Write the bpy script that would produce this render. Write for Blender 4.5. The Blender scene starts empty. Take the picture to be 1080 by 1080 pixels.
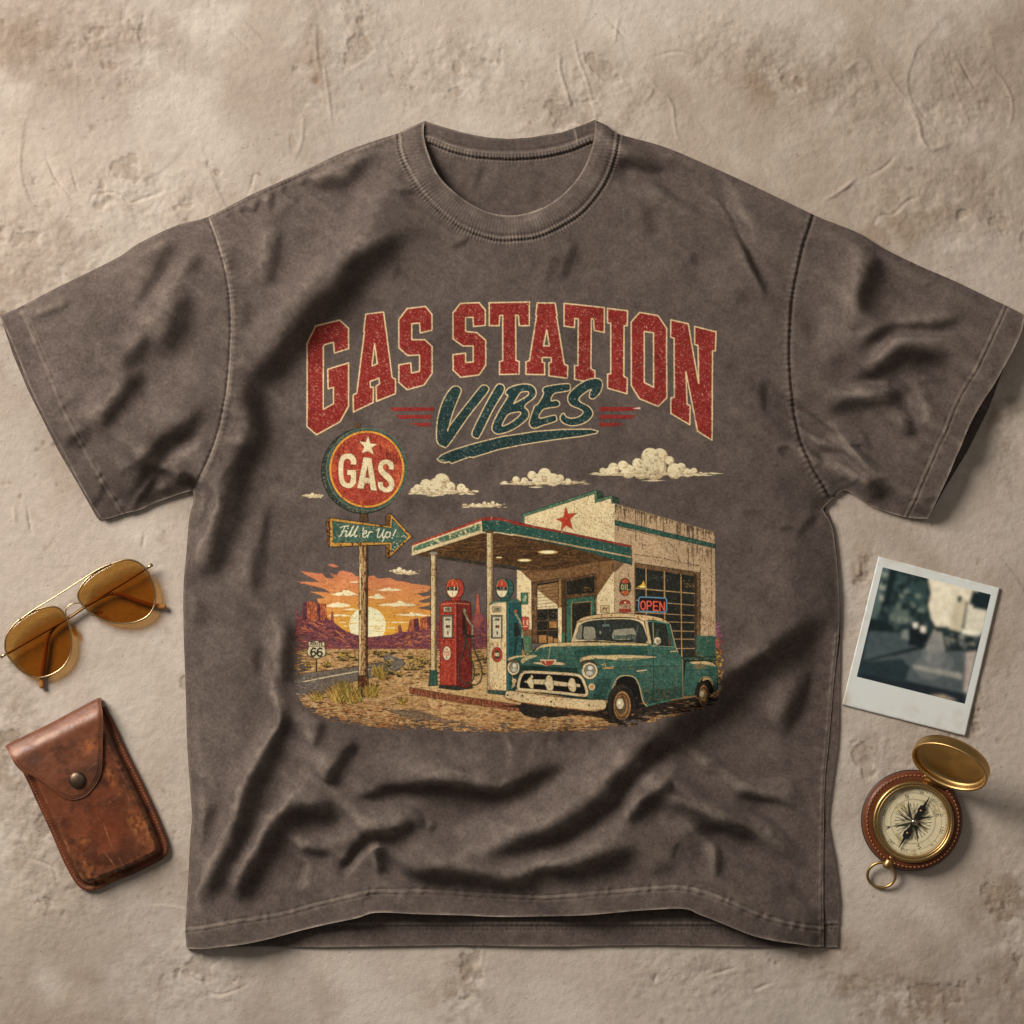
import bpy, math, random
import numpy as np

# ---------------------------------------------------------------- camera, world, lamps, exposure
S = 0.0008                                   # metres per picture unit (the frame is 1080 units wide)
scene = bpy.context.scene
COL = scene.collection

cam_d = bpy.data.cameras.new('camera')
cam = bpy.data.objects.new('camera', cam_d)
COL.objects.link(cam)
cam.location = (0, 0, 3.0)
cam_d.sensor_fit = 'HORIZONTAL'
cam_d.angle = 2 * math.atan(540 * S / 3.0)
cam_d.clip_start = 0.05
cam_d.clip_end = 60
scene.camera = cam

world = bpy.data.worlds.new('World')
scene.world = world
world.use_nodes = True
bg = world.node_tree.nodes['Background']
bg.inputs[0].default_value = (1.0, 0.95, 0.90, 1)
bg.inputs[1].default_value = 0.115

def area_lamp(name, direction, dist, size, power, color):
    d = bpy.data.lights.new(name, 'AREA')
    d.shape = 'DISK'
    d.size = size
    d.energy = power
    d.color = color
    o = bpy.data.objects.new(name, d)
    COL.objects.link(o)
    v = np.array(direction, float)
    v /= np.linalg.norm(v)
    o.location = tuple(v * dist)
    import mathutils
    o.rotation_euler = mathutils.Vector(tuple(v)).to_track_quat('Z', 'Y').to_euler()
    return o

area_lamp('key_lamp', (-0.80, 0.60, 0.67), 2.8, 1.35, 122, (1.0, 0.965, 0.92))
area_lamp('fill_lamp', (0.5, 0.3, 1.0), 3.0, 1.6, 5, (1.0, 0.96, 0.92))

scene.view_settings.view_transform = 'Standard'
scene.view_settings.look = 'None'
scene.view_settings.exposure = 0
scene.view_settings.gamma = 1
scene.view_settings.use_curve_mapping = False

# ---------------------------------------------------------------- numeric helpers
def lin(c):
    c = np.asarray(c, float) / 255.0
    return np.where(c <= 0.04045, c / 12.92, ((c + 0.055) / 1.055) ** 2.4)

def blur(a, sig):
    r = max(1, int(3 * sig))
    k = np.exp(-0.5 * (np.arange(-r, r + 1) / sig) ** 2)
    k /= k.sum()
    for ax in (0, 1):
        pad = [(0, 0)] * a.ndim
        pad[ax] = (r, r)
        p = np.pad(a, pad, mode='edge')
        out = np.zeros_like(a)
        n = a.shape[ax]
        for i, w in enumerate(k):
            out += w * (p[i:i + n] if ax == 0 else p[:, i:i + n])
        a = out
    return a

def vnoise(X, Y, cx, cy, seed):
    rs = np.random.RandomState(seed)
    g = rs.rand(256, 256)
    u = X / cx + 37.3
    v = Y / cy + 11.7
    i = np.floor(u).astype(int)
    j = np.floor(v).astype(int)
    fu = u - i
    fv = v - j
    fu = fu * fu * fu * (fu * (fu * 6 - 15) + 10)
    fv = fv * fv * fv * (fv * (fv * 6 - 15) + 10)
    i0 = i & 255; i1 = (i + 1) & 255; j0 = j & 255; j1 = (j + 1) & 255
    return (g[j0, i0] * (1 - fu) + g[j0, i1] * fu) * (1 - fv) + (g[j1, i0] * (1 - fu) + g[j1, i1] * fu) * fv

def fbm(X, Y, cell, seed, octs=4, gain=0.5, asp=1.0):
    s = 0; a = 1.0; t = 0
    for k in range(octs):
        # each octave is turned a little so that no lattice shows
        c, n = math.cos(0.6 * k + 0.3), math.sin(0.6 * k + 0.3)
        if asp != 1.0: c, n = 1, 0
        s = s + a * vnoise(X * c - Y * n, X * n + Y * c, cell * asp, cell, seed + k * 17)
        t += a; a *= gain; cell *= 0.5
    return (s / t - 0.5) * 2

def sstep(a, b, x):
    t = np.clip((x - a) / (b - a), 0, 1)
    return t * t * (3 - 2 * t)

def spline(pts, n=8, closed=False):
    P = np.array(pts, float)
    N = len(P)
    if N < 3: return P
    out = []
    for i in range(N if closed else N - 1):
        if closed:
            p0, p1, p2, p3 = P[(i - 1) % N], P[i], P[(i + 1) % N], P[(i + 2) % N]
        else:
            p1, p2 = P[i], P[i + 1]
            p0 = P[i - 1] if i > 0 else 2 * p1 - p2
            p3 = P[i + 2] if i + 2 < N else 2 * p2 - p1
        for k in range(n):
            t = k / n
            out.append(0.5 * ((2 * p1) + (-p0 + p2) * t + (2 * p0 - 5 * p1 + 4 * p2 - p3) * t * t + (-p0 + 3 * p1 - 3 * p2 + p3) * t ** 3))
    if not closed: out.append(P[-1])
    return np.array(out)

def fill_rings(rings, w, h):
    """even-odd fill; pixel (c, r) is sampled at (c+.5, r+.5)"""
    cnt = np.zeros((h, w + 1), np.int32)
    for R in rings:
        R = np.asarray(R, float)
        for (xa, ya), (xb, yb) in zip(R, np.roll(R, -1, 0)):
            if ya == yb: continue
            if ya > yb: xa, ya, xb, yb = xb, yb, xa, ya
            r0 = max(0, int(math.ceil(ya - 0.5))); r1 = min(h, int(math.ceil(yb - 0.5)))
            if r1 <= r0: continue
            rows = np.arange(r0, r1)
            xs = xa + (rows + 0.5 - ya) * (xb - xa) / (yb - ya)
            c = np.clip(np.ceil(xs - 0.5).astype(int), 0, w)
            np.add.at(cnt, (rows, c), 1)
    return (np.cumsum(cnt, 1)[:, :w] & 1).astype(bool)

def dist_poly(pts, X, Y):
    """distance to a polyline, signed side, arc parameter 0..1 and arc length at the nearest point"""
    P = np.asarray(pts, float)
    seg = np.hypot(*(P[1:] - P[:-1]).T)
    cum = np.concatenate([[0], np.cumsum(seg)])
    tot = max(cum[-1], 1e-6)
    best = np.full(X.shape, 1e9); side = np.zeros(X.shape); arc = np.zeros(X.shape)
    for i in range(len(P) - 1):
        if seg[i] < 1e-9: continue
        tx, ty = (P[i + 1] - P[i]) / seg[i]
        dx = X - P[i, 0]; dy = Y - P[i, 1]
        t = np.clip(dx * tx + dy * ty, 0, seg[i])
        d = np.hypot(dx - t * tx, dy - t * ty)
        s = -dx * ty + dy * tx
        m = d < best
        best[m] = d[m]; side[m] = s[m]; arc[m] = cum[i] + t[m]
    return best, np.sign(side) * best, arc / tot, arc

# ---------------------------------------------------------------- mesh helpers (picture units in, metres out)
def mesh_obj(name, V, F4=None, mat=None, parent=None, root=None, cols=None, smooth=True, F3=None, Fn=None):
    V = np.asarray(V, float)
    W = np.empty_like(V)
    W[:, 0] = (V[:, 0] - 540) * S
    W[:, 1] = (540 - V[:, 1]) * S
    W[:, 2] = V[:, 2] * S
    if root is not None:
        W -= np.array(root.location)
    me = bpy.data.meshes.new(name)
    if Fn is not None:
        me.from_pydata([tuple(p) for p in W], [], [tuple(f) for f in Fn])
    else:
        lists = []
        starts = []
        off = 0
        for F, k in ((F4, 4), (F3, 3)):
            if F is None or len(F) == 0: continue
            F = np.asarray(F, np.int32)
            lists.append(F.ravel())
            starts.append(off + np.arange(len(F)) * k)
            off += F.size
        li = np.concatenate(lists); st = np.concatenate(starts)
        me.vertices.add(len(W)); me.vertices.foreach_set('co', W.astype(np.float32).ravel())
        me.loops.add(len(li)); me.loops.foreach_set('vertex_index', li.astype(np.int32))
        me.polygons.add(len(st)); me.polygons.foreach_set('loop_start', st.astype(np.int32))
        me.update(calc_edges=True)
    if smooth:
        me.polygons.foreach_set('use_smooth', np.ones(len(me.polygons), bool))
    if cols is not None:
        at = me.attributes.new('Col', 'FLOAT_COLOR', 'POINT')
        c = np.ones((len(W), 4), np.float32)
        c[:, :cols.shape[1]] = cols
        at.data.foreach_set('color', c.ravel())
    me.update()
    o = bpy.data.objects.new(name, me)
    COL.objects.link(o)
    if mat: me.materials.append(mat)
    if parent is not None: o.parent = parent
    return o

def thing(name, label, cat, x, y, z=0):
    o = bpy.data.objects.new(name, None)
    COL.objects.link(o)
    o.location = ((x - 540) * S, (540 - y) * S, z * S)
    o.empty_display_size = 0.02
    o['label'] = label
    o['category'] = cat
    return o

def tube(name, pts, r, mat, parent, root, n=10, closed=False, cap=True):
    P = np.array(pts, float)
    N = len(P)
    rr = np.broadcast_to(np.asarray(r, float), (N,))
    T = np.roll(P, -1, 0) - np.roll(P, 1, 0) if closed else np.gradient(P, axis=0)
    T /= np.linalg.norm(T, axis=1)[:, None]
    ref = np.array([0, 0, 1.0])
    V = []
    for i in range(N):
        a = np.cross(T[i], ref)
        if np.linalg.norm(a) < 1e-3: a = np.cross(T[i], [1, 0, 0])
        a /= np.linalg.norm(a)
        b = np.cross(a, T[i])
        for k in range(n):
            t = 2 * math.pi * k / n
            V.append(P[i] + rr[i] * (a * math.cos(t) + b * math.sin(t)))
    F = []
    for i in range(N if closed else N - 1):
        j = (i + 1) % N
        for k in range(n):
            l = (k + 1) % n
            F.append((i * n + k, i * n + l, j * n + l, j * n + k))
    F3 = []
    if cap and not closed:
        for e in (0, N - 1):
            V.append(P[e]); c = len(V) - 1
            for k in range(n):
                F3.append((e * n + k, e * n + (k + 1) % n, c) if e else (e * n + (k + 1) % n, e * n + k, c))
    return mesh_obj(name, V, F, mat, parent, root, F3=F3)

def lathe_geo(prof, n=72, M=None, c=(0, 0, 0)):
    prof = np.array(prof, float)
    a = np.arange(n) * 2 * math.pi / n
    V = np.stack([prof[:, None, 0] * np.cos(a)[None], prof[:, None, 0] * np.sin(a)[None], np.repeat(prof[:, 1:2], n, 1)], -1).reshape(-1, 3)
    if M is not None: V = V @ np.asarray(M).T
    V = V + np.array(c, float)
    F = []
    for i in range(len(prof) - 1):
        for k in range(n):
            l = (k + 1) % n
            F.append((i * n + k, i * n + l, (i + 1) * n + l, (i + 1) * n + k))
    return V, F

def lathe(name, prof, c, mat, parent, root, n=72, M=None):
    V, F = lathe_geo(prof, n, M, c)
    return mesh_obj(name, V, F, mat, parent, root)

def slab(name, ring, z0, z1, mat, parent, root, bevel=0.4):
    """flat piece with a given outline, a small chamfer and real thickness"""
    R = np.array(ring, float)
    c = R.mean(0)
    nrm = R - c
    q = R - nrm / np.linalg.norm(nrm, axis=1)[:, None] * bevel
    n = len(R)
    V = [(x, y, z0) for x, y in R] + [(x, y, z1 - bevel) for x, y in R] + [(x, y, z1) for x, y in q]
    F = []
    for k in range(n):
        l = (k + 1) % n
        F.append((k, l, n + l, n + k)); F.append((n + k, n + l, 2 * n + l, 2 * n + k))
    F.append(tuple(range(2 * n, 3 * n))); F.append(tuple(reversed(range(n))))
    return mesh_obj(name, V, None, mat, parent, root, smooth=False, Fn=F)

# ---------------------------------------------------------------- materials
class NT:
    def __init__(s, name):
        s.m = bpy.data.materials.new(name); s.m.use_nodes = True
        s.t = s.m.node_tree; s.n = s.t.nodes; s.b = s.n['Principled BSDF']
        s.out = s.n['Material Output']
    def new(s, typ, **kw):
        o = s.n.new(typ)
        for k, v in kw.items(): setattr(o, k, v)
        return o
    def link(s, a, b): s.t.links.new(a, b)
    def setv(s, sock, v):
        if hasattr(v, 'is_output'): s.link(v, sock)
        else: sock.default_value = v
    def coords(s):
        return s.new('ShaderNodeTexCoord').outputs['Object']
    def noise(s, scale, detail=4, rough=0.55, vec=None, dist=0):
        o = s.new('ShaderNodeTexNoise')
        o.inputs['Scale'].default_value = scale; o.inputs['Detail'].default_value = detail
        o.inputs['Roughness'].default_value = rough; o.inputs['Distortion'].default_value = dist
        s.link(vec if vec is not None else s.coords(), o.inputs['Vector'])
        return o.outputs['Fac']
    def math(s, op, a, b=0.0, c=0.0):
        o = s.new('ShaderNodeMath', operation=op)
        s.setv(o.inputs[0], a); s.setv(o.inputs[1], b); s.setv(o.inputs[2], c)
        return o.outputs[0]
    def ramp(s, fac, stops):
        o = s.new('ShaderNodeValToRGB')
        e = o.color_ramp.elements
        while len(e) < len(stops): e.new(0.5)
        for el, (p, c) in zip(e, stops):
            el.position = p
            el.color = c if len(c) == 4 else (*c, 1)
        s.link(fac, o.inputs[0])
        return o.outputs[0]
    def mix(s, fac, a, b, mode='MIX'):
        o = s.new('ShaderNodeMix', data_type='RGBA', blend_type=mode)
        s.setv(o.inputs[0], fac)
        for k, v in ((6, a), (7, b)):
            if hasattr(v, 'is_output'): s.link(v, o.inputs[k])
            else: o.inputs[k].default_value = v if len(v) == 4 else (*v, 1)
        return o.outputs[2]
    def attr(s, name='Col'):
        return s.new('ShaderNodeAttribute', attribute_name=name)
    def bump(s, h, strength, dist, prev=None):
        o = s.new('ShaderNodeBump')
        o.inputs['Strength'].default_value = strength; o.inputs['Distance'].default_value = dist
        s.link(h, o.inputs['Height'])
        if prev is not None: s.link(prev, o.inputs['Normal'])
        return o.outputs[0]
    def put(s, **kw):
        for k, v in kw.items():
            key = {'color': 'Base Color', 'rough': 'Roughness', 'metal': 'Metallic', 'normal': 'Normal', 'spec': 'Specular IOR Level', 'coat': 'Coat Weight', 'sheen': 'Sheen Weight', 'coat_rough': 'Coat Roughness'}[k]
            i = s.b.inputs[key]
            if hasattr(v, 'is_output'): s.link(v, i)
            elif isinstance(v, (tuple, list, np.ndarray)): i.default_value = (*[float(x) for x in v[:3]], 1)
            else: i.default_value = v
        return s.m
# ---------------------------------------------------------------- a small painter for flat printed artwork
class Canvas:
    def __init__(s, x0, y0, x1, y1, ss, seed=5):
        s.x0, s.y0, s.ss = x0, y0, ss
        s.w = int((x1 - x0) * ss); s.h = int((y1 - y0) * ss)
        s.rgb = np.zeros((s.h, s.w, 3), np.float32); s.a = np.zeros((s.h, s.w), np.float32)
        X, Y = np.meshgrid(np.arange(s.w) / ss, np.arange(s.h) / ss)
        s.X, s.Y = X + x0, Y + y0
        s.N = {}
        for k, (cx, cy, o) in {'f': (0.9, 0.9, 2), 'm': (2.4, 2.4, 3), 'l': (9, 9, 4), 'h': (6, 0.9, 2), 'v': (0.9, 5, 2), 's': (0.7, 0.7, 1)}.items():
            n = fbm(X, Y, cy, seed + len(s.N) * 31, o, 0.6, cx / cy if cx != cy else 1.0)
            s.N[k] = ((n - n.mean()) / n.std()).astype(np.float32)
        s.tile(0, 0, 1)
    def tile(s, ox, oy, k): s.t = (ox, oy, k); return s
    def P(s, pts):
        ox, oy, k = s.t
        return (np.asarray(pts, float) / k + np.array([ox - s.x0, oy - s.y0])) * s.ss
    def box(s, lo, hi):
        c0 = max(0, int(lo[0])); r0 = max(0, int(lo[1])); c1 = min(s.w, int(hi[0]) + 2); r1 = min(s.h, int(hi[1]) + 2)
        return (slice(r0, max(r0, r1)), slice(c0, max(c0, c1)))
    def paint(s, sl, m, color, alpha=1.0):
        if m.size == 0: return
        if callable(color): c = color(s, sl)
        else: c = np.broadcast_to(np.asarray(color, np.float32), m.shape + (3,))
        a = (m * alpha).astype(np.float32)
        s.rgb[sl] = s.rgb[sl] * (1 - a[..., None]) + c * a[..., None]
        s.a[sl] = np.maximum(s.a[sl], a)
    def pmask(s, rings):
        rings = [s.P(r) for r in rings]
        al = np.concatenate(rings)
        sl = s.box(al.min(0), al.max(0))
        off = np.array([sl[1].start, sl[0].start])
        m = fill_rings([r - off for r in rings], sl[1].stop - sl[1].start, sl[0].stop - sl[0].start)
        return sl, m
    def poly(s, pts, color, *holes, a=1.0, smooth=False, line=None, lw=0.5, rough=0):
        rings = [pts, *holes]
        if smooth: rings = [spline(r, 6, True) for r in rings]
        sl, m = s.pmask(rings)
        if rough:
            m = m & (s.N['h'][sl] > -rough)
        s.paint(sl, m, color, a)
        if line is not None:
            for r in rings: s.line(np.vstack([r, r[:1]]), lw, line)
    def line(s, pts, w, color, a=1.0, smooth=False, rough=0.0):
        if smooth: pts = spline(pts, 6)
        P = s.P(pts)
        r = np.broadcast_to(np.asarray(w, float), (len(P),)) * s.ss / 2
        rm = r.max() + 1
        sl = s.box(P.min(0) - rm, P.max(0) + rm)
        if sl[0].stop <= sl[0].start or sl[1].stop <= sl[1].start: return
        yy, xx = np.mgrid[sl[0], sl[1]]
        xx = xx + 0.5; yy = yy + 0.5
        m = np.zeros(xx.shape, np.float32)
        for i in range(len(P) - 1):
            a0, b0 = P[i], P[i + 1]
            R = max(r[i], r[i + 1]) + 1
            lo = np.minimum(a0, b0) - R; hi = np.maximum(a0, b0) + R
            c0 = max(0, int(lo[0]) - sl[1].start); c1 = max(0, int(hi[0]) + 2 - sl[1].start)
            q0 = max(0, int(lo[1]) - sl[0].start); q1 = max(0, int(hi[1]) + 2 - sl[0].start)
            X = xx[q0:q1, c0:c1]; Y = yy[q0:q1, c0:c1]
            if X.size == 0: continue
            d = b0 - a0; L = max(d @ d, 1e-9)
            t = np.clip(((X - a0[0]) * d[0] + (Y - a0[1]) * d[1]) / L, 0, 1)
            dist = np.hypot(X - a0[0] - t * d[0], Y - a0[1] - t * d[1])
            rad = r[i] + t * (r[i + 1] - r[i])
            if rough: rad = rad + rough * s.ss * s.N['f'][sl][q0:q1, c0:c1]
            m[q0:q1, c0:c1] = np.maximum(m[q0:q1, c0:c1], np.clip(rad - dist + 0.5, 0, 1))
        s.paint(sl, m, color, a)
    def ell(s, cx, cy, rx, ry, color, a=1.0, rot=0, line=None, lw=0.4):
        t = np.linspace(0, 2 * math.pi, 48, endpoint=False)
        c, n = math.cos(rot), math.sin(rot)
        pts = np.stack([cx + rx * np.cos(t) * c - ry * np.sin(t) * n, cy + rx * np.cos(t) * n + ry * np.sin(t) * c], 1)
        s.poly(pts, color, a=a, line=line, lw=lw)
    def rect(s, x0, y0, x1, y1, color, **k): s.poly([(x0, y0), (x1, y0), (x1, y1), (x0, y1)], color, **k)
    def reduce(s, f):
        h, w = s.h // f * f, s.w // f * f
        a = s.a[:h, :w].reshape(h // f, f, w // f, f)
        c = lin(s.rgb[:h, :w]).reshape(h // f, f, w // f, f, 3) * a[..., None]
        A = a.mean((1, 3))
        C = c.mean((1, 3)) / np.maximum(A, 1e-4)[..., None]
        return C, A

def tx(base, v=9, *ov):
    """colour with grain; ov = (noise, threshold, colour[, softness])"""
    base = np.asarray(base, np.float32)
    def f(cv, sl):
        c = base + (v * (0.6 * cv.N['f'][sl] + 0.6 * cv.N['m'][sl]))[..., None]
        for o in ov:
            soft = o[3] if len(o) > 3 else 0.35
            k = np.clip((cv.N[o[0]][sl] - o[1]) / soft, 0, 1)[..., None]
            c = c * (1 - k) + np.asarray(o[2], np.float32) * k
        return np.clip(c, 3, 252)
    return f

GLYPH = {
 'A': [[(0, 1), (.5, 0), (1, 1)], [(.2, .65), (.8, .65)]], 'E': [[(1, 0), (0, 0), (0, 1), (1, 1)], [(0, .5), (.8, .5)]],
 'G': [[(1, .15), (.6, 0), (.2, .08), (0, .5), (.2, .92), (.6, 1), (1, .8), (1, .55), (.6, .55)]], 'I': [[(.5, 0), (.5, 1)]],
 'L': [[(0, 0), (0, 1), (1, 1)]], 'M': [[(0, 1), (0, 0), (.5, .6), (1, 0), (1, 1)]], 'N': [[(0, 1), (0, 0), (1, 1), (1, 0)]],
 'O': [[(.5, 0), (.9, .15), (1, .5), (.9, .85), (.5, 1), (.1, .85), (0, .5), (.1, .15), (.5, 0)]],
 'P': [[(0, 1), (0, 0), (.7, 0), (1, .25), (.7, .52), (0, .52)]], 'R': [[(0, 1), (0, 0), (.7, 0), (1, .25), (.7, .5), (0, .5)], [(.5, .5), (1, 1)]],
 'S': [[(1, .12), (.5, 0), (.05, .2), (.3, .45), (.8, .58), (.95, .8), (.5, 1), (0, .88)]], 'T': [[(0, 0), (1, 0)], [(.5, 0), (.5, 1)]],
 'U': [[(0, 0), (0, .75), (.3, 1), (.7, 1), (1, .75), (1, 0)]], 'W': [[(0, 0), (.25, 1), (.5, .3), (.75, 1), (1, 0)]],
 '0': [[(.5, 0), (1, .3), (1, .7), (.5, 1), (0, .7), (0, .3), (.5, 0)]], '1': [[(.2, .2), (.5, 0), (.5, 1)]], '2': [[(0, .2), (.5, 0), (1, .25), (0, 1), (1, 1)]],
 '3': [[(0, .1), (.6, 0), (1, .25), (.5, .48), (1, .72), (.6, 1), (0, .9)]], '4': [[(.7, 1), (.7, 0), (0, .65), (1, .65)]],
 '6': [[(.9, .1), (.5, 0), (.1, .25), (0, .65), (.25, .97), (.7, .97), (1, .72), (.75, .46), (.3, .46), (.02, .65)]],
 '8': [[(.5, .46), (.1, .25), (.5, 0), (.9, .25), (.5, .46), (0, .75), (.5, 1), (1, .75), (.5, .46)]],
}
def text(cv, s, x, y, ux, uy, w, color, gap=0.35, a=1.0):
    """stroke lettering; ux = one cell along the line, uy = one cell down"""
    ux = np.array(ux, float); uy = np.array(uy, float); o = np.array([x, y], float)
    for ch in s:
        for st in GLYPH.get(ch, []):
            cv.line([tuple(o + p[0] * ux + p[1] * uy) for p in st], w, color, a)
        o = o + ux * (1 + gap) if ch != 'I' else o + ux * (1 + gap)
# ---------------------------------------------------------------- materials of the place
def mat_plaster():
    t = NT('plaster')
    at = t.attr(); a = at.outputs['Color']
    n1 = t.noise(900, 3, 0.6); n2 = t.noise(160, 5, 0.6); n3 = t.noise(38, 4, 0.55)
    v = t.math('ADD', t.math('MULTIPLY', n1, 0.22), t.math('ADD', t.math('MULTIPLY', n2, 0.26), t.math('MULTIPLY', n3, 0.14)))
    v = t.math('ADD', v, 0.69)
    c = t.mix(1.0, a, v, 'MULTIPLY')
    n4 = t.noise(420, 6, 0.7)
    c = t.mix(t.math('MULTIPLY', t.math('GREATER_THAN', t.noise(230, 2, 0.5), 0.735), 0.45), c, (*lin((104, 86, 68)),))
    b = t.bump(n1, 0.3, 0.0004)
    mp = t.new('ShaderNodeMapping'); t.link(t.coords(), mp.inputs[0]); mp.inputs['Rotation'].default_value = (0, 0, 0.7); mp.inputs['Scale'].default_value = (1, 2.6, 1)
    n5 = t.noise(240, 5, 0.65, mp.outputs[0], 1.2)
    rid = t.math('ABSOLUTE', t.math('SUBTRACT', n5, 0.5))
    hgt = t.math('ADD', t.math('MULTIPLY', n4, 0.35), t.math('MULTIPLY', t.math('MULTIPLY', rid, 4.0), t.math('ADD', t.math('MULTIPLY', at.outputs['Alpha'], 0.5), 0.14)))
    b = t.bump(hgt, 0.6, 0.0009, b)
    b = t.bump(n2, 0.5, 0.0015, b)
    return t.put(color=c, rough=0.88, normal=b, spec=0.25)

def mat_cloth():
    t = NT('washed_cotton')
    at = t.attr()
    sep = t.new('ShaderNodeSeparateColor'); t.link(at.outputs['Color'], sep.inputs[0])
    tone, wear_highlight = sep.outputs[0], sep.outputs[1]
    co = t.coords()
    n1 = t.noise(1500, 2, 0.6, co); n2 = t.noise(420, 4, 0.65, co); n3 = t.noise(55, 4, 0.6, co)
    k = t.math('ADD', t.math('MULTIPLY', n1, 0.5), t.math('ADD', t.math('MULTIPLY', n2, 1.15), t.math('MULTIPLY', n3, 0.5)))
    k = t.math('MULTIPLY', t.math('ADD', k, -0.2), t.math('ADD', tone, 0.12))
    base = t.mix(1.0, (*lin((121, 105, 96)),), k, 'MULTIPLY')
    c = t.mix(wear_highlight, base, (*lin((168, 151, 134)),))
    # fine knit
    mp = t.new('ShaderNodeMapping'); t.link(co, mp.inputs[0]); mp.inputs['Scale'].default_value = (1, 0.35, 1)
    kn = t.noise(2600, 1, 0.5, mp.outputs[0])
    b = t.bump(n2, 0.25, 0.0005); b = t.bump(kn, 0.4, 0.0004, b)
    return t.put(color=c, rough=0.93, normal=b, spec=0.12, sheen=0.06)

def mat_print():
    t = NT('screen_print_ink')
    at = t.attr()
    co = t.coords()
    n = t.noise(1500, 2, 0.6, co)
    k = t.math('ADD', t.math('MULTIPLY', n, 0.5), 0.70)
    c = t.mix(1.0, at.outputs['Color'], k, 'MULTIPLY')
    b = t.bump(n, 0.3, 0.0004)
    t.put(color=c, rough=0.85, normal=b, spec=0.15)
    tr = t.new('ShaderNodeBsdfTransparent'); mx = t.new('ShaderNodeMixShader')
    t.link(at.outputs['Alpha'], mx.inputs[0]); t.link(tr.outputs[0], mx.inputs[1]); t.link(t.b.outputs[0], mx.inputs[2])
    t.link(mx.outputs[0], t.out.inputs['Surface'])
    return t.m

def mat_leather(name, use_attr=True, color=(60, 26, 12)):
    t = NT(name)
    co = t.coords()
    n1 = t.noise(900, 3, 0.6, co); n2 = t.noise(120, 5, 0.65, co)
    src = t.attr().outputs['Color'] if use_attr else None
    k = t.math('ADD', t.math('MULTIPLY', n2, 0.7), t.math('ADD', t.math('MULTIPLY', n1, 0.35), 0.48))
    c = t.mix(1.0, src if src is not None else (*lin(color),), k, 'MULTIPLY')
    vo = t.new('ShaderNodeTexVoronoi'); vo.inputs['Scale'].default_value = 900; t.link(co, vo.inputs['Vector'])
    b = t.bump(vo.outputs['Distance'], 0.15, 0.0003); b = t.bump(n2, 0.3, 0.0008, b)
    r = t.math('ADD', t.math('MULTIPLY', n2, 0.45), 0.18)
    return t.put(color=c, rough=r, normal=b, spec=0.3)

def mat_metal(name, color, rough=0.28, scr=0.25):
    t = NT(name)
    co = t.coords()
    n = t.noise(500, 4, 0.65, co); n2 = t.noise(70, 3, 0.5, co)
    c = t.mix(t.math('MULTIPLY', n2, 0.6), (*lin(color),), (*(lin(color) * 0.5),))
    r = t.math('ADD', t.math('MULTIPLY', n, scr), rough - scr * 0.4)
    return t.put(color=c, rough=r, metal=1.0)

def mat_plain(name, color, rough=0.6, var=0.25, scale=300, spec=0.4):
    t = NT(name)
    n = t.noise(scale, 4, 0.6)
    k = t.math('ADD', t.math('MULTIPLY', n, var * 2), 1 - var)
    c = t.mix(1.0, (*lin(color),), k, 'MULTIPLY')
    b = t.bump(n, 0.2, 0.0003)
    return t.put(color=c, rough=rough, normal=b, spec=spec)

def mat_attr(name, rough=0.5, spec=0.4, coat=0.0, gain=0.2):
    t = NT(name)
    n = t.noise(900, 3, 0.6)
    k = t.math('ADD', t.math('MULTIPLY', n, gain * 2), 1 - gain)
    c = t.mix(1.0, t.attr().outputs['Color'], k, 'MULTIPLY')
    return t.put(color=c, rough=rough, spec=spec, coat=coat)

def mat_tint(name, color, gloss=0.06, rough=0.05):
    """thin tinted glass: coloured straight-through light plus a surface reflection"""
    t = NT(name)
    tr = t.new('ShaderNodeBsdfTransparent'); gl = t.new('ShaderNodeBsdfGlossy'); mx = t.new('ShaderNodeMixShader')
    n = t.noise(60, 2)
    c = t.mix(n, (*color,), (*[v * 0.93 for v in color],))
    t.link(c, tr.inputs[0])
    gl.inputs['Roughness'].default_value = rough
    fr = t.new('ShaderNodeLayerWeight'); fr.inputs[0].default_value = 0.5
    f = t.math('MULTIPLY', t.math('ADD', t.math('MULTIPLY', t.math('POWER', fr.outputs['Facing'], 4.0), 8.0), 1.0), gloss)
    t.link(f, mx.inputs[0]); t.link(tr.outputs[0], mx.inputs[1]); t.link(gl.outputs[0], mx.inputs[2])
    t.link(mx.outputs[0], t.out.inputs['Surface'])
    return t.m
# ---------------------------------------------------------------- the printed artwork (lettering and picture), in picture units
CREAM = (226, 196, 148); RED = (136, 42, 35); TEAL = (32, 56, 54)
INK = (38, 32, 24)

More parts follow.
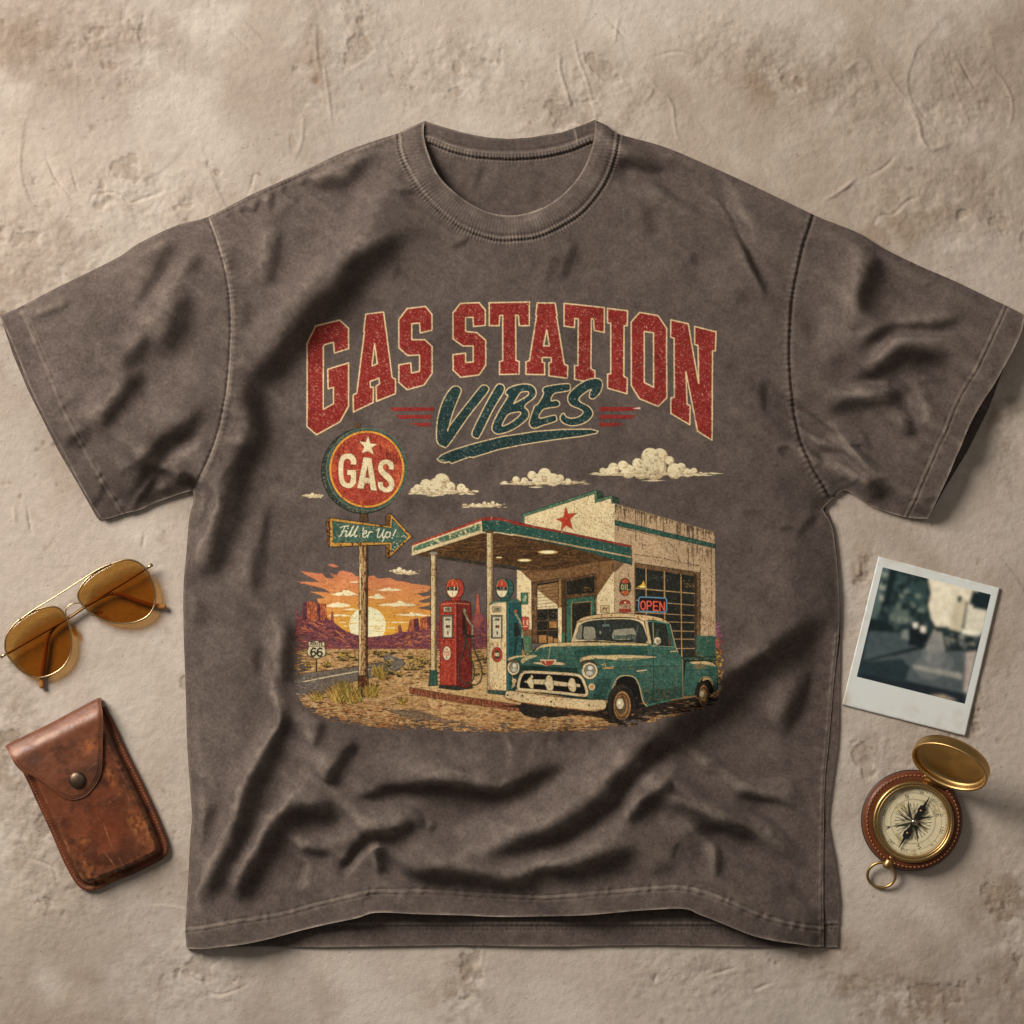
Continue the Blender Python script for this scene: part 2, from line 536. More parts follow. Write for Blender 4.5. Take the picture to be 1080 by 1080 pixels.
def paint_lettering():
    cv = Canvas(316, 312, 762, 492, 4, 11)
    red = tx(RED, 7, ('s', 1.75, (214, 170, 140), 0.3), ('f', 1.95, (226, 196, 170), 0.4), ('m', 1.9, (190, 120, 100), 0.5), ('l', 1.5, (120, 36, 32), 0.8))
    teal = tx(TEAL, 6, ('s', 1.75, (150, 150, 125), 0.3), ('f', 2.0, (190, 180, 150), 0.4), ('m', 2.0, (110, 120, 105), 0.5))
    edge = tx(CREAM, 8, ('f', 1.7, (150, 100, 75), 0.4))
    L = []
    A, B, C = (315, 320, 6.75), (455, 310, 6.75), (600, 310, 6.75)
    L.append((A, [[(62,292),(128,165),(296,122),(358,180),(358,325),(256,356),(250,280),(190,295),(178,310),(178,755),(250,715),(250,600),(212,610),(208,470),(358,425),(358,735),(296,845),(130,937),(62,878)]]))
    L.append((A, [[(480,80),(608,66),(622,170),(668,530),(692,540),(692,645),(556,700),(553,592),(578,575),(574,536),(512,558),(514,600),(535,598),(533,708),(392,775),(390,655),(416,640),(470,207),(465,200)], [(543,290),(562,432),(525,447)]]))
    L.append((A, [[(715,120),(775,42),(905,27),(952,85),(952,195),(868,215),(862,145),(808,150),(808,262),(900,262),(952,310),(952,500),(895,585),(775,617),(715,565),(715,440),(800,425),(806,498),(862,485),(862,370),(780,375),(715,320)]]))
    L.append((B, [[(155,140),(208,73),(340,68),(385,120),(385,230),(300,238),(297,172),(245,175),(245,272),(325,280),(388,335),(388,510),(340,580),(210,597),(155,545),(155,435),(245,425),(245,490),(298,488),(298,375),(225,375),(155,325)]]))
    L.append((B, [[(412,68),(697,63),(697,232),(625,232),(618,158),(600,158),(602,478),(625,485),(625,575),(485,577),(485,485),(508,478),(508,158),(488,160),(482,232),(412,232)]]))
    L.append((B, [[(752,70),(880,70),(893,160),(890,165),(945,505),(970,515),(967,605),(835,588),(835,495),(852,490),(850,458),(788,458),(788,490),(805,495),(805,580),(672,577),(672,488),(697,480),(748,160),(742,155)], [(820,262),(838,375),(798,375)]]))
    L.append((C, [[(-36,73),(250,103),(250,280),(178,265),(172,185),(158,183),(155,538),(183,550),(183,640),(38,612),(38,515),(62,515),(65,185),(40,180),(38,245),(-36,235)]]))
    L.append((C, [[(272,108),(415,125),(413,232),(390,232),(388,590),(413,605),(410,715),(272,675),(272,575),(295,572),(295,215),(272,210)]]))
    L.append((C, [[(440,205),(500,137),(630,160),(692,250),(692,745),(630,805),(498,750),(440,655)], [(533,272),(598,282),(598,668),(533,635)]]))
    L.append((C, [[(720,190),(845,218),(918,640),(914,372),(890,365),(890,237),(1042,275),(1038,410),(1018,408),(1012,1045),(908,980),(828,560),(836,788),(858,800),(855,935),(720,855),(720,742),(745,740),(745,322),(720,312)]]))
    for t, rings in L:
        cv.tile(*t)
        cv.poly(rings[0], red, *rings[1:])
        for r in rings:
            cv.line(np.vstack([r, r[:1]]), 1.45, edge, rough=0.08)
    D, E = (410, 390, 7.714), (540, 390, 7.714)
    bar = tx((140, 44, 38), 7, ('s', 1.9, (190, 130, 110), 0.3))
    cv.tile(*D)
    for q in ([(15,308),(372,308),(365,338),(35,338)], [(60,370),(355,370),(350,402),(95,402)], [(160,442),(200,436),(348,432),(345,463),(245,462),(225,450)]): cv.poly(q, bar, rough=2.0)
    cv.tile(*E)
    for q in ([(710,305),(1042,308),(1035,325),(985,338),(710,340)], [(710,370),(1000,372),(970,400),(710,402)], [(710,432),(860,435),(915,447),(800,462),(710,464)]): cv.poly(q, bar, rough=2.0)
    cv.poly([(975,318),(1040,308),(1040,325),(1000,322)], (225, 190, 175))
    V = []
    V.append((D, [[(545,135),(582,150),(588,190),(532,330),(490,470),(482,498),(500,455),(610,310),(740,148),(775,127),(808,142),(803,190),(650,385),(490,615),(450,630),(402,600),(390,540),(400,400),(440,260),(500,160)]]))
    V.append((D, [[(905,118),(938,138),(933,190),(850,330),(745,540),(715,560),(682,540),(687,490),(780,300),(870,140)]]))
    V.append((B, [[(527,700),(560,668),(640,645),(710,652),(743,690),(735,740),(665,800),(692,840),(685,890),(620,945),(545,985),(470,1000),(432,970),(440,920),(490,820),(543,735),(530,718)], [(690,702),(680,730),(600,776),(588,780),(630,712),(655,700)], [(632,845),(625,870),(560,920),(505,940),(540,870),(580,850)]]))
    V.append((B, [[(790,690),(805,667),(870,652),(970,642),(988,660),(982,690),(930,702),(872,715),(850,762),(890,760),(912,780),(900,805),(840,815),(792,830),(768,887),(870,866),(890,885),(883,910),(800,937),(730,960),(697,935),(702,890),(728,815),(735,800),(762,780),(797,715)]]))
    V.append((E, [[(735,130),(720,180),(690,220),(655,243),(627,228),(630,190),(640,163),(580,200),(543,240),(560,270),(620,300),(655,350),(640,395),(580,440),(490,460),(420,440),(390,405),(397,370),(420,358),(440,385),(480,397),(540,385),(575,350),(550,325),(480,295),(452,255),(460,200),(520,140),(600,90),(680,72),(722,90)]]))
    for t, rings in V:
        cv.tile(*t)
        rings = [spline(r, 5, True) for r in rings]
        cv.poly(rings[0], teal, *rings[1:])
        for r in rings:
            cv.line(np.vstack([r, r[:1]]), 1.15, edge, rough=0.06)
    cv.tile(*D)
    sw = [(395,730),(430,695),(520,655),(700,600),(920,545),(1080,522),(1183,505),(1403,488),(1643,486),(1700,503),(1690,520),(1563,545),(1303,578),(1103,610),(900,650),(690,715),(655,712),(515,765),(490,750),(455,760),(420,750)]
    cv.poly(sw, teal)
    cv.line(np.vstack([sw, sw[:1]]), 1.15, edge, rough=0.06)
    cv.poly([(395,730),(440,728),(470,745),(500,752),(455,760),(420,750)], edge, a=0.45)
    crk = np.exp(-(fbm(cv.X, cv.Y, 11, 401, 4, .6) / .022) ** 2) * (fbm(cv.X, cv.Y, 40, 402, 2) > -.05)
    cv.a *= 1 - .75 * np.clip(crk, 0, 1).astype(np.float32)
    # worn-through flecks
    cv.a *= 1 - 0.9 * np.clip((cv.N['s'] - 2.15) / 0.2, 0, 1) * (cv.N['l'] > -0.3)
    return cv

def cloud(cv, rnd, puffs, base, wisps=()):
    sh = tx((196, 168, 128), 10, ('f', 1.2, (120, 100, 78), 0.5))
    li = tx((232, 206, 158), 7, ('f', 1.9, (110, 92, 72), 0.4))
    xs, ys, xe, ye = base
    cv.poly([(xs, ys), (xs + 0.25 * (xe - xs), ys - 8), (xe - 0.2 * (xe - xs), ye - 8), (xe, ye), (xe - 0.3 * (xe - xs), ye + 9), (xs + 0.3 * (xe - xs), ys + 8)], sh)
    for x, y, r in puffs: cv.ell(x, y + 0.12 * r, r, r * 0.95, sh)
    for x, y, r in puffs:
        cv.ell(x - 0.08 * r, y - 0.02 * r, r * 0.86, r * 0.84, li)
    for x, y, r in puffs:
        for k in range(4):
            t = rnd.uniform(-0.6, 1.6); q = r * rnd.uniform(0.45, 0.95)
            cv.ell(x + q * math.cos(t), y + q * math.sin(t), r * 0.22, r * 0.16, sh)
    lo = min(y for x, y, r in puffs)
    for k in range(int((xe - xs) / 7)):
        x = rnd.uniform(xs, xe); w = rnd.uniform(0.04, 0.16) * (xe - xs); y = (ys + ye) / 2 + rnd.uniform(-9, 9)
        cv.poly([(x, y), (x + w * .5, y - 2.5), (x + w, y), (x + w * .5, y + 2.5)], li if rnd.random() < .6 else sh)
    for x0, x1, y in wisps: cv.poly([(x0, y), ((x0 + x1) / 2, y - 4), (x1, y - 1), ((x0 + x1) / 2, y + 4)], li)

def streak(cv, rnd, x0, x1, y, h, col):
    n = 7
    top = [(x0, y)]; bot = []
    for i in range(1, n):
        x = x0 + (x1 - x0) * i / n
        e = math.sin(math.pi * i / n)
        top.append((x, y - h * e * rnd.uniform(0.3, 1.1))); bot.append((x, y + h * 0.4 * e * rnd.uniform(0.2, 1)))
    cv.poly(top + [(x1, y + rnd.uniform(-3, 3))] + bot[::-1], col)

def bush(cv, rnd, x, y, w, h, n, dark=(58, 52, 30), mid=(122, 98, 42), light=(196, 156, 70)):
    """tuft of grass strokes, picture units"""
    for i in range(n):
        f = i / n
        a = rnd.gauss(0, 0.55)
        L = h * rnd.uniform(0.55, 1.05) * math.cos(min(1.3, abs(a)))
        bx = x + rnd.gauss(0, w * 0.22)
        by = y + rnd.uniform(-0.12, 0.08) * h
        c = dark if f < 0.35 else (mid if rnd.random() < 0.6 else light)
        c = tuple(v + rnd.uniform(-14, 14) for v in c)
        cv.line([(bx, by), (bx + math.sin(a) * L * 0.5 + a, by - L * 0.55), (bx + math.sin(a) * L + a * 2, by - L)], [0.75, 0.55, 0.2], c)

def shrub(cv, rnd, x, y, w, h, n):
    for i in range(n):
        f = i / n
        t = rnd.uniform(0, 2 * math.pi); q = math.sqrt(rnd.random())
        px, py = x + w * q * math.cos(t), y - h * 0.5 + h * 0.5 * q * math.sin(t)
        hi = (py < y - h * 0.45) and f > 0.4
        c = (190, 150, 66) if hi and rnd.random() < .6 else ((112, 98, 44) if rnd.random() < .45 else (54, 52, 32))
        cv.ell(px, py, rnd.uniform(.35, .9), rnd.uniform(.3, .6), c)
    cv.poly([(x - w, y), (x, y - .8), (x + w, y), (x, y + 1)], (48, 42, 26), a=.8)

def dashes(cv, rnd, poly, n, cols, w=(1, 5), t=(.25, .8)):
    P = np.asarray(poly, float); lo, hi = P.min(0), P.max(0)
    sl, m = cv.pmask([poly])
    for i in range(n):
        x, y = rnd.uniform(lo[0], hi[0]), rnd.uniform(lo[1], hi[1])
        q = cv.P([(x, y)])[0].astype(int)
        r, c = q[1] - sl[0].start, q[0] - sl[1].start
        if not (0 <= r < m.shape[0] and 0 <= c < m.shape[1] and m[r, c]): continue
        L = rnd.uniform(*w)
        cv.line([(x - L / 2, y + rnd.uniform(-.2, .2)), (x, y + rnd.uniform(-.3, .3)), (x + L / 2, y)], [.2, rnd.uniform(*t), .2], rnd.choice(cols))

def paint_picture():
    cv = Canvas(310, 444, 768, 778, 4, 23)
    rnd = random.Random(4)
    px = (0, 0, 1)
    # ---- clouds over the lettering's foot
    cv.tile(310, 470, 4.5)
    cloud(cv, rnd, [(570,213,15),(590,203,22),(630,185,30),(740,195,28),(795,200,22),(820,212,13),(680,190,42),(703,165,38),(700,200,36)], (537,226,850,219), [(625,700,238),(855,882,218)])
    cloud(cv, rnd, [(90,231,9),(108,236,6),(75,236,6)], (35,238,142,240))
    cloud(cv, rnd, [(850,279,8),(880,280,8),(905,273,9),(925,277,8),(945,271,9),(965,279,7)], (793,286,992,284))
    cloud(cv, rnd, [(480,592,8),(503,587,13),(525,594,9),(552,598,8)], (450,593,594,605))
    cv.tile(520, 460, 4.5)
    cloud(cv, rnd, [(110,207,18),(150,212,18),(318,198,18),(355,214,15),(185,185,22),(215,205,30),(285,205,32),(245,180,32)], (30,226,422,219), [(165,242,243)])
    cloud(cv, rnd, [(520,166,17),(545,165,15),(570,150,26),(950,165,16),(920,172,22),(890,147,22),(615,140,26),(835,115,22),(640,165,34),(860,163,38),(685,130,28),(790,90,36),(745,95,44),(700,160,42),(760,145,60)], (450,182,1012,178), [(700,815,212)])
    # ---- sunset sky
    cv.tile(310, 590, 7.714)
    def sky(c, sl):
        y = np.clip((c.Y[sl] - 600) / 72, 0, 1)[..., None]
        a, b, d = np.array((203, 118, 84.)), np.array((214, 136, 70.)), np.array((222, 156, 48.))
        g = np.where(y < .5, a + (b - a) * y * 2, b + (d - b) * (y - .5) * 2)
        r = np.clip(1 - np.hypot(c.X[sl] - 388, (c.Y[sl] - 657) * 1.25) / 42, 0, 1)[..., None]
        g = g * (1 - .6 * r) + np.array((232, 168, 48.)) * .6 * r
        return np.clip(g + (4 * c.N['f'][sl] + 4 * c.N['h'][sl])[..., None], 0, 255)
    cv.poly([(55,93),(130,103),(180,112),(235,115),(262,150),(330,155),(296,112),(350,128),(372,96),(400,90),(470,105),(510,135),(600,140),(650,128),(690,155),(790,148),(832,172),(900,178),(960,195),(1030,203),(1090,210),(1140,222),(1112,240),(1085,262),(1000,275),(1060,300),(1130,290),(1095,312),(1010,340),(1060,352),(1130,345),(1100,372),(1000,395),(1080,405),(1140,420),(1140,640),(200,640),(240,480),(190,318),(252,314),(215,290),(130,262),(210,262),(302,272),(250,238),(150,215),(28,180),(110,182),(212,183),(150,150),(90,120)], sky, rough=2.6)
    cv.poly([(278,42),(320,36),(368,60),(330,64),(300,55)], tx((214,122,84), 6))
    for q in ([(40,178),(130,200),(60,196)], [(700,205),(830,212),(760,222)]): cv.poly(q, tx((200,112,84), 6))
    sunc = tx((243, 224, 168), 4)
    cv.ell(601, 533, 148, 148, sunc)
    for y, x0, x1 in ((478,455,500),(520,452,530),(545,610,740),(565,640,745),(585,640,735),(500,650,720)):
        streak(cv, rnd, x0, x1, y, 7, (226, 170, 70))
    cr = tx((240, 214, 160), 6)
    for x0, x1, y, h in ((300,545,285,34),(600,755,310,32),(680,885,250,22),(690,1000,372,36),(255,470,378,30),(275,480,458,16),(395,520,408,12),(830,1085,450,22),(450,535,185,12),(745,940,512,10),(365,440,512,8),(740,860,555,8),(400,450,540,6),(940,1130,455,14)):
        streak(cv, rnd, x0, x1, y, h, cr)
        if h > 20: cv.ell((x0 + x1) / 2 + rnd.uniform(-20, 20), y - h * .5, h * .75, h * .55, cr)
    # ---- buttes and mesas
    slope = tx((112, 64, 72), 10, ('h', .6, (158, 84, 62), .5), ('h', 1.5, (78, 44, 60), .5))
    cv.poly([(8,760),(12,560),(25,500),(22,410),(30,392),(42,465),(68,455),(80,352),(110,340),(182,343),(196,355),(265,360),(274,470),(302,492),(309,420),(322,418),(330,510),(400,565),(470,598),(540,618),(610,630),(690,622),(800,608),(850,590),(848,532),(870,527),(884,588),(925,585),(938,520),(948,485),(1015,478),(1024,555),(1030,478),(1080,462),(1160,455),(1160,760)], slope)
    cv.tile(440, 600, 7.714)
    cv.poly([(140,440),(185,430),(230,470),(330,480),(430,420),(450,385),(472,352),(478,208),(488,195),(502,206),(518,360),(560,388),(580,400),(580,690),(140,690)], slope)
    cv.poly([(486,198),(500,206),(512,350),(480,360)], tx((176, 92, 62), 10))
    cv.poly([(452,400),(475,360),(515,365),(540,400),(520,470),(470,480)], tx((150, 80, 70), 10, ('v', .7, (104, 58, 70), .5)))
    cv.tile(310, 590, 7.714)
    rock = tx((172, 92, 54), 12, ('v', .5, (104, 52, 50), .5), ('v', 1.5, (206, 128, 70), .4))
    dk = tx((92, 50, 60), 9, ('v', 1.0, (130, 70, 56), .5))
    cv.poly([(80,356),(110,341),(112,480),(72,490)], dk)
    cv.poly([(112,342),(185,344),(196,490),(170,505),(112,480)], rock)
    cv.poly([(192,360),(215,358),(220,490),(200,500)], dk)
    cv.poly([(216,358),(265,362),(276,480),(240,500),(222,490)], rock)
    cv.poly([(312,420),(322,420),(326,500),(314,500)], rock)
    cv.poly([(948,488),(975,483),(975,580),(935,585)], rock); cv.poly([(975,483),(1015,480),(1020,575),(975,580)], dk)
    cv.poly([(1030,480),(1085,464),(1090,565),(1025,570)], rock); cv.poly([(1085,464),(1160,455),(1160,560),(1090,565)], dk)
    cv.poly([(852,535),(862,530),(866,590),(850,600)], rock)
    cv.tile(*px)
    band = [(311,662),(345,656),(372,668),(400,672),(440,660),(512,655),(512,690),(311,690)]
    dashes(cv, rnd, band, 420, [(170,92,66),(150,78,60),(88,48,62),(196,116,74),(72,42,56),(120,62,60)], (1.5, 6), (.3, .9))
    for k in range(70):
        x = rnd.uniform(318, 372); y = 648 + (x - 318) * .36 + rnd.uniform(0, 14)
        cv.line([(x, y), (x + rnd.uniform(2, 5), y + rnd.uniform(1, 3))], rnd.uniform(.3, .8), rnd.choice([(200,120,66),(70,40,52),(150,80,56)]))
        x = rnd.uniform(415, 452); y = 676 - (x - 415) * .3 + rnd.uniform(-3, 10)
        cv.line([(x, y), (x + rnd.uniform(2, 5), y - rnd.uniform(.5, 2))], rnd.uniform(.3, .8), rnd.choice([(200,120,66),(70,40,52),(150,80,56)]))
    # ---- desert floor
    floor = tx((180, 138, 90), 15, ('h', .7, (140, 98, 56), .5), ('h', 1.5, (92, 66, 40), .4), ('h', -9, (0, 0, 0), 1e9))
    edge = [(312,684),(316,690),(311,703),(313,716),(309,726),(318,738),(325,748),(340,754),(352,760),(372,763),(398,767),(440,769),(500,771),(560,772),(610,771),(642,768),(672,762),(700,757),(722,750),(742,744),(752,735),(764,726),(760,700),(700,690),(512,684)]
    cv.poly(edge, floor)
    far = [(312,684),(512,684),(512,712),(440,716),(312,710)]
    dashes(cv, rnd, far, 520, [(70,62,34),(58,50,30),(110,92,44),(196,150,78),(210,166,96),(150,112,56),(48,42,28)], (1.5, 7), (.4, 1.2))
    # ---- road
    cv.tile(310, 590, 7.714)
    road = tx((112, 100, 88), 9, ('h', 1.1, (92, 82, 74), .5), ('s', 1.9, (150, 134, 112), .4))
    cv.poly([(880,752),(770,765),(685,776),(735,798),(742,828),(600,858),(380,890),(100,922),(15,945),(5,1000),(15,1090),(230,1100),(330,1035),(500,985),(740,935),(860,892),(908,848),(880,808),(800,782),(800,768)], road)
    for q in ([(15,940),(100,918),(380,886),(600,854),(742,826),(735,798),(690,778)], [(230,1098),(330,1035),(500,985),(740,935),(860,892),(908,848),(880,808)]):
        cv.line(q, .7, (70, 58, 44), rough=.15)
    cv.line([(770,792),(812,812),(805,840),(740,866),(600,893),(420,925),(250,955),(40,1000)], [.5,.6,.7,.8,.9,1.1,1.2,1.3], (206, 180, 136), smooth=False, rough=.12)
    for k in range(120):
        x = rnd.uniform(8, 200); y = rnd.uniform(950, 1300)
        cv.line([(x, y), (x + rnd.uniform(3, 20), y)], rnd.uniform(.2, .6), rnd.choice([(180,172,160),(150,140,126),(84,74,66)]))
    # ---- foreground dirt
    cv.tile(*px)
    near = [(330,738),(345,728),(425,722),(432,742),(530,748),(545,752),(560,772),(400,768),(345,756)]
    dashes(cv, rnd, near, 520, [(214,168,108),(226,182,124),(150,100,56),(118,76,44),(84,58,36),(190,120,64),(200,150,92)], (1.5, 8), (.3, .9))
    dashes(cv, rnd, [(400,700),(470,716),(432,728),(430,742),(520,748),(400,742),(395,716)], 160, [(222,182,126),(206,160,102),(150,110,66),(100,72,44)], (2, 8), (.3, .9))
    dashes(cv, rnd, [(318,744),(350,738),(420,748),(470,756),(470,764),(380,764),(335,756)], 260, [(172,96,48),(140,76,42),(74,48,32),(196,124,66),(58,40,28)], (2, 8), (.3, 1))
    cv.poly([(405,748),(440,748),(470,758),(500,762),(440,760)], tx((104, 90, 76), 8), a=.7)
    for x, y, w, h, n in ((410,702,6,7,90),(438,706,9,12,170),(363,696,7,9,120),(346,703,5,6,70),(323,706,7,9,110),(421,713,4,5,60),(433,694,4,5,60),(448,700,5,8,80),(398,690,5,4,50),(384,692,5,4,50)):
        shrub(cv, rnd, x, y, w, h, n)
    for k in range(34):
        y = rnd.uniform(686, 712); x = rnd.uniform(318, 512); shrub(cv, rnd, x, y, rnd.uniform(2, 5), rnd.uniform(1.5, 4) * (y - 660) / 40, 26) if min(abs(y - 697) + abs(x - 414) * .5, abs(y - (715 - (x - 318) * .17))) > 8 else None
    # ---- pole of the round sign
    rust = tx((176, 142, 94), 14, ('v', .1, (120, 72, 38), .5), ('v', 1.0, (62, 42, 28), .4), ('m', 1.3, (134, 76, 38), .4))
    cv.poly([(379.4,575),(388.4,575),(388.2,713),(378.8,713)], rust, line=INK, lw=.6)
    cv.poly([(379.6,575),(381.2,575),(380.8,713),(379.2,713)], tx((214, 186, 134), 14, ('v', .6, (120, 84, 50), .4)), a=.85)
    cv.poly([(386,575),(388.3,575),(388.1,713),(385.6,713)], tx((66, 44, 30), 12), a=.8)
    cv.poly([(378.4,712),(388.8,712),(389.4,734),(378.2,734)], tx((92, 54, 34), 14, ('v', .9, (150, 90, 46), .4)), line=INK, lw=.7)
    for x, y, w, h, n in ((362,738,22,22,320),(392,734,14,15,170),(400,712,13,12,130),(336,738,12,11,110),(426,742,9,8,70),(405,716,9,7,60),(372,740,20,17,120),(443,730,6,5,30)):
        bush(cv, rnd, x, y, w, h, n)
    # ---- route shield
    cv.tile(310, 590, 7.714)
    cv.line([(190,800),(190,902)], 1.7, (62, 56, 44))
    sh = [(122,662),(150,668),(190,655),(228,668),(250,660),(258,690),(254,705),(266,740),(258,778),(225,792),(190,806),(155,792),(120,778),(112,740),(126,705),(120,690)]
    cv.poly(sh, tx((198, 178, 138), 9, ('m', 1.5, (140, 116, 80), .5)), line=(70, 60, 42), lw=1.0)
    text(cv, 'ROUTE', 142, 671, (14, 0), (0, 26), .75, (48, 42, 34), .5)
    cv.line([(130,706),(248,706)], .6, (60, 52, 40))
    for x in (142, 194):
        text(cv, '6', x, 718, (42, 0), (0, 66), 1.75, (38, 36, 32))
    # ---- round sign
    cv.tile(330, 440, 7.2)
    cv.ell(342, 66, 28, 20, tx((96, 70, 44), 14))
    cv.poly([(350,700),(430,700),(420,740),(424,790),(358,790),(362,740)], tx((96, 72, 48), 14, ('v', .8, (54, 42, 30), .4)), line=INK, lw=.5)
    side = tx((66, 74, 62), 12, ('f', 1.2, (150, 140, 110), .5), ('m', .9, (40, 44, 38), .5))
    cv.ell(384, 408, 316, 322, side, line=(34, 36, 30), lw=.7)
    cv.ell(412, 396, 306, 312, tx((58, 92, 82), 10, ('f', 1.7, (150, 146, 116), .4)), line=(120, 124, 100), lw=.5)
    cv.ell(412, 396, 288, 294, (150, 70, 36))
    cv.ell(412, 396, 284, 290, tx((222, 150, 56), 9, ('m', 1.4, (150, 84, 40), .4)))
    cv.ell(412, 396, 270, 277, tx((140, 62, 34), 8))
    cv.ell(412, 396, 266, 273, tx((166, 66, 45), 12, ('l', .9, (196, 92, 52), .8), ('f', 2.0, (226, 170, 130), .4), ('m', 1.7, (112, 46, 32), .5)))
    for k in range(60):
        t = rnd.uniform(-2.9, 0.2); r = rnd.uniform(.72, .97)
        x, y = 412 + 266 * r * math.cos(t), 396 + 273 * r * math.sin(t)
        cv.line([(x, y), (x + rnd.uniform(-2, 2), y + rnd.uniform(10, 60))], rnd.uniform(.2, .7), (58, 32, 24), a=.75)
    for k in range(50):
        t = rnd.uniform(0, 6.283); r = rnd.uniform(.2, .98); cv.ell(412 + 266 * r * math.cos(t), 396 + 273 * r * math.sin(t), rnd.uniform(2, 9), rnd.uniform(2, 8), rnd.choice([(96,44,32),(120,52,36),(206,132,92),(74,38,28)]), a=.6)
    gc = tx((226, 198, 150), 8, ('f', 1.9, (120, 84, 58), .4))
    ol = (92, 44, 30)
    cv.poly([(422,138),(440,200),(495,205),(450,235),(467,287),(422,260),(372,275),(392,228),(352,182),(405,190)], gc, line=ol, lw=.35)
    cv.poly(spline([(333,362),(333,325),(305,282),(250,278),(212,305),(196,370),(198,450),(215,510),(255,537),(300,534),(332,500)],5).tolist() + [(333,402),(262,400),(262,440),(290,442)] + spline([(290,470),(280,498),(262,500),(243,478),(235,420),(237,350),(250,322),(275,320),(290,338),(290,360)],5).tolist(), gc, line=ol, lw=.35)
    cv.poly([(388,303),(448,312),(490,560),(440,555),(434,505),(398,500),(388,545),(338,540)], gc, [(418,375),(430,462),(402,458)], line=ol, lw=.35)
    cv.poly(spline([(615,402),(618,365),(600,335),(560,322),(520,335),(498,375),(505,420),(540,460),(575,495),(577,522),(560,535),(540,525),(535,492)],5).tolist() + spline([(495,490),(498,530),(520,560),(560,573),(600,562),(622,525),(618,480),(590,440),(550,405),(536,380),(545,362),(565,360),(577,375),(576,396)],5).tolist(), gc, line=ol, lw=.35)
    # ---- arrow sign
    old = tx((126, 84, 40), 14, ('m', .6, (66, 44, 26), .5), ('f', 1.3, (200, 150, 80), .5))
    cv.poly([(100,795),(132,762),(152,775),(152,962),(122,986)], old, line=INK, lw=.5)
    cv.poly([(556,745),(588,728),(600,740),(600,1050),(572,1070),(556,1060)], old, line=INK, lw=.5)
    cv.poly([(130,764),(360,795),(588,828),(592,732),(755,905),(586,1062),(586,966),(130,984)], tx((196, 140, 60), 14, ('m', .8, (104, 64, 32), .5)), line=(52, 38, 24), lw=.7)
    cv.poly([(152,788),(360,815),(602,842),(604,768),(728,905),(604,1028),(602,950),(158,952)], tx((66, 98, 84), 10, ('f', 1.5, (186, 148, 86), .4), ('m', 1.8, (110, 84, 50), .4)), line=(40, 48, 38), lw=.4)
    tc = (232, 214, 172)
    for st in ([(212,838),(240,828),(276,826)], [(246,830),(232,868),(214,900),(200,905)], [(222,868),(258,862)], [(262,866),(250,900),(258,906),(272,892)], [(268,846),(271,842)],
               [(272,896),(300,850),(314,826),(304,838),(282,896),(290,906),(304,892)], [(304,896),(334,850),(348,828),(338,840),(316,896),(324,908),(340,898)],
               [(390,838),(382,862)], [(384,890),(410,878),(412,864),(398,862),(382,884),(384,908),(398,912),(416,896)], [(418,912),(432,870),(430,880),(444,868),(456,872)],
               [(490,858),(510,844),(496,886),(492,908),(506,914),(524,896),(544,852),(532,892),(534,914),(546,908)], [(566,868),(548,910),(530,944)], [(556,886),(576,870),(592,876),(586,904),(566,914),(552,902)],
               [(634,852),(612,900)], [(604,916),(607,919)]):
        cv.line(st, .95, tc)
    for x, y in ((680,905),(695,900),(708,910),(640,960),(650,975),(625,985),(615,1005),(622,948)): cv.ell(x, y, 5, 3, tc)
    # ---- station: front wall
    cv.tile(540, 510, 7.714)
    wall = tx((224, 194, 144), 11, ('f', 1.5, (124, 92, 60), .4), ('v', 1.8, (150, 112, 72), .5), ('m', 2.1, (90, 68, 44), .4))
    shade = tx((124, 90, 54), 11, ('f', 1.6, (72, 52, 32), .4), ('v', 1.5, (86, 62, 38), .5))
    cv.poly([(36,700),(100,650),(830,560),(830,1180),(1000,1250),(60,1280),(60,1080)], shade)
    cv.poly([(88,330),(88,258),(680,60),(690,150),(800,112),(830,160),(830,480)], wall)
    brick = (128, 96, 62)
    for r in range(9):
        y0 = 150 + r * 42
        for k in range(14):
            x = 120 + k * 58 + (r % 2) * 29 + rnd.uniform(-8, 8)
            if rnd.random() < .55: cv.line([(x, y0 + rnd.uniform(-6, 6)), (x + rnd.uniform(15, 45), y0 + rnd.uniform(-8, 4))], .35, brick, a=.75) if y0 > 320 - .36 * (x - 88) and y0 < 320 + .2 * (x - 88) else None
            if rnd.random() < .45 and y0 > 330 - .3 * (x - 88) and y0 < 300 + .2 * (x - 88): cv.line([(x, y0), (x + rnd.uniform(-2, 2), y0 + rnd.uniform(14, 40))], .4, brick, a=.75)
    trim = tx((78, 112, 86), 11, ('f', 1.5, (170, 160, 116), .4))
    cv.poly([(82,330),(82,250),(684,52),(690,128),(802,98),(862,118),(862,165),(806,160),(800,120),(672,158),(668,84),(100,268),(100,330)], trim, line=(44, 48, 36), lw=.45)
    cv.poly([(684,52),(738,68),(740,110),(690,130)], tx((56, 70, 54), 12)); cv.poly([(806,104),(866,120),(864,166),(812,160)], tx((56, 70, 54), 12))
    cv.poly([(436,190),(455,245),(523,240),(470,290),(492,372),(440,340),(395,384),(405,315),(356,288),(415,275)], tx((184, 66, 40), 9, ('f', 1.9, (110, 50, 32), .4)), line=(100, 50, 32), lw=.3)
    cv.poly([(40,700),(70,710),(155,792),(158,1180),(78,1180),(75,960),(40,930)], wall)
    cv.poly([(830,705),(770,790),(700,890),(684,930),(684,1140),(830,1140)], wall)
    for y in (640, 668, 700): cv.line([(110,y+22),(400,y-20),(820,y-100)], .5, (78, 56, 34), rough=.12)
    cv.line([(705,600),(705,760)], .6, (80, 58, 36)); cv.line([(830,570),(830,1140)], .9, (66, 52, 36), rough=.15)
    # window, door
    wood = tx((98, 70, 42), 11, ('v', 1.2, (150, 116, 74), .4))
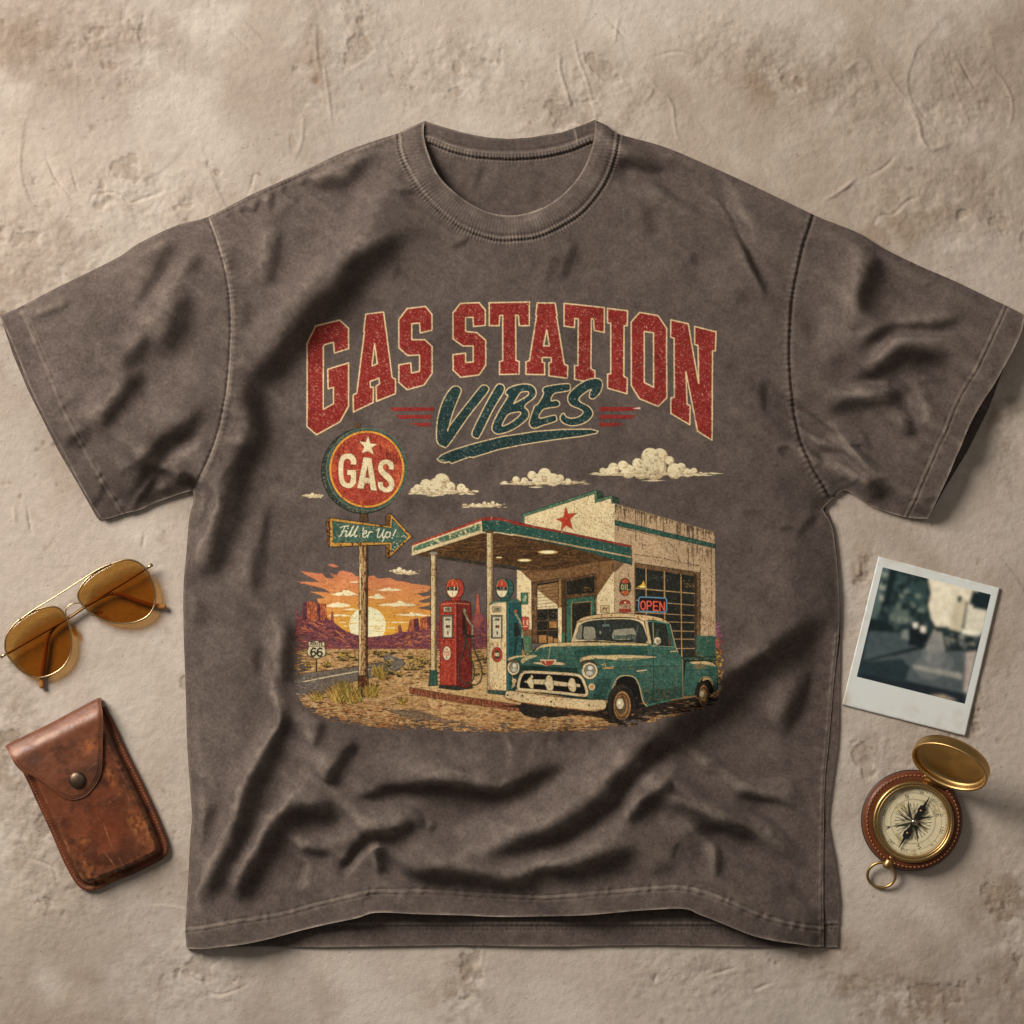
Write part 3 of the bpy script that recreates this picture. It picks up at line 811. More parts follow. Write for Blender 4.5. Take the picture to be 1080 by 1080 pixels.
    dark = tx((44, 40, 30), 7, ('f', 1.9, (120, 96, 60), .4))
    cv.poly([(158,802),(425,762),(430,1290),(162,1290)], wood, line=INK, lw=.6)
    cv.poly([(200,812),(372,786),(372,1290),(204,1290)], dark)
    cv.poly([(205,830),(370,800),(370,1012),(206,1018)], tx((138, 104, 64), 9, ('h', 1.2, (92, 66, 40), .4)))
    cv.poly([(207,862),(285,925),(368,985),(368,1014),(206,1018)], wall)
    for y in range(840, 1010, 26): cv.line([(206,y+8),(370,y-8)], .4, (84, 62, 40))
    cv.line([(206,1022),(372,1014)], .9, INK)
    for k in range(30): cv.ell(rnd.uniform(215,365), rnd.uniform(1030,1110), rnd.uniform(2,9), rnd.uniform(2,6), rnd.choice([(84,86,80),(60,62,54),(130,126,108)]), a=.7)
    bx = tx((158, 112, 62), 12)
    for q in ((300,1115,365,1170),(215,1225,280,1290),(290,1235,330,1290),(335,1250,370,1290)): cv.rect(*q, bx, line=INK, lw=.4)
    for y in (1112, 1192): cv.line([(206,y),(372,y-6)], .55, (120, 92, 56))
    cv.line([(290,1020),(290,1290)], .4, (110, 86, 54))
    for x0, x1 in ((378,398),(398,425)): cv.poly([(x0,775),(x1,771),(x1,1290),(x0,1290)], tx((150,116,72) if x0 < 390 else (88,64,38), 10))
    cv.poly([(372,1010),(400,1000),(402,1290),(374,1290)], wall)
    cv.poly([(432,778),(680,726),(684,1180),(436,1290)], wood, line=INK, lw=.5)
    cv.poly([(442,792),(668,748),(668,884),(442,902)], dark)
    for k in range(14): cv.ell(rnd.uniform(560,640), rnd.uniform(840,875), rnd.uniform(3,9), rnd.uniform(2,4), (150, 108, 58), a=.7)
    cv.poly([(440,935),(668,908),(668,1180),(440,1290)], tx((60, 100, 82), 10, ('v', 1.3, (100, 110, 76), .4)), line=INK, lw=.5)
    cv.poly([(482,968),(640,955),(640,1180),(482,1290)], dark, line=(176, 140, 84), lw=.6)
    for x0 in (400, 690): cv.poly([(x0,1205),(x0+26,1205),(x0+26,1290),(x0,1290)], tx((70, 104, 76), 9))
    # small notices on the front
    for q, c in (((72,885,130,978), (72,112,86)), ((93,990,0,0), None), ((716,988,786,1045), (196,160,112))):
        if c is None: continue
        cv.rect(*q, tx(c, 8), line=(56, 56, 40), lw=.5)
        for k in range(8): cv.line([(rnd.uniform(q[0]+8,q[2]-20), rnd.uniform(q[1]+10,q[3]-10))] * 1 + [(rnd.uniform(q[0]+20,q[2]-8), rnd.uniform(q[1]+10,q[3]-10))], .5, (196,180,136) if c[0] < 100 else (84,62,42), a=.8)
    # ---- station: side wall
    cv.tile(640, 510, 7.714)
    sw = tx((182, 150, 114), 10, ('f', 1.45, (96, 74, 52), .4), ('v', 1.7, (122, 94, 66), .5), ('m', 2.0, (84, 66, 46), .4))
    cv.poly([(58,160),(872,392),(872,1400),(58,1400)], sw)
    for k in range(150):
        x = rnd.uniform(62, 868); y = 164 + (x - 58) * .284 + rnd.uniform(-2, 12); L = rnd.expovariate(1 / 34.) * (1.6 if 560 < x < 760 or x < 320 else .8)
        cv.line([(x, y), (x + rnd.uniform(-2, 2), y + L)], rnd.uniform(.4, 1.3), (74, 60, 42), a=.6, rough=.2)
    for k in range(50):
        x = rnd.uniform(640, 868); y = 505 + (x - 640) * .1 + rnd.uniform(0, 20); cv.line([(x, y), (x, y + rnd.expovariate(1 / 50.))], rnd.uniform(.3, .9), (86, 66, 46), a=.6)
    cv.line([(58,164),(872,394)], .6, (120, 104, 80), rough=.15)
    st = tx((48, 88, 74), 8, ('f', 1.7, (150, 130, 90), .4))
    cv.poly([(60,296),(872,490),(872,526),(60,338)], st, line=(50, 48, 36), lw=.4)
    for q in ([(60,350),(400,428)], [(205,572),(420,600),(560,632),(740,665)], [(250,488),(320,500)], [(282,480),(284,530)], [(515,490),(545,540)], [(575,590),(575,650)], [(190,430),(192,560)], [(752,680),(752,1100)], [(838,440),(842,1000)], [(800,850),(800,890)]):
        cv.line(q, .5, (84, 64, 44), rough=.25)
    cv.poly([(60,585),(190,602),(160,630),(110,672),(60,720)], tx((118, 92, 64), 9))
    cv.poly([(60,480),(190,512),(198,600),(60,572)], sw)
    # garage window
    cv.poly([(222,642),(748,722),(748,1420),(222,1420)], tx((112, 84, 54), 11, ('v', 1.2, (72, 54, 36), .4)), line=INK, lw=.6)
    gl = tx((42, 42, 34), 6, ('f', 1.9, (104, 100, 82), .4), ('h', 2.0, (92, 92, 80), .4))
    cv.poly([(230,682),(700,748),(700,1420),(230,1420)], gl)
    cv.poly([(702,735),(722,730),(722,1420),(702,1420)], tx((74, 56, 36), 9))
    cv.poly([(238,840),(278,815),(292,785),(304,815),(310,842)], tx((222, 164, 60), 12)); cv.ell(288, 836, 26, 8, (248, 208, 110))
    for k in range(22): cv.ell(rnd.gauss(655, 22), rnd.gauss(820, 18), rnd.uniform(2,6), rnd.uniform(2,5), rnd.choice([(150,110,60),(190,150,90)]), a=.7)
    for k in range(40): cv.ell(rnd.uniform(330,520), rnd.uniform(745,790), rnd.uniform(1,5), rnd.uniform(1,3), (120,122,108), a=.7)
    mu = tx((176, 140, 92), 9)
    for x, w in ((312,1.0),(460,1.1),(594,1.0)): cv.line([(x, 682 + (x - 230) * .14), (x + 4, 1420)], w, mu)
    for ya, yb in ((848,890),(945,985),(1040,1068),(1110,1125),(1185,1195),(1255,1258),(1335,1332)): cv.line([(230, ya), (700, yb)], 1.0 if ya < 860 else .75, mu)
    # neon sign OPEN
    cv.poly(spline([(258,925),(300,920),(440,926),(474,934),(477,1000),(472,1036),(440,1040),(300,1034),(256,1028),(254,970)],4,True), (44, 24, 22), line=(98, 144, 168), lw=1.1)
    text(cv, 'OPEN', 270, 950, (36, 2), (0, 70), 1.6, (150, 40, 28), .42); text(cv, 'OPEN', 270, 950, (36, 2), (0, 70), .85, (240, 104, 74), .42)
    # enamel signs
    cv.ell(143, 838, 46, 72, tx((44, 62, 48), 7), line=(58, 44, 30), lw=.5)
    cv.poly([(112,790),(143,768),(174,790),(166,808),(120,808)], tx((176, 74, 40), 9)); cv.poly([(112,884),(143,910),(174,884),(166,868),(120,868)], tx((186, 96, 44), 9))
    text(cv, 'OIL', 113, 818, (16, 0), (0, 42), .8, (196, 172, 112), .45)
    cv.poly(spline([(98,975),(110,950),(143,942),(178,952),(188,980),(182,1000),(188,1040),(100,1040),(106,1000)],4,True), tx((150, 58, 42), 9), line=(70, 36, 26), lw=.4)
    cv.rect(104, 978, 184, 1012, tx((186, 154, 112), 9)); text(cv, 'TIRES', 110, 984, (10, 0), (0, 22), .55, (90, 60, 44), .5)
    cv.ell(143, 964, 9, 7, (216, 186, 130))
    # plinth stripe
    cv.tile(640, 640, 8)
    cv.poly([(744,234),(905,238),(905,408),(740,402)], tx((52, 92, 76), 8, ('v', 1.3, (128, 92, 56), .4), ('f', 1.9, (150, 120, 80), .4)))
    for k in range(60):
        x, y = rnd.uniform(745, 900), rnd.uniform(40, 230); cv.line([(x, y), (x, y + rnd.uniform(5, 40))], rnd.uniform(.3, .8), (104, 76, 48), a=.7)
    cv.line([(905,-10),(905,408)], .6, (112, 92, 68))
    for k in range(260):
        x = 906 + abs(rnd.gauss(0, 30)); y = rnd.uniform(130, 560)
        if x > 985: continue
        c = (128, 86, 98) if y < 250 else ((160, 84, 66) if y < 340 else rnd.choice([(150,104,48),(92,72,36),(186,138,70)]))
        cv.ell(x, y, rnd.uniform(4, 11), rnd.uniform(3, 8), tuple(v + rnd.uniform(-22, 22) for v in c))
    # ---- canopy
    cv.tile(425, 530, 8.308)
    under = tx((92, 64, 34), 10, ('h', .6, (60, 42, 24), .5), ('h', 1.6, (130, 94, 52), .4))
    cv.poly([(80,452),(690,262),(830,262),(1080,305),(1960,480),(1860,500),(1700,520),(1300,590),(1010,590),(720,552),(300,485)], under)
    cv.poly([(300,482),(720,545),(1010,585),(1100,590),(1000,560),(720,520),(330,470)], tx((58, 56, 48), 9))
    for k in range(110):
        x = rnd.uniform(250, 1500); y = 330 + abs(x - 760) * .1 + rnd.uniform(0, 190) * (1 if x > 500 else .6)
        if 452 - .31 * (x - 80) < y: cv.line([(x, y), (x + rnd.uniform(30, 140), y - rnd.uniform(-8, 22))], rnd.uniform(.3, .9), rnd.choice([(54,38,22),(128,92,52),(70,50,28)]), a=.7, rough=.15)
    gr = tx((82, 112, 86), 10, ('m', .8, (204, 180, 130), .4), ('f', 1.5, (196, 170, 120), .4))
    cv.poly([(80,365),(690,140),(700,262),(80,462)], tx((216, 186, 136), 9, ('f', 1.7, (130, 96, 62), .4)), line=(70, 58, 40), lw=.4)
    cv.poly([(96,385),(682,180),(686,240),(94,430)], gr)
    cv.poly([(84,362),(690,138),(690,160),(84,380)], tx((160, 60, 44), 10, ('f', 1.6, (210, 160, 120), .4)))
    cv.poly([(690,138),(745,128),(830,132),(1080,188),(1500,300),(2000,478),(2000,545),(1500,398),(1080,312),(830,258),(700,262)], tx((46, 86, 74), 8, ('f', 1.9, (196, 170, 116), .4), ('h', 2.2, (204, 186, 140), .3)), line=(64, 54, 38), lw=.4)
    cv.poly([(690,136),(745,126),(830,130),(1080,186),(1500,290),(1990,402),(1990,420),(1500,312),(1080,206),(830,152),(700,160)], tx((146, 52, 40), 9, ('f', 1.7, (206, 160, 124), .4)))
    cv.tile(540, 510, 7.714)
    cv.poly([(0,310),(400,385),(926,495),(966,505),(966,520),(926,512),(400,402),(0,330)], tx((146, 52, 40), 9, ('f', 1.9, (206, 160, 124), .4)), line=(60, 40, 30), lw=.35)
    cv.poly([(0,331),(400,402),(966,520),(966,592),(926,580),(600,512),(300,455),(0,400)], tx((46, 86, 74), 8, ('f', 1.9, (196, 170, 116), .4)))
    cv.line([(0,412),(300,465),(600,525),(926,588),(966,598)], 1.5, tx((192, 156, 112), 12, ('f', 1.0, (104, 78, 52), .4)))
    cv.line([(966,508),(968,600)], .6, (84, 66, 44))
    for x, y, a, b in ((290,556,82,15),(102,622,58,11),(-105,600,26,6)):
        cv.ell(x, y, a, b, (206, 160, 92)); cv.ell(x, y, a * .7, b * .7, (250, 230, 170))
    cv.tile(425, 530, 8.308)
    cv.line([(84,458),(690,262),(830,262),(960,285)], 1.3, tx((216, 186, 136), 12, ('f', 1.3, (120, 90, 60), .4)))
    # ---- island kerb, posts, pumps
    cv.tile(*px)
    cv.poly([(432,724),(452,716),(500,714),(560,716),(566,728),(545,742),(524,739),(470,731)], tx((196, 156, 104), 10, ('h', 1.1, (132, 98, 62), .4)))
    cv.poly([(432,724),(470,731),(524,739),(548,743),(548,750),(522,746),(470,738),(433,731)], tx((136, 78, 48), 12, ('v', 1.0, (84, 48, 32), .4), ('f', 1.6, (190, 130, 84), .4)), line=(64, 42, 28), lw=.4)
    for i in range(14): x = 436 + i * 7.5; cv.line([(x, 725 + (x - 432) * .163), (x + .3, 731 + (x - 432) * .16)], .45, (66, 38, 26))
    cv.tile(440, 600, 7.714)
    post = tx((206, 178, 128), 10, ('f', 1.4, (110, 82, 54), .4), ('v', 1.2, (150, 116, 76), .4))
    cv.poly([(113,-120),(160,-120),(160,835),(113,835)], post, line=(60, 50, 36), lw=.6)
    cv.poly([(145,-120),(160,-120),(160,835),(143,835)], tx((116, 90, 60), 12), a=.85)
    cv.ell(137, -128, 34, 15, tx((150, 140, 120), 14), line=INK, lw=.4)
    cv.poly([(108,822),(162,822),(168,945),(92,950)], tx((46, 84, 70), 9, ('v', 1.3, (92, 100, 70), .4)), line=INK, lw=.6)
    cv.poly([(565,-300),(617,-300),(612,1000),(572,1000)], post, line=(60, 50, 36), lw=.6)
    cv.poly([(600,-300),(617,-300),(612,1000),(598,1000)], tx((130, 102, 68), 12), a=.8)
    cv.poly([(545,-312),(632,-312),(618,-295),(562,-295)], tx((100, 72, 42), 10), line=INK, lw=.4)
    # pump, red
    pr = tx((164, 60, 42), 11, ('f', 1.9, (220, 150, 110), .35), ('m', 1.9, (120, 44, 30), .4))
    ps = tx((120, 42, 32), 9, ('f', 2.0, (190, 110, 80), .35), ('v', 1.5, (94, 30, 24), .4))
    cv.poly([(180,938),(330,948),(450,935),(452,968),(325,985),(180,965)], tx((54, 56, 46), 8), line=INK, lw=.4)
    cv.poly(spline([(325,262),(390,255),(425,268),(438,300),(440,600),(440,938),(325,948)],3), ps, line=(58, 24, 18), lw=.5)
    cv.poly([(188,300),(194,278),(210,264),(250,256),(330,258),(326,948),(188,940)], pr, line=(70, 26, 18), lw=.5)
    cv.line([(196,284),(330,274),(425,284)], .6, (222, 130, 96))
    cv.line([(325,270),(325,946)], .8, (84, 28, 20)); cv.line([(312,290),(312,940)], .5, (206, 92, 64))
    def dial(dx, w):
        cv.rect(215 + dx, 304, 282 + dx, 346, tx((190, 170, 130), 8), line=INK, lw=.6)
        text(cv, 'I00', 226 + dx, 314, (12, 0), (0, 22), .8, (60, 50, 38), .3)
        cv.poly([(202 + dx, 374), (292 + dx, 372), (292 + dx, 558), (204 + dx, 560)], tx((120, 112, 92), 8), line=INK, lw=.7)
        cv.rect(216 + dx, 388, 284 + dx, 552, tx((206, 188, 150), 7), line=(84, 76, 58), lw=.4)
        cv.rect(230 + dx, 396, 272 + dx, 420, (150, 138, 112)); cv.line([(234 + dx, 408), (268 + dx, 408)], .9, (60, 54, 44))
        cv.rect(236 + dx, 454, 270 + dx, 476, (40, 36, 30)); cv.rect(248 + dx, 460, 262 + dx, 470, (190, 90, 50))
        cv.line([(252 + dx, 505), (252 + dx, 530)], 1.2, (60, 54, 44)); cv.ell(252 + dx, 512, 7, 6, (80, 72, 58))
    dial(0, 0)
    cv.ell(243, 682, 34, 58, tx((220, 196, 150), 7), line=(90, 40, 28), lw=.6)
    cv.poly([(216,668),(270,668),(270,700),(216,700)], (190, 74, 50)); text(cv, 'GAS', 220, 674, (12, 0), (0, 20), .6, (232, 206, 160), .4)
    cv.ell(243, 650, 8, 7, (190, 74, 50)); cv.line([(243,712),(243,728)], .8, (110, 90, 60))
    hose = (40, 42, 32)
    for q in ([(400,560),(378,660),(345,770),(342,860),(365,910),(410,928),(450,905),(467,840),(455,770),(425,680),(404,580)], [(448,565),(470,660),(505,740),(527,820),(522,890),(490,935),(450,940)]):
        cv.line(spline(q, 6), 1.45, hose); cv.line(spline(q, 6) + [-2, -1], .35, (112, 108, 84))
    metal = tx((150, 138, 108), 14, ('f', .9, (60, 54, 42), .5))
    cv.poly([(366,330),(392,320),(402,520),(372,545)], tx((58, 40, 30), 8))
    cv.line([(385,350),(420,420),(450,465)], 2.2, metal); cv.line([(400,480),(405,555)], 1.8, (50, 46, 36)); cv.line([(452,460),(448,560)], 1.8, metal); cv.line([(388,545),(455,545)], 2.4, tx((60, 56, 44), 10)); cv.ell(386, 336, 15, 17, metal)
    def globe(x, y, body, rim, word):
        cv.poly([(x - 8, y + 70), (x + 62, y + 62), (x + 66, y + 100), (x - 10, y + 104)], tx(body, 8), line=INK, lw=.4)
        cv.ell(x + 42, y, 52, 76, tx(body, 9, ('f', 1.8, (200, 150, 110), .4)), line=INK, lw=.5)
        cv.ell(x, y, 51, 79, tx(rim, 9), line=INK, lw=.5)
        cv.ell(x, y, 43, 70, tx((224, 202, 158), 7))
        t = np.linspace(math.pi * 1.06, math.pi * 1.94, 16)
        cv.poly(np.stack([x + 43 * np.cos(t), y + 70 * np.sin(t)], 1), tx((182, 64, 44), 8))
        text(cv, word, x - 40, y - 10, (7.6, 0), (0, 26), .8, (44, 38, 30), .55)
        cv.line([(x, y + 30), (x, y + 60)], .7, (190, 130, 70)); cv.line([(x, y - 56), (x, y - 26)], .7, (226, 150, 80))
    globe(290, 155, (166, 58, 40), (190, 104, 58), 'REGULAR')
    # pump, cream and teal
    pc = tx((222, 190, 140), 9, ('f', 1.7, (150, 98, 54), .35), ('v', 1.7, (176, 124, 72), .4), ('m', 2.0, (120, 70, 38), .4))
    cv.poly([(578,980),(730,990),(800,970),(800,1010),(725,1025),(578,1008)], tx((46, 84, 74), 8), line=INK, lw=.4)
    cv.poly(spline([(728,262),(800,250),(838,268),(846,300),(848,690),(780,985),(728,990)],3), tx((38, 84, 80), 8, ('f', 2.0, (150, 130, 90), .35)), line=(24, 40, 36), lw=.5)
    cv.poly([(585,300),(592,276),(606,264),(640,256),(730,258),(728,988),(585,980)], pc, line=(84, 62, 40), lw=.5)
    cv.poly([(585,296),(594,270),(650,252),(800,246),(838,262),(800,275),(730,268),(640,272)], tx((70, 104, 88), 10), a=.85)
    cv.line([(728,270),(728,988)], .8, (52, 62, 50)); cv.line([(738,276),(738,985)], .6, (84, 128, 116))
    dial(400, 0)
    for k in range(60):
        x = rnd.uniform(590, 722); y = rnd.choice([rnd.uniform(560, 620), rnd.uniform(820, 980), rnd.uniform(900, 985)]); cv.line([(x, y), (x, y + rnd.uniform(6, 40))], rnd.uniform(.3, .9), (156, 96, 50), a=.6)
    cv.ell(651, 693, 42, 60, tx((176, 66, 44), 9), line=(90, 44, 28), lw=.6); cv.ell(651, 693, 24, 36, tx((60, 66, 48), 8)); text(cv, 'NO', 634, 680, (13, 0), (0, 24), .8, (220, 190, 140), .4)
    cv.line([(651,752),(651,830)], .9, (176, 116, 58), a=.8)
    cv.poly([(786,440),(812,430),(842,520),(812,550),(788,540)], tx((40, 40, 32), 8))
    for q in ([(800,360),(830,410),(858,470)], [(858,470),(855,560)]): cv.line(q, 2.0, metal)
    for q in ([(810,548),(800,640),(785,720)], [(855,560),(868,640),(885,700)]): cv.line(q, 1.5, hose)
    cv.ell(800, 340, 13, 15, tx((176, 92, 54), 10))
    globe(690, 155, (48, 92, 80), (110, 122, 92), 'PREMIUM')
    # red notice by the pier
    cv.tile(525, 640, 8)
    cv.poly(spline([(202,92),(215,80),(250,80),(263,95),(262,170),(245,188),(212,182)],3,True), tx((176, 70, 48), 8), line=(80, 40, 28), lw=.4)
    text(cv, 'ICE', 212, 112, (12, 0), (0, 30), .8, (226, 196, 150), .4); cv.line([(214,160),(250,158)], .7, (226, 196, 150))
    cv.poly([(212,240),(282,240),(282,390),(225,390)], tx((74, 108, 80), 9, ('v', 1.2, (130, 120, 80), .4)))
    # ---- truck
    gb = tx((60, 96, 82), 10, ('l', .8, (44, 76, 66), .8), ('f', 1.9, (156, 126, 82), .35), ('m', 1.9, (36, 74, 62), .5), ('l', 1.4, (66, 110, 90), .8))
    gd = tx((32, 60, 50), 7, ('f', 2.0, (110, 92, 60), .35))
    worn = tx((206, 172, 118), 10, ('f', 1.0, (120, 124, 88), .4), ('m', 1.2, (150, 106, 64), .5))
    crm = tx((214, 184, 136), 9, ('f', 1.7, (130, 92, 58), .35), ('m', 1.7, (160, 106, 62), .4))
    tyre = tx((46, 40, 32), 7, ('f', 1.8, (86, 72, 54), .4))
    cv.poly([(20,830),(180,850),(430,930),(700,905),(880,930),(960,985),(1180,985),(1330,905),(1560,880),(1820,830),(1850,760),(1700,740),(1300,800),(900,800)], tx((46, 36, 26), 8, ('h', 1.0, (90, 68, 44), .5)))
    # far running board, rear wheel, box
    cv.ell(1625, 800, 42, 66, tyre)
    cv.poly([(1550,412),(1825,405),(1828,440),(1700,448),(1560,446)], tx((48, 76, 60), 8, ('h', 1.2, (140, 132, 98), .4)), line=INK, lw=.5)
    cv.poly([(1548,430),(1570,432),(1790,440),(1790,455),(1660,700),(1548,740)], tx((34, 38, 28), 6))
    cv.poly(spline([(1570,470),(1600,452),(1660,446),(1760,450),(1820,470),(1838,510),(1842,640),(1825,702),(1806,700),(1800,640),(1775,590),(1730,578),(1695,600),(1680,660),(1665,735),(1560,728)],4,True), gb, line=(26, 44, 36), lw=.6)
    cv.poly(spline([(1610,455),(1700,448),(1775,455),(1825,490),(1770,480),(1700,470),(1640,470)],4,True), worn)
    for k in range(30): cv.line([(rnd.uniform(1630,1760), 470)] + [(rnd.uniform(1630,1760), 510)], .4, (170, 104, 58), a=.35)
    cv.line([(1566,520),(1690,522),(1836,512)], .5, (30, 54, 44)); cv.line(spline([(1665,735),(1680,655),(1695,598),(1732,575),(1778,588),(1803,640)],5), .8, (150, 138, 100))
    cv.poly(spline([(1700,650),(1730,605),(1770,605),(1795,650),(1800,720),(1700,760)],4,True), (28, 26, 20))
    cv.ell(1712, 738, 62, 128, tyre, line=(26, 22, 18), lw=.5)
    cv.ell(1722, 738, 40, 96, tx((150, 108, 62), 10), line=(40, 30, 22), lw=.5); cv.ell(1724, 738, 30, 76, tx((70, 54, 38), 8)); cv.ell(1722, 738, 24, 62, tx((166, 130, 84), 12, ('m', .8, (84, 62, 42), .4))); cv.ell(1708, 722, 16, 26, tx((206, 184, 142), 8))
    cv.poly([(1842,640),(1866,632),(1876,660),(1868,690),(1842,692)], tx((146, 140, 128), 14), line=INK, lw=.4)
    cv.poly([(1540,742),(1665,732),(1668,748),(1550,766)], tx((150, 116, 76), 12), line=INK, lw=.4)
    # wheel wells
    cv.poly([(975,680),(1000,600),(1060,570),(1140,585),(1190,660),(1240,830),(1100,860),(960,860)], (30, 26, 20))
    cv.ell(320, 850, 138, 80, tyre, line=(26, 22, 18), lw=.5); cv.ell(360, 838, 60, 40, tx((66, 58, 46), 8)); cv.ell(350, 842, 46, 30, tx((50, 44, 34), 6))
    # cab and body
    body = [(76,468),(90,436),(150,412),(258,400),(292,372),(325,338),(372,312),(420,302),(620,290),(1250,300),(1290,120),(1330,108),(1410,124),(1444,140),(1462,220),(1490,330),(1520,388),(1546,425),(1548,742),(1480,765),(1300,800),(1245,822),(1215,790),(1180,650),(1140,585),(1060,570),(1000,595),(965,670),(940,765),(900,772),(700,770),(420,730),(170,690),(112,692),(122,600),(96,545)]
    cv.poly(body, gb, line=(26, 44, 36), lw=.7)
    cv.poly([(120,560),(170,500),(660,520),(720,640),(760,770),(420,735),(170,690),(112,692)], gd)
    cv.poly([(190,488),(660,505),(676,548),(420,548),(200,540)], gd)
    cv.poly([(640,360),(760,335),(1250,335),(1260,385),(1000,392),(780,395),(700,420),(650,420)], tx((38, 74, 62), 8), a=.8)
    cv.poly([(312,372),(330,340),(372,314),(430,302),(640,292),(1000,296),(1252,304),(1262,318),(1000,316),(900,318),(640,322),(440,326),(352,340)], worn)
    cv.poly(spline([(196,445),(240,412),(290,400),(330,408),(250,440),(210,470)],4,True), worn)
    cv.line(spline([(440,300),(438,340),(430,400),(428,432)],5), .5, (176, 164, 118))
    cv.poly([(80,446),(98,424),(150,408),(255,400),(230,412),(150,424),(100,446)], worn)
    # tone of the sheet metal: hatching in darker and lighter teal, rust at the sills
    cv.poly([(1000,448),(1300,446),(1548,440),(1548,500),(1300,500),(1000,512),(840,516),(830,470)], tx((72, 112, 94), 9), a=.4)
    cv.poly([(1215,700),(1548,660),(1548,745),(1300,802),(1245,822)], tx((38, 62, 52), 8, ('m', .9, (104, 74, 46), .4)), a=.6)
    cv.poly([(840,600),(960,590),(930,690),(900,770),(790,768)], tx((36, 60, 52), 8), a=.55)
    for reg, n_, cs, ww_ in ((body, 520, [(38,66,56),(84,122,102),(44,78,66),(104,132,108),(30,50,42)], (4, 26)),):
        P_ = np.asarray(reg, float); lo, hi = P_.min(0), P_.max(0); sl_, m_ = cv.pmask([reg])
        for k in range(n_):
            x, y = rnd.uniform(lo[0], hi[0]), rnd.uniform(300, hi[1]); q_ = cv.P([(x, y)])[0].astype(int); r_, c_ = q_[1] - sl_[0].start, q_[0] - sl_[1].start
            if 0 <= r_ < m_.shape[0] and 0 <= c_ < m_.shape[1] and m_[r_, c_]:
                L = rnd.uniform(*ww_); s_ = .02 if x > 900 else .14
                cv.line([(x - L, y - L * s_), (x + L, y + L * s_)], rnd.uniform(.2, .55), rnd.choice(cs), a=.6)
    for k in range(90):
        x = rnd.uniform(1190, 1545); y = rnd.uniform(640, 800) if rnd.random() < .6 else rnd.uniform(440, 640); cv.line([(x, y), (x + rnd.uniform(-2, 2), y + rnd.uniform(4, 22))], rnd.uniform(.25, .8), rnd.choice([(120,80,46),(146,98,56),(88,60,38)]), a=.6)
    # windscreen and roof
    cv.poly([(612,290),(640,210),(664,130),(760,100),(980,86),(1150,90),(1225,115),(1270,300),(1100,298),(900,285),(760,280)], crm, line=INK, lw=.5)
    gls = tx((52, 56, 50), 6, ('f', 2.0, (110, 110, 92), .35))
    cv.poly(spline([(660,262),(672,200),(690,150),(760,118),(900,104),(1040,100),(1140,108),(1205,140),(1238,220),(1246,290),(1150,292),(1000,285),(850,272),(740,268)],4,True), gls, line=(26, 24, 20), lw=.6)
    lg = tx((140, 134, 112), 8, ('f', 1.5, (90, 88, 74), .4))
    cv.poly([(638,272),(690,148),(710,142),(704,262)], lg, a=.8)
    cv.poly(spline([(722,170),(740,160),(800,162),(818,190),(818,262),(724,264)],3,True), lg, line=(36, 36, 30), lw=.5)
    cv.poly(spline([(968,196),(990,184),(1120,172),(1146,180),(1150,262),(970,268)],3,True), lg, line=(36, 36, 30), lw=.5)
    cv.poly([(975,235),(1150,230),(1150,262),(972,264)], tx((84, 96, 80), 8))
    cv.poly([(875,140),(940,138),(945,162),(878,164)], tx((96, 110, 100), 8), line=(30, 30, 26), lw=.4); cv.line([(898,112),(902,140)], .5, (110, 108, 90)); cv.ell(860, 210, 6, 14, (150, 140, 112))
    cv.poly([(1130,290),(1150,210),(1170,150),(1185,150),(1165,230),(1160,290)], (112, 112, 98), a=.5)
    cv.line(spline([(1076,275),(1085,240),(1120,228),(1155,240),(1165,275)],5), .8, (34, 32, 28)); cv.line([(1120,232),(1118,275)], .7, (34, 32, 28))
    for q in ([(790,282),(900,270),(985,284)], [(1000,290),(1100,272),(1220,296)]): cv.line(q, .5, (30, 28, 24))
    cv.poly(spline([(655,132),(690,96),(760,72),(860,58),(1000,48),(1130,54),(1270,68),(1380,92),(1436,128),(1440,138),(1400,128),(1330,110),(1260,106),(1236,118),(1140,88),(980,82),(860,88),(760,102),(690,120)],4,True), tx((204, 170, 120), 10, ('m', .9, (160, 100, 58), .5), ('f', 1.7, (110, 78, 50), .35)), line=(40, 34, 26), lw=.6)
    cv.poly([(1232,118),(1256,106),(1270,200),(1290,300),(1262,306),(1248,220)], tx((190, 164, 118), 10), line=(52, 46, 34), lw=.4)
    cv.poly([(1268,126),(1300,124),(1408,144),(1424,220),(1448,320),(1380,322),(1290,306)], tx((44, 48, 40), 6, ('f', 2.0, (90, 90, 74), .35)), line=(22, 36, 30), lw=.8)
    cv.line([(1300,128),(1308,306)], 1.0, (150, 140, 106)); cv.poly([(1320,240),(1340,180),(1352,180),(1342,250)], (92, 96, 84), a=.6)
    cv.line([(1262,118),(1330,112),(1412,132),(1440,230),(1470,330)], .9, (64, 124, 104)); cv.line([(1444,142),(1490,330),(1508,372)], .8, (170, 156, 116))
    cv.line([(1420,140),(1446,250),(1470,330)], 1.4, tx((50, 94, 80), 8)); cv.line([(1426,240),(1440,318)], .7, (150, 84, 48))
    cv.ell(1338, 278, 31, 32, tx((204, 186, 150), 8), line=(46, 40, 30), lw=.5); cv.ell(1344, 284, 18, 18, tx((150, 134, 106), 10)); cv.line([(1330,310),(1300,330)], .8, (176, 160, 122))
    cv.poly([(1440,362),(1498,358),(1500,370),(1444,374)], tx((190, 168, 124), 8), line=(34, 40, 32), lw=.4)
    # belt line, door cuts, fender crown
    cv.poly(spline([(690,436),(720,415),(780,402),(900,402),(1000,398),(1180,402),(1325,412),(1280,424),(1180,436),(1100,446),(1000,440),(900,430),(800,430),(730,450),(700,478)],4,True), worn)
    cv.poly([(1000,425),(1330,420),(1330,440),(1100,452),(1000,448)], gb, a=.6)
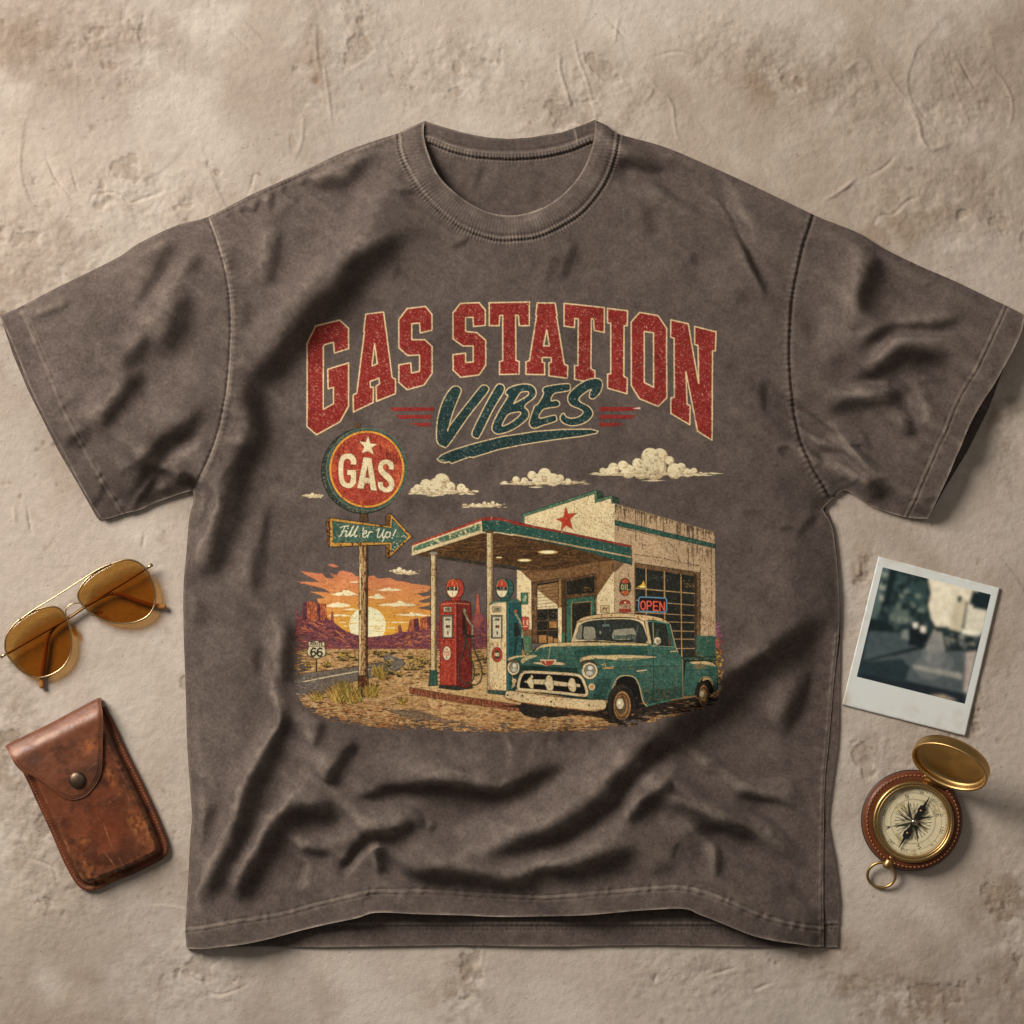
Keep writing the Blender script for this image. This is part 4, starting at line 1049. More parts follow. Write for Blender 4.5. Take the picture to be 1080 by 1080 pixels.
    for q in ([(830,512),(1000,505),(1300,490),(1546,488)], [(1302,330),(1304,640),(1296,800)]): cv.line(q, .6, (26, 48, 40))
    cv.line([(1250,306),(1300,318),(1480,330)], .5, (150, 150, 110)); cv.line([(1546,430),(1550,742)], .9, (140, 124, 88)); cv.line([(1245,822),(1300,806),(1540,752)], 1.2, tx((62, 120, 98), 8))
    cv.line([(900,388),(1150,384),(1330,402)], .5, (28, 50, 42))
    cv.line(spline([(930,770),(962,670),(1000,595),(1060,568),(1140,582),(1182,645),(1215,780),(1244,820)],5), 1.1, (176, 158, 112))
    for q in ([(870,480),(900,470),(905,500),(930,505),(970,495)], [(880,510),(970,508)]): cv.line(q, .8, tx((206, 150, 90), 14))
    cv.line([(1165,532),(1246,522)], 1.1, tx((206, 176, 124), 10))
    for k in range(60):
        x, y = rnd.choice([(rnd.uniform(1220, 1540), rnd.gauss(770, 22)), (rnd.uniform(1160, 1300), rnd.uniform(530, 780)), (rnd.uniform(850, 1540), rnd.uniform(480, 520))])
        cv.ell(x, y, rnd.uniform(2, 9), rnd.uniform(1.5, 5), rnd.choice([(146,96,54),(120,80,46),(170,120,70)]), a=.65)
    # grille
    cv.poly(spline([(176,685),(180,620),(205,560),(250,542),(440,548),(650,562),(705,592),(735,660),(750,715),(720,738),(560,722),(380,706),(220,696)],4,True), (30, 28, 22))
    g = spline([(176,685),(180,620),(205,562),(250,544),(440,550),(650,564),(705,594),(735,660),(748,715),(720,738),(560,722),(380,706),(220,694)],5,True)
    cv.line(np.vstack([g, g[:1]]), 3.4, (58, 46, 32)); cv.line(np.vstack([g, g[:1]]), 2.7, crm)
    cv.poly([(215,626),(265,604),(400,606),(560,626),(690,642),(694,668),(560,664),(400,652),(250,644)], crm, line=(60, 48, 34), lw=.5)
    for q in ([(285,565),(300,585),(292,600),(302,640),(300,680),(285,688),(262,665),(250,640),(240,630),(252,605),(272,585)], [(428,568),(455,585),(462,612),(470,650),(465,690),(440,704),(412,690),(398,655),(386,640),(400,612),(408,585)], [(620,590),(645,604),(652,630),(660,662),(652,700),(628,712),(600,692),(590,665),(578,650),(592,628),(600,604)]):
        cv.poly(spline(q, 3, True), crm, line=(60, 48, 34), lw=.5)
    for x, y in ((262,625),(420,635),(606,650)): cv.poly([(x-24,y),(x,y-14),(x+30,y-4),(x+30,y+14),(x,y+12)], tx((236, 210, 164), 6), a=.8)
    # bumper
    cv.poly(spline([(62,745),(72,708),(110,702),(240,722),(500,752),(760,772),(880,772),(908,795),(905,840),(870,862),(780,872),(500,842),(300,818),(120,785),(68,766)],4,True), tx((216, 184, 134), 9, ('f', 1.4, (120, 82, 50), .35), ('m', 1.4, (164, 108, 60), .4)), line=(52, 42, 30), lw=.6)
    cv.line([(70,764),(180,798),(300,816),(500,840),(780,868),(880,856)], 1.0, tx((146, 92, 48), 14), rough=.3)
    for k in range(26): cv.ell(rnd.uniform(250, 760), rnd.uniform(735, 765), rnd.uniform(4, 14), rnd.uniform(2, 4), (140, 66, 40), a=.5)
    for x, y in ((208,745),(448,795),(766,822),(84,740)): cv.ell(x, y, 8, 9, (40, 34, 26))
    # lamps, emblem
    cv.ell(132, 508, 52, 62, crm, line=(48, 42, 32), lw=.5); cv.ell(134, 506, 36, 46, tx((130, 124, 104), 8), line=(44, 40, 32), lw=.5); cv.ell(140, 490, 16, 18, (200, 190, 164)); cv.ell(138, 528, 20, 16, (176, 168, 144))
    cv.poly([(76,460),(104,442),(150,446),(176,470),(120,462)], (84, 68, 46), a=.8)
    cv.ell(770, 530, 68, 72, crm, line=(48, 42, 32), lw=.6); cv.ell(772, 526, 46, 50, tx((130, 124, 104), 8), line=(44, 40, 32), lw=.5); cv.ell(776, 506, 20, 18, (204, 196, 170)); cv.ell(768, 550, 28, 18, (182, 174, 150)); cv.line([(740,526),(805,524)], .4, (84, 80, 66))
    cv.poly(spline([(690,470),(705,446),(760,436),(815,452),(836,490),(800,470),(750,458),(712,470),(716,520)],3,True), tx((70, 62, 44), 9), a=.9)
    for x, y, r in ((138, 620, 20), (788, 664, 29)): cv.ell(x, y, r, r * 1.05, crm, line=(60, 48, 34), lw=.5); cv.ell(x + 1, y + 2, r * .6, r * .62, tx((186, 132, 80), 10))
    cv.poly([(120,560),(132,600),(150,660),(112,690),(124,640)], crm, a=.7)
    cv.poly([(282,464),(340,458),(360,462),(352,434),(495,434),(490,456),(540,460),(572,474),(540,484),(450,480),(415,496),(372,482),(320,476)], crm, line=(56, 48, 36), lw=.45)
    cv.poly([(364,450),(474,448),(462,470),(416,490),(374,472)], tx((176, 70, 48), 8), line=(90, 50, 36), lw=.3); cv.line([(395,452),(405,470)], .8, (220, 196, 150))
    # front wheel
    cv.ell(1035, 822, 116, 186, tyre, line=(24, 20, 16), lw=.7)
    for t in np.linspace(0, 2 * math.pi, 60, endpoint=False):
        if math.cos(t) < .3: cv.line([(1035 + 112 * math.cos(t), 822 + 180 * math.sin(t)), (1035 + 94 * math.cos(t), 822 + 160 * math.sin(t))], .35, (84, 72, 54))
    cv.ell(1062, 815, 84, 146, tx((40, 34, 28), 6), line=(70, 60, 46), lw=.4)
    cv.ell(1042, 822, 74, 126, tx((160, 116, 68), 11, ('m', 1.0, (112, 74, 42), .4)), line=(38, 30, 22), lw=.6); cv.ell(1040, 822, 60, 106, tx((64, 48, 34), 8)); cv.ell(1038, 822, 54, 96, tx((150, 110, 66), 11, ('m', .6, (92, 66, 42), .4))); cv.ell(1032, 816, 40, 66, tx((110, 92, 66), 10), line=(50, 38, 28), lw=.5); cv.ell(1024, 804, 30, 44, tx((206, 186, 144), 8, ('f', 1.6, (140, 116, 84), .4))); cv.ell(1018, 796, 12, 14, (240, 226, 190))
    # ---- ground in front of the truck, broken lower border
    cv.tile(*px)
    dashes(cv, rnd, [(545,750),(600,758),(650,768),(600,771),(540,771),(520,755)], 200, [(206,160,100),(150,106,62),(90,66,42),(64,46,32)], (2, 8), (.3, .8))
    dashes(cv, rnd, [(670,752),(700,745),(755,728),(756,738),(720,748),(690,757)], 120, [(176,132,84),(206,166,110),(90,66,42)], (2, 7), (.3, .7))
    for k in range(260):
        x = rnd.uniform(325, 745); yb_ = np.interp(x, [318, 330, 350, 400, 470, 560, 640, 690, 730], [742, 750, 758, 766, 769, 770, 767, 758, 748]); y = yb_ - abs(rnd.gauss(0, 7)); L = rnd.uniform(1, 6)
        cv.line([(x - L, y), (x, y + rnd.uniform(-.3, .3)), (x + L, y)], [.2, rnd.uniform(.3, .9), .2], rnd.choice([(70,46,30),(150,86,46),(110,72,44),(206,150,92),(52,38,28),(182,110,58)]))
    # overall print grain: dark flecks, pale flecks, tooth
    c_ = cv.rgb / 255; c_ = c_ + .22 * (c_ - .42) * 4 * c_ * (1 - c_) ; cv.rgb = np.clip(255 * c_, 4, 250).astype(np.float32)
    g_ = cv.rgb.mean(-1, keepdims=True); cv.rgb = g_ + (cv.rgb - g_) * .86
    k = np.clip((cv.N['s'] - 1.4) / .4, 0, 1)[..., None] * .55
    cv.rgb = cv.rgb * (1 - k) + np.array((46, 36, 28), np.float32) * k
    k = np.clip((-cv.N['f'] - 2.1) / .4, 0, 1)[..., None] * .5
    cv.rgb = cv.rgb * (1 - k) + np.array((214, 186, 146), np.float32) * k
    # ragged border of the ground: long horizontal teeth
    yb = np.interp(cv.X, [308, 318, 330, 350, 400, 470, 560, 640, 690, 730, 770], [722, 740, 750, 758, 766, 769, 770, 767, 758, 748, 736])
    t = (yb - cv.Y) / 4.0 + cv.N['h'] * 1.25 + .5 * cv.N['l']
    cv.a *= np.where(cv.Y > 715, np.clip(t / .3, 0, 1), 1)
    t = (cv.X - 313) / 7.0 + cv.N['h'] * .8 - .5
    cv.a *= np.where((cv.Y > 668) & (cv.X < 345), np.clip(t / .3, 0, 1), 1)
    t = (760 - cv.X) / 4.0 + cv.N['m'] * .7
    cv.a *= np.where((cv.Y > 655) & (cv.X > 740), np.clip(t / .3, 0, 1), 1)
    crk = np.exp(-(fbm(cv.X, cv.Y, 12, 411, 4, .6) / .018) ** 2) * (fbm(cv.X, cv.Y, 46, 412, 2) > .05)
    cv.a *= 1 - .5 * np.clip(crk, 0, 1).astype(np.float32)
    return cv
# ---------------------------------------------------------------- the plaster slab everything lies on
def build_ground():
    inner = np.arange(-40, 1121, 1.5)
    def outer(d0):
        s = 3.0; v = [0.0]
        while v[-1] < 2600: v.append(v[-1] + s); s *= 1.16
        return np.array(v[1:])
    xs = np.concatenate([-40 - outer(0)[::-1], inner, inner[-1] + outer(0)])
    ys = xs
    X, Y = np.meshgrid(xs, ys)
    z = 1.6 * fbm(X, Y, 260, 1, 3) + 0.6 * fbm(X, Y, 70, 2, 3) + 0.15 * fbm(X, Y, 14, 3, 3)
    big = fbm(X, Y, 330, 8, 3); med = fbm(X, Y, 90, 9, 4)
    def spot(x, y, rx, ry, rot=0):
        c, s = math.cos(rot), math.sin(rot)
        u = ((X - x) * c + (Y - y) * s) / rx; v = (-(X - x) * s + (Y - y) * c) / ry
        return np.exp(-0.5 * (u * u + v * v))
    # rough, scoured zones
    scour = np.zeros_like(X)
    for a in ((90,40,90,45,.1),(40,270,70,50,0),(330,55,16,60,.1),(370,45,25,50,.3),(795,60,70,30,.4),(900,95,60,30,.7),(1010,110,40,60,0),(1000,215,60,50,0),(1055,440,18,60,-.1),(12,790,22,60,0),(30,880,40,60,.2),(60,930,50,30,.2),(200,1030,40,30,0),(495,1030,14,50,.1),(740,1030,60,25,0),(950,1050,70,25,.15),(1070,990,22,70,0),(905,620,8,30,.3),(1000,720,30,40,.3),(930,800,30,25,0),(150,205,60,30,.2),(470,70,60,30,0),(620,110,60,40,0)):
        scour = np.maximum(scour, spot(*a))
    tex = fbm(X, Y, 9, 21, 4, 0.65); tex2 = fbm(X, Y, 24, 22, 4, 0.6)
    z += scour * (1.15 * tex + 0.55 * tex2) + 0.13 * tex
    # flaked skim coat: shallow steps along a noise contour
    fl = fbm(X, Y, 46, 31, 5, 0.6)
    step = sstep(0.30, 0.36, fl - 0.34 + 0.5 * scour)
    z -= 1.1 * step
    pit = sstep(0.55, 0.75, fbm(X, Y, 11, 41, 2)) * sstep(0.05, 0.5, med)
    z -= 0.7 * pit
    # trowel sweeps: long shallow laps, each with one soft edge
    rt = np.random.RandomState(5)
    for k in range(24):
        x0, y0 = rt.uniform(-40, 1120, 2); a = rt.uniform(0, math.pi); L = rt.uniform(50, 170); cu = rt.normal(0, .5)
        t = np.linspace(-.5, .5, 9); p = np.stack([x0 + L * t * math.cos(a) - cu * L * (t * t) * math.sin(a), y0 + L * t * math.sin(a) + cu * L * (t * t) * math.cos(a)], 1)
        lo = p.min(0) - 40; hi = p.max(0) + 40
        c0, c1 = np.searchsorted(xs, [lo[0], hi[0]]); r0, r1 = np.searchsorted(ys, [lo[1], hi[1]])
        if c1 <= c0 or r1 <= r0: continue
        d, sd, u, arc = dist_poly(p, X[r0:r1, c0:c1] + 3 * tex2[r0:r1, c0:c1], Y[r0:r1, c0:c1])
        am = np.sin(math.pi * np.clip(u, 0, 1)) ** .8 * np.clip(d * 0 + 1, 0, 1) * rt.uniform(.4, 1.1)
        z[r0:r1, c0:c1] += am * np.where(sd > 0, np.exp(-sd / 14), np.exp(-(sd / 1.3) ** 2)) * (np.abs(d - np.abs(sd)) < 1.5)
    # trowel ridges and cracks seen in the photograph
    wob = lambda s: 2.2 * fbm(X, Y, 12, s, 2)
    ridges = [([(590,55),(591,75),(597,95),(603,116)],1.0,1.5),([(605,40),(610,62),(620,88),(626,112)],.9,1.3),([(652,20),(648,45)],1,.9),([(678,72),(692,92),(708,108),(712,135),(718,152)],.9,1.0),([(690,92),(680,108)],.8,.8),
              ([(935,74),(944,90),(956,104)],.9,1.1),([(958,108),(968,128),(972,146),(982,157),(1003,150)],1.6,1.5),([(1048,72),(1062,92),(1068,112),(1064,136)],.9,1.1),([(1000,65),(1010,100),(1022,130)],.8,.7),([(868,212),(884,203),(904,187)],1,1.4),([(888,200),(900,192)],1.4,1),([(892,74),(902,66),(906,64)],1.3,1.3),
              ([(310,170),(318,148),(320,120)],1.2,.9),([(340,60),(346,100),(350,135)],1.2,1.0),([(332,20),(334,60),(340,90)],1.5,.9),([(1046,396),(1050,410)],2.2,1.6),([(14,535),(16,550)],1.4,1.2),([(906,592),(906,606)],1.6,1.4)]
    for p, w, A in ridges:
        p = spline(p, 5); lo = p.min(0) - 8; hi = p.max(0) + 8
        c0, c1 = np.searchsorted(xs, [lo[0], hi[0]]); r0, r1 = np.searchsorted(ys, [lo[1], hi[1]])
        d, sd, u, arc = dist_poly(p, X[r0:r1, c0:c1], Y[r0:r1, c0:c1])
        z[r0:r1, c0:c1] += A * np.exp(-0.5 * (d / w) ** 2) * np.sin(math.pi * np.clip(u, .02, .98)) ** .5
    cracks = [[(923,236),(927,228),(936,227),(943,226),(950,219),(958,212),(970,207),(973,198)],[(918,186),(935,175),(946,163)],[(95,216),(98,206),(115,203),(128,207),(136,214),(150,210),(180,200)],[(48,165),(60,190),(78,212)],[(75,180),(82,202)],[(262,205),(270,180)],[(200,1030),(215,1040),(228,1050),(250,1044),(262,1038)],[(240,1030),(247,1036),(252,1030)],[(745,1030),(765,1024),(778,1021)],[(690,1036),(693,1028)],[(795,1045),(806,1040),(815,1037)],[(690,60),(720,55),(760,75)],[(60,845),(75,860),(95,862)],[(30,905),(55,915),(60,930)],[(1000,770),(1006,800),(1003,840)],[(28,535),(30,545),(32,562)],[(152,563),(150,577)],[(1010,60),(1030,95)],[(240,30),(262,50)],[(640,20),(660,40)]]
    for p in cracks:
        p = spline(p, 4); lo = p.min(0) - 6; hi = p.max(0) + 6
        c0, c1 = np.searchsorted(xs, [lo[0], hi[0]]); r0, r1 = np.searchsorted(ys, [lo[1], hi[1]])
        d, sd, u, arc = dist_poly(p, X[r0:r1, c0:c1] + wob(51)[r0:r1, c0:c1] * .4, Y[r0:r1, c0:c1])
        z[r0:r1, c0:c1] += (-1.5 * np.exp(-0.5 * (d / .9) ** 2) + 0.7 * np.exp(-np.maximum(sd, 0) / 4) * (sd > 0)) * np.sin(math.pi * np.clip(u, .03, .97)) ** .5
    z -= z.max() * 0 + 0.0
    # colour of the plaster: warm beige, greyer and browner drifts, ochre stains where the skim has gone
    base = lin((186, 170, 154)); grey = lin((172, 159, 147)); brown = lin((150, 130, 111)); pale = lin((200, 187, 172)); ochre = lin((138, 114, 88))
    C = np.broadcast_to(base, X.shape + (3,)).copy()
    def over(m, c): C[:] = C * (1 - m[..., None]) + c * m[..., None]
    over(sstep(-.15, .35, big) * .55, grey)
    over(sstep(.0, .45, -med + .3 * big) * .6, pale)
    over(sstep(.1, .6, fbm(X, Y, 150, 61, 5, .6)) * .5, brown); over(sstep(.2, .6, fbm(X, Y, 48, 62, 5, .65)) * .3, grey)
    over(step * .4, brown)
    over(scour * sstep(-.2, .4, tex2) * .4, brown); over(scour * sstep(.1, .6, -tex) * .3, pale)
    over(pit * .4, ochre)
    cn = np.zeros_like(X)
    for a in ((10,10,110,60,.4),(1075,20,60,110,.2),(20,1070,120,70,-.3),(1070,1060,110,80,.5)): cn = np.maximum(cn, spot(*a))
    over(cn * sstep(-.6, .5, med + .3 * tex2) * .6, lin((136, 114, 94)))  # browner and darker towards the four corners
    st = np.zeros_like(X)
    for a in ((900,1040,40,14,.2),(960,1065,60,20,.3),(880,1000,35,14,.4),(905,600,6,20,.2),(903,620,5,14,.2),(1050,440,14,50,0),(12,790,14,30,0),(745,78,16,10,.3),(820,95,50,14,.1),(930,240,40,25,-.4),(1000,700,14,14,0),(330,95,10,30,0),(480,1050,24,24,.6),(1060,960,24,40,.2)):
        st = np.maximum(st, spot(*a))
    over(st * sstep(-.35, .35, tex2 + .4 * tex) * .5, ochre)
    over(sstep(.5, .8, fbm(X, Y, 20, 71, 3)) * .3, lin((152, 131, 110)))
    V = np.stack([X, Y, z - 1.5], -1).reshape(-1, 3)
    n = len(xs); idx = np.arange(n * n).reshape(n, n)
    F = np.stack([idx[:-1, :-1], idx[1:, :-1], idx[1:, 1:], idx[:-1, 1:]], -1).reshape(-1, 4)
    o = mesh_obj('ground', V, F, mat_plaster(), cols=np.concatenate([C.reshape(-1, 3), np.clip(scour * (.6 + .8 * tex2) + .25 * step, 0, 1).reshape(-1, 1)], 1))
    o['kind'] = 'structure'
    o['label'] = 'beige troweled plaster slab with scuffs and cracks under everything'
    return o
build_ground()
# ---------------------------------------------------------------- the shirt: one height field of folded cloth, cut into its sewn parts
GX, GY, GW, GH = -14, 100, 1112, 924
gx = np.arange(GW) + GX; gy = np.arange(GH) + GY
CX, CY = np.meshgrid(gx.astype(float), gy.astype(float))

def inside(*rings):
    return fill_rings([np.asarray(r, float) - [GX - .5, GY - .5] for r in rings], GW, GH)

N_L, N_R = (448, 128), (627, 127)
neck_in = [(448,128),(447,143),(452,163),(463,187),(483,207),(507,222),(530,228.5),(553,227),(577,218),(597,203),(613,183),(623,160),(627,140),(627,127)]
neck_out = [(420,141),(422,160),(430,180),(447,207),(470,230),(493,245),(520,254),(540,255),(567,252),(593,240),(617,223),(637,197),(648,170),(653,143)]
neck_in_s = spline(neck_in, 6); neck_out_s = spline(neck_out, 6)
sh_l = [(0,333),(20,325),(60,304),(123,273),(147,257),(187,238),(220,229),(267,205),(320,181),(360,162),(395,149),(420,141),(434,134),(448,128)]
sh_r = [(627,127),(640,133),(653,142),(690,152),(720,163),(787,193),(858,227),(880,236),(907,247),(933,263),(970,281),(1007,297),(1040,313),(1063,324),(1080,333)]
cuff_r = [(1080,333),(1073,356),(1050,398),(1021,447),(1000,497),(977,547)]
arm_r = [(977,547),(958,546),(938,541),(917,533),(903,524),(890,517),(880,524),(872,531),(867,537)]
side_r = [(867,537),(876,552),(880,572),(883,600),(885,640),(884,672),(879,720),(874,780),(870,820),(868.5,870),(868,930),(868,997)]
hem = [(868,997.5),(855,997),(840,994),(815,990),(790,984),(763,973),(748,967),(735,962),(720,956.5),(680,958),(613,963),(537,966),(480,963.5),(440,962),(397,960.5),(377,966),(330,977),(290,987),(262,993),(233,997),(215,999.5),(197,1000)]
side_l = [(197,1000),(196,977),(198,945),(200,907),(201.5,880),(203,860),(201,830),(198,787),(196,720),(194,665),(194,617),(197,583),(200,547),(204,531),(204,517)]
arm_l = [(204,517),(190,521),(173,527),(160,532),(147,538),(130,542),(118,546),(107,548)]
cuff_l = [(107,548),(86,510),(67,473),(50,440),(33,405),(17,368),(0,333)]
sm = lambda p: spline(p, 5)
front = np.vstack([sm(sh_l)[:-1], neck_in_s[:-1], sm(sh_r)[:-1], sm(cuff_r)[:-1], sm(arm_r)[:-1], sm(side_r)[:-1], sm(hem)[:-1], sm(side_l)[:-1], sm(arm_l)[:-1], sm(cuff_l)[:-1]])
back = np.array([(448,128),(468,134.5),(493,141.5),(515,145.5),(537,147),(560,145.5),(593,140),(612,133),(627,127),(650,150),(780,230),(820,420),(868,528),(877,552),(881,572),(884,600),(886,640),(886,690),(885,720),(884.5,760),(883,787),(879,815),(874,850),(873,867),(876,887),(880,907),(883,930),(885,950),(884,975),(883,998.5),(840,999.3),(800,998.2),(740,997.2),(690,996.2),(640,996.8),(590,998.2),(540,997.6),(480,996.4),(400,997.6),(340,998.8),(280,997.6),(240,998.5),(206,998),(208,700),(225,480),(260,240),(420,150)])
lining_r = [(1078,336),(1066,368),(1042,432),(1020,476),(1003,504),(985,535),(977,546),(958,543),(975,490),(1010,430),(1060,345)]
lining_l = [(2,338),(14,374),(30,412),(46,444),(62,476),(82,510),(103,547),(109,546),(120,530),(80,450),(40,370)]
seam_l = [(220,229),(227,246),(233,263),(239,285),(243,307),(245,330),(245.5,353),(244,380),(242,410),(238,432),(233,453),(227,472),(220,490),(212,505),(204,517)]
seam_r = [(858,227),(852,245),(846,263),(841,285),(836,315),(833,345),(832,375),(834,407),(838,435),(843,460),(850,480),(860,499),(868,512),(875,524),(880,524)]
stitch_hem = [(196,978),(215,975),(250,968),(293,962),(337,950),(377,940),(397,936.5),(440,937),(480,939.5),(520,942),(563,943),(610,940),(647,937),(690,933.5),(715,932.5),(735,936),(757,943),(776,950),(793,958),(815,966),(840,972),(868,977)]
stitch_cl = [(21,325),(36,358),(53,396),(72,440),(92,478),(110,512),(128,542)]
stitch_cr = [(1062,324),(1048,352),(1030,388),(1008,428),(990,470),(972,510),(957,546)]

# --- base form: a soft pad of two layers, thin at folded edges
closed = [sm(sh_l), sm(arm_r), sm(side_r), sm(side_l), sm(arm_l), sm(sh_r)]
de = np.full(CX.shape, 1e9)
for p in closed:
    lo = p.min(0) - 66; hi = p.max(0) + 66
    sl = (slice(max(0, int(lo[1] - GY)), int(hi[1] - GY)), slice(max(0, int(lo[0] - GX)), int(hi[0] - GX)))
    de[sl] = np.minimum(de[sl], dist_poly(p, CX[sl], CY[sl])[0])
de = np.minimum(de, 60)
base = 3.2 + 4.3 * (1 - np.exp(-de / 9.0)) + 9.0 * sstep(0, 60, de)
gate = sstep(0, 16, de) * .75 + .25
H = np.zeros_like(CX)

LDIR = np.array((0.80, 0.60))                # away from the key lamp, in the picture plane
def region(p, pad):
    lo = p.min(0) - pad; hi = p.max(0) + pad
    return (slice(max(0, int(lo[1] - GY)), max(0, int(hi[1] - GY))), slice(max(0, int(lo[0] - GX)), max(0, int(hi[0] - GX))))

def fold(pts, w, slope, flip=0, ends=(1, 1), lop=1.0):
    """a small crease whose steep flank (width w) falls away from the lamp"""
    p = spline(pts, 8); sl = region(p, 4.2 * w + 4)
    d, sd, u, arc = dist_poly(p, CX[sl], CY[sl])
    t = p[-1] - p[0]
    s = 1.0 if np.array((-t[1], t[0])) @ LDIR > 0 else -1.0
    q = sd * s
    amp = sstep(0, .3, u) * sstep(0, .3, 1 - u)
    H[sl] += -slope * q * np.exp(-0.5 * (q / w) ** 2) * amp

def ridge(pts, w, A, ends=1.0):
    p = spline(pts, 8); sl = region(p, 4 * w + 3)
    d, sd, u, arc = dist_poly(p, CX[sl], CY[sl])
    amp = sstep(0, .3 * ends, u) * sstep(0, .3 * ends, 1 - u) if ends else 1.0
    H[sl] += A * np.exp(-0.5 * (d / w) ** 2) * amp

# --- drape: how steeply the cloth rises (+) or falls (-) along the lamp's direction, laid down crease by crease
Q = np.zeros_like(CX)
WX = 3.2 * fbm(CX, CY, 38, 121, 3); WY = 3.2 * fbm(CX, CY, 38, 122, 3); VW = 1 + .32 * fbm(CX, CY, 34, 123, 3)
TILE = [0, 0, 1.0]
def at(ox, oy, k): TILE[:] = [ox, oy, k]
def crease(pts, v, w, sharp=0, e0=1.0, e1=1.0):
    """v = slope, w = half width (units) at middle; sharp: 1 crisp on the lamp side, -1 crisp on the far side; e = length of the fade at either end"""
    p = spline(pts, 8) / TILE[2] + np.array(TILE[:2])
    wm = np.max(w); sl = region(p, 3.6 * wm + 6)
    if sl[0].stop <= sl[0].start or sl[1].stop <= sl[1].start: return
    d, sd, u, arc = dist_poly(p, CX[sl] + WX[sl], CY[sl] + WY[sl])
    t = p[-1] - p[0]
    s = 1.0 if np.array((-t[1], t[0])) @ LDIR > 0 else -1.0
    q = sd * s
    ww = np.interp(u, np.linspace(0, 1, len(w)), w) if hasattr(w, '__len__') else w * (.7 + .3 * np.sin(math.pi * np.clip(u, 0, 1)))
    ww = ww * VW[sl] * (.84 if v < 0 else .95)
    if sharp: ww = np.where(q * sharp < 0, ww * .5, ww * 1.1)
    amp = (sstep(-.02, .30 * e0, u) if e0 else 1) * (sstep(-.02, .30 * e1, 1 - u) if e1 else 1)
    m = np.exp(-0.5 * (np.where(np.abs(sd) > 0, d, d) / ww) ** 2) * amp
    m = np.clip(m * 1.12, 0, 1)
    Q[sl] = Q[sl] * (1 - m) + v * m
STROKES = []
def B(*a, **k): STROKES.append((tuple(TILE), a, k))
at(190, 700, 4)
B([(60,120),(75,250),(90,380)], -.16, 8); B([(800,400),(900,410),(1050,420)], .20, 15); B([(600,330),(560,430),(500,500)], .22, 12)
B([(360,-40),(380,40),(398,150),(410,230),(365,310),(298,430),(240,570),(185,700),(115,850),(58,980),(36,1070)], .42, [5,6,6,7,7,6,4], -1, .5, .3)
B([(430,60),(450,140),(440,230),(410,330),(355,440),(312,560),(268,680),(215,800),(150,930),(90,1030)], -.66, [6,8,9,10,11,11,10,8], 0, .8, .5)
B([(560,440),(480,540),(405,620),(340,710),(280,810),(220,930),(190,1010)], .36, 6.5, -1)
B([(640,560),(600,600),(560,620)], -.40, 9)
B([(690,655),(600,622),(530,622),(462,652),(402,730),(350,820),(290,930),(228,1010)], -.66, [7,9,10,10,10,9,7], 0, .5, .5)
B([(762,310),(705,380),(655,450),(632,520)], -.64, 6.5, 0, .8, .4)
B([(620,225),(592,290),(570,350)], -.42, 5); B([(540,240),(540,330),(556,420)], .26, 6)
B([(500,750),(640,722),(760,655),(900,602),(1040,560)], .26, 8)
B([(715,572),(800,547),(900,527),(1000,516),(1100,514),(1200,525),(1320,550),(1430,512),(1540,462),(1660,418)], -.62, [5,7,7,8,9,9,8,5], 0, .5, .7)
B([(1030,635),(930,690),(832,712),(762,762),(712,830),(668,895)], -.68, 8.5, 0, .6, .5)
B([(500,768),(570,790),(640,812)], -.42, 5.5); B([(545,825),(524,895),(495,965)], .38, 3, 0)
B([(842,745),(785,800),(732,860),(690,925)], .44, 4.5, -1, .3); B([(838,762),(846,830),(856,905)], -.55, 7.5, 1, .3)
B([(150,550),(125,660),(85,760),(60,825)], -.46, 8)
at(440, 740, 4)
B([(-40,250),(150,262),(320,285)], .22, 15)
B([(1000,110),(850,215),(742,305),(640,375),(540,432),(420,482),(280,542),(130,602),(-20,650)], .42, [10,12,13,12,12,11,9], 0, .5, .8)
B([(1110,190),(985,300),(905,372),(860,452),(800,522),(700,592),(560,642),(420,682),(290,692)], .32, [6,7,8,9,9,8,7], 0, .5)
B([(1085,325),(990,372),(922,432),(890,525)], -.64, 9, 0, .4)
B([(960,605),(850,642),(750,682),(650,712),(540,702),(460,742),(370,772),(250,752),(120,732),(0,732),(-90,735)], -.64, [8,10,10,9,9,9,9,8], 0, .5, .5)
B([(-10,505),(25,505),(50,500)], -.42, 6); B([(60,520),(90,540)], -.28, 6)
at(640, 680, 4.154)
B([(720,-20),(610,60),(500,130)], .32, 12); B([(820,120),(715,230),(610,330)], .16, 15)
B([(960,-120),(860,-50),(760,22),(640,105),(540,185),(440,300),(330,372),(250,425),(130,545),(0,668),(-100,745),(-210,810),(-330,858),(-450,895),(-560,925)], -.68, [10,12,14,17,16,14,13,12,11,9,6], 0, .35, .5)
B([(292,455),(235,555),(130,640),(45,765)], .34, 7)
B([(972,45),(905,150),(832,262),(770,372),(738,435)], -.40, 10)
B([(560,592),(700,602),(850,622)], .17, 11); B([(535,640),(640,660),(722,702),(790,745)], -.52, 7.5)
B([(245,672),(390,735),(480,772)], -.38, 8); B([(355,812),(440,785),(520,792),(605,822),(690,855)], -.56, 8.5)
B([(285,585),(185,642),(122,712),(88,785)], -.62, 9); B([(205,705),(300,765),(350,835)], .15, 9)
B([(440,845),(432,955),(420,1040)], .27, 6); B([(468,865),(482,950),(482,1020)], -.44, 4.5)
B([(460,490),(450,585)], -.26, 7); B([(640,930),(760,900),(860,860)], -.14, 14); B([(330,930),(250,970),(180,1000)], -.2, 8)
at(0, 220, 3.177)
B([(660,470),(560,620),(480,760)], .16, 15); B([(230,400),(180,520),(240,640)], .08, 20)
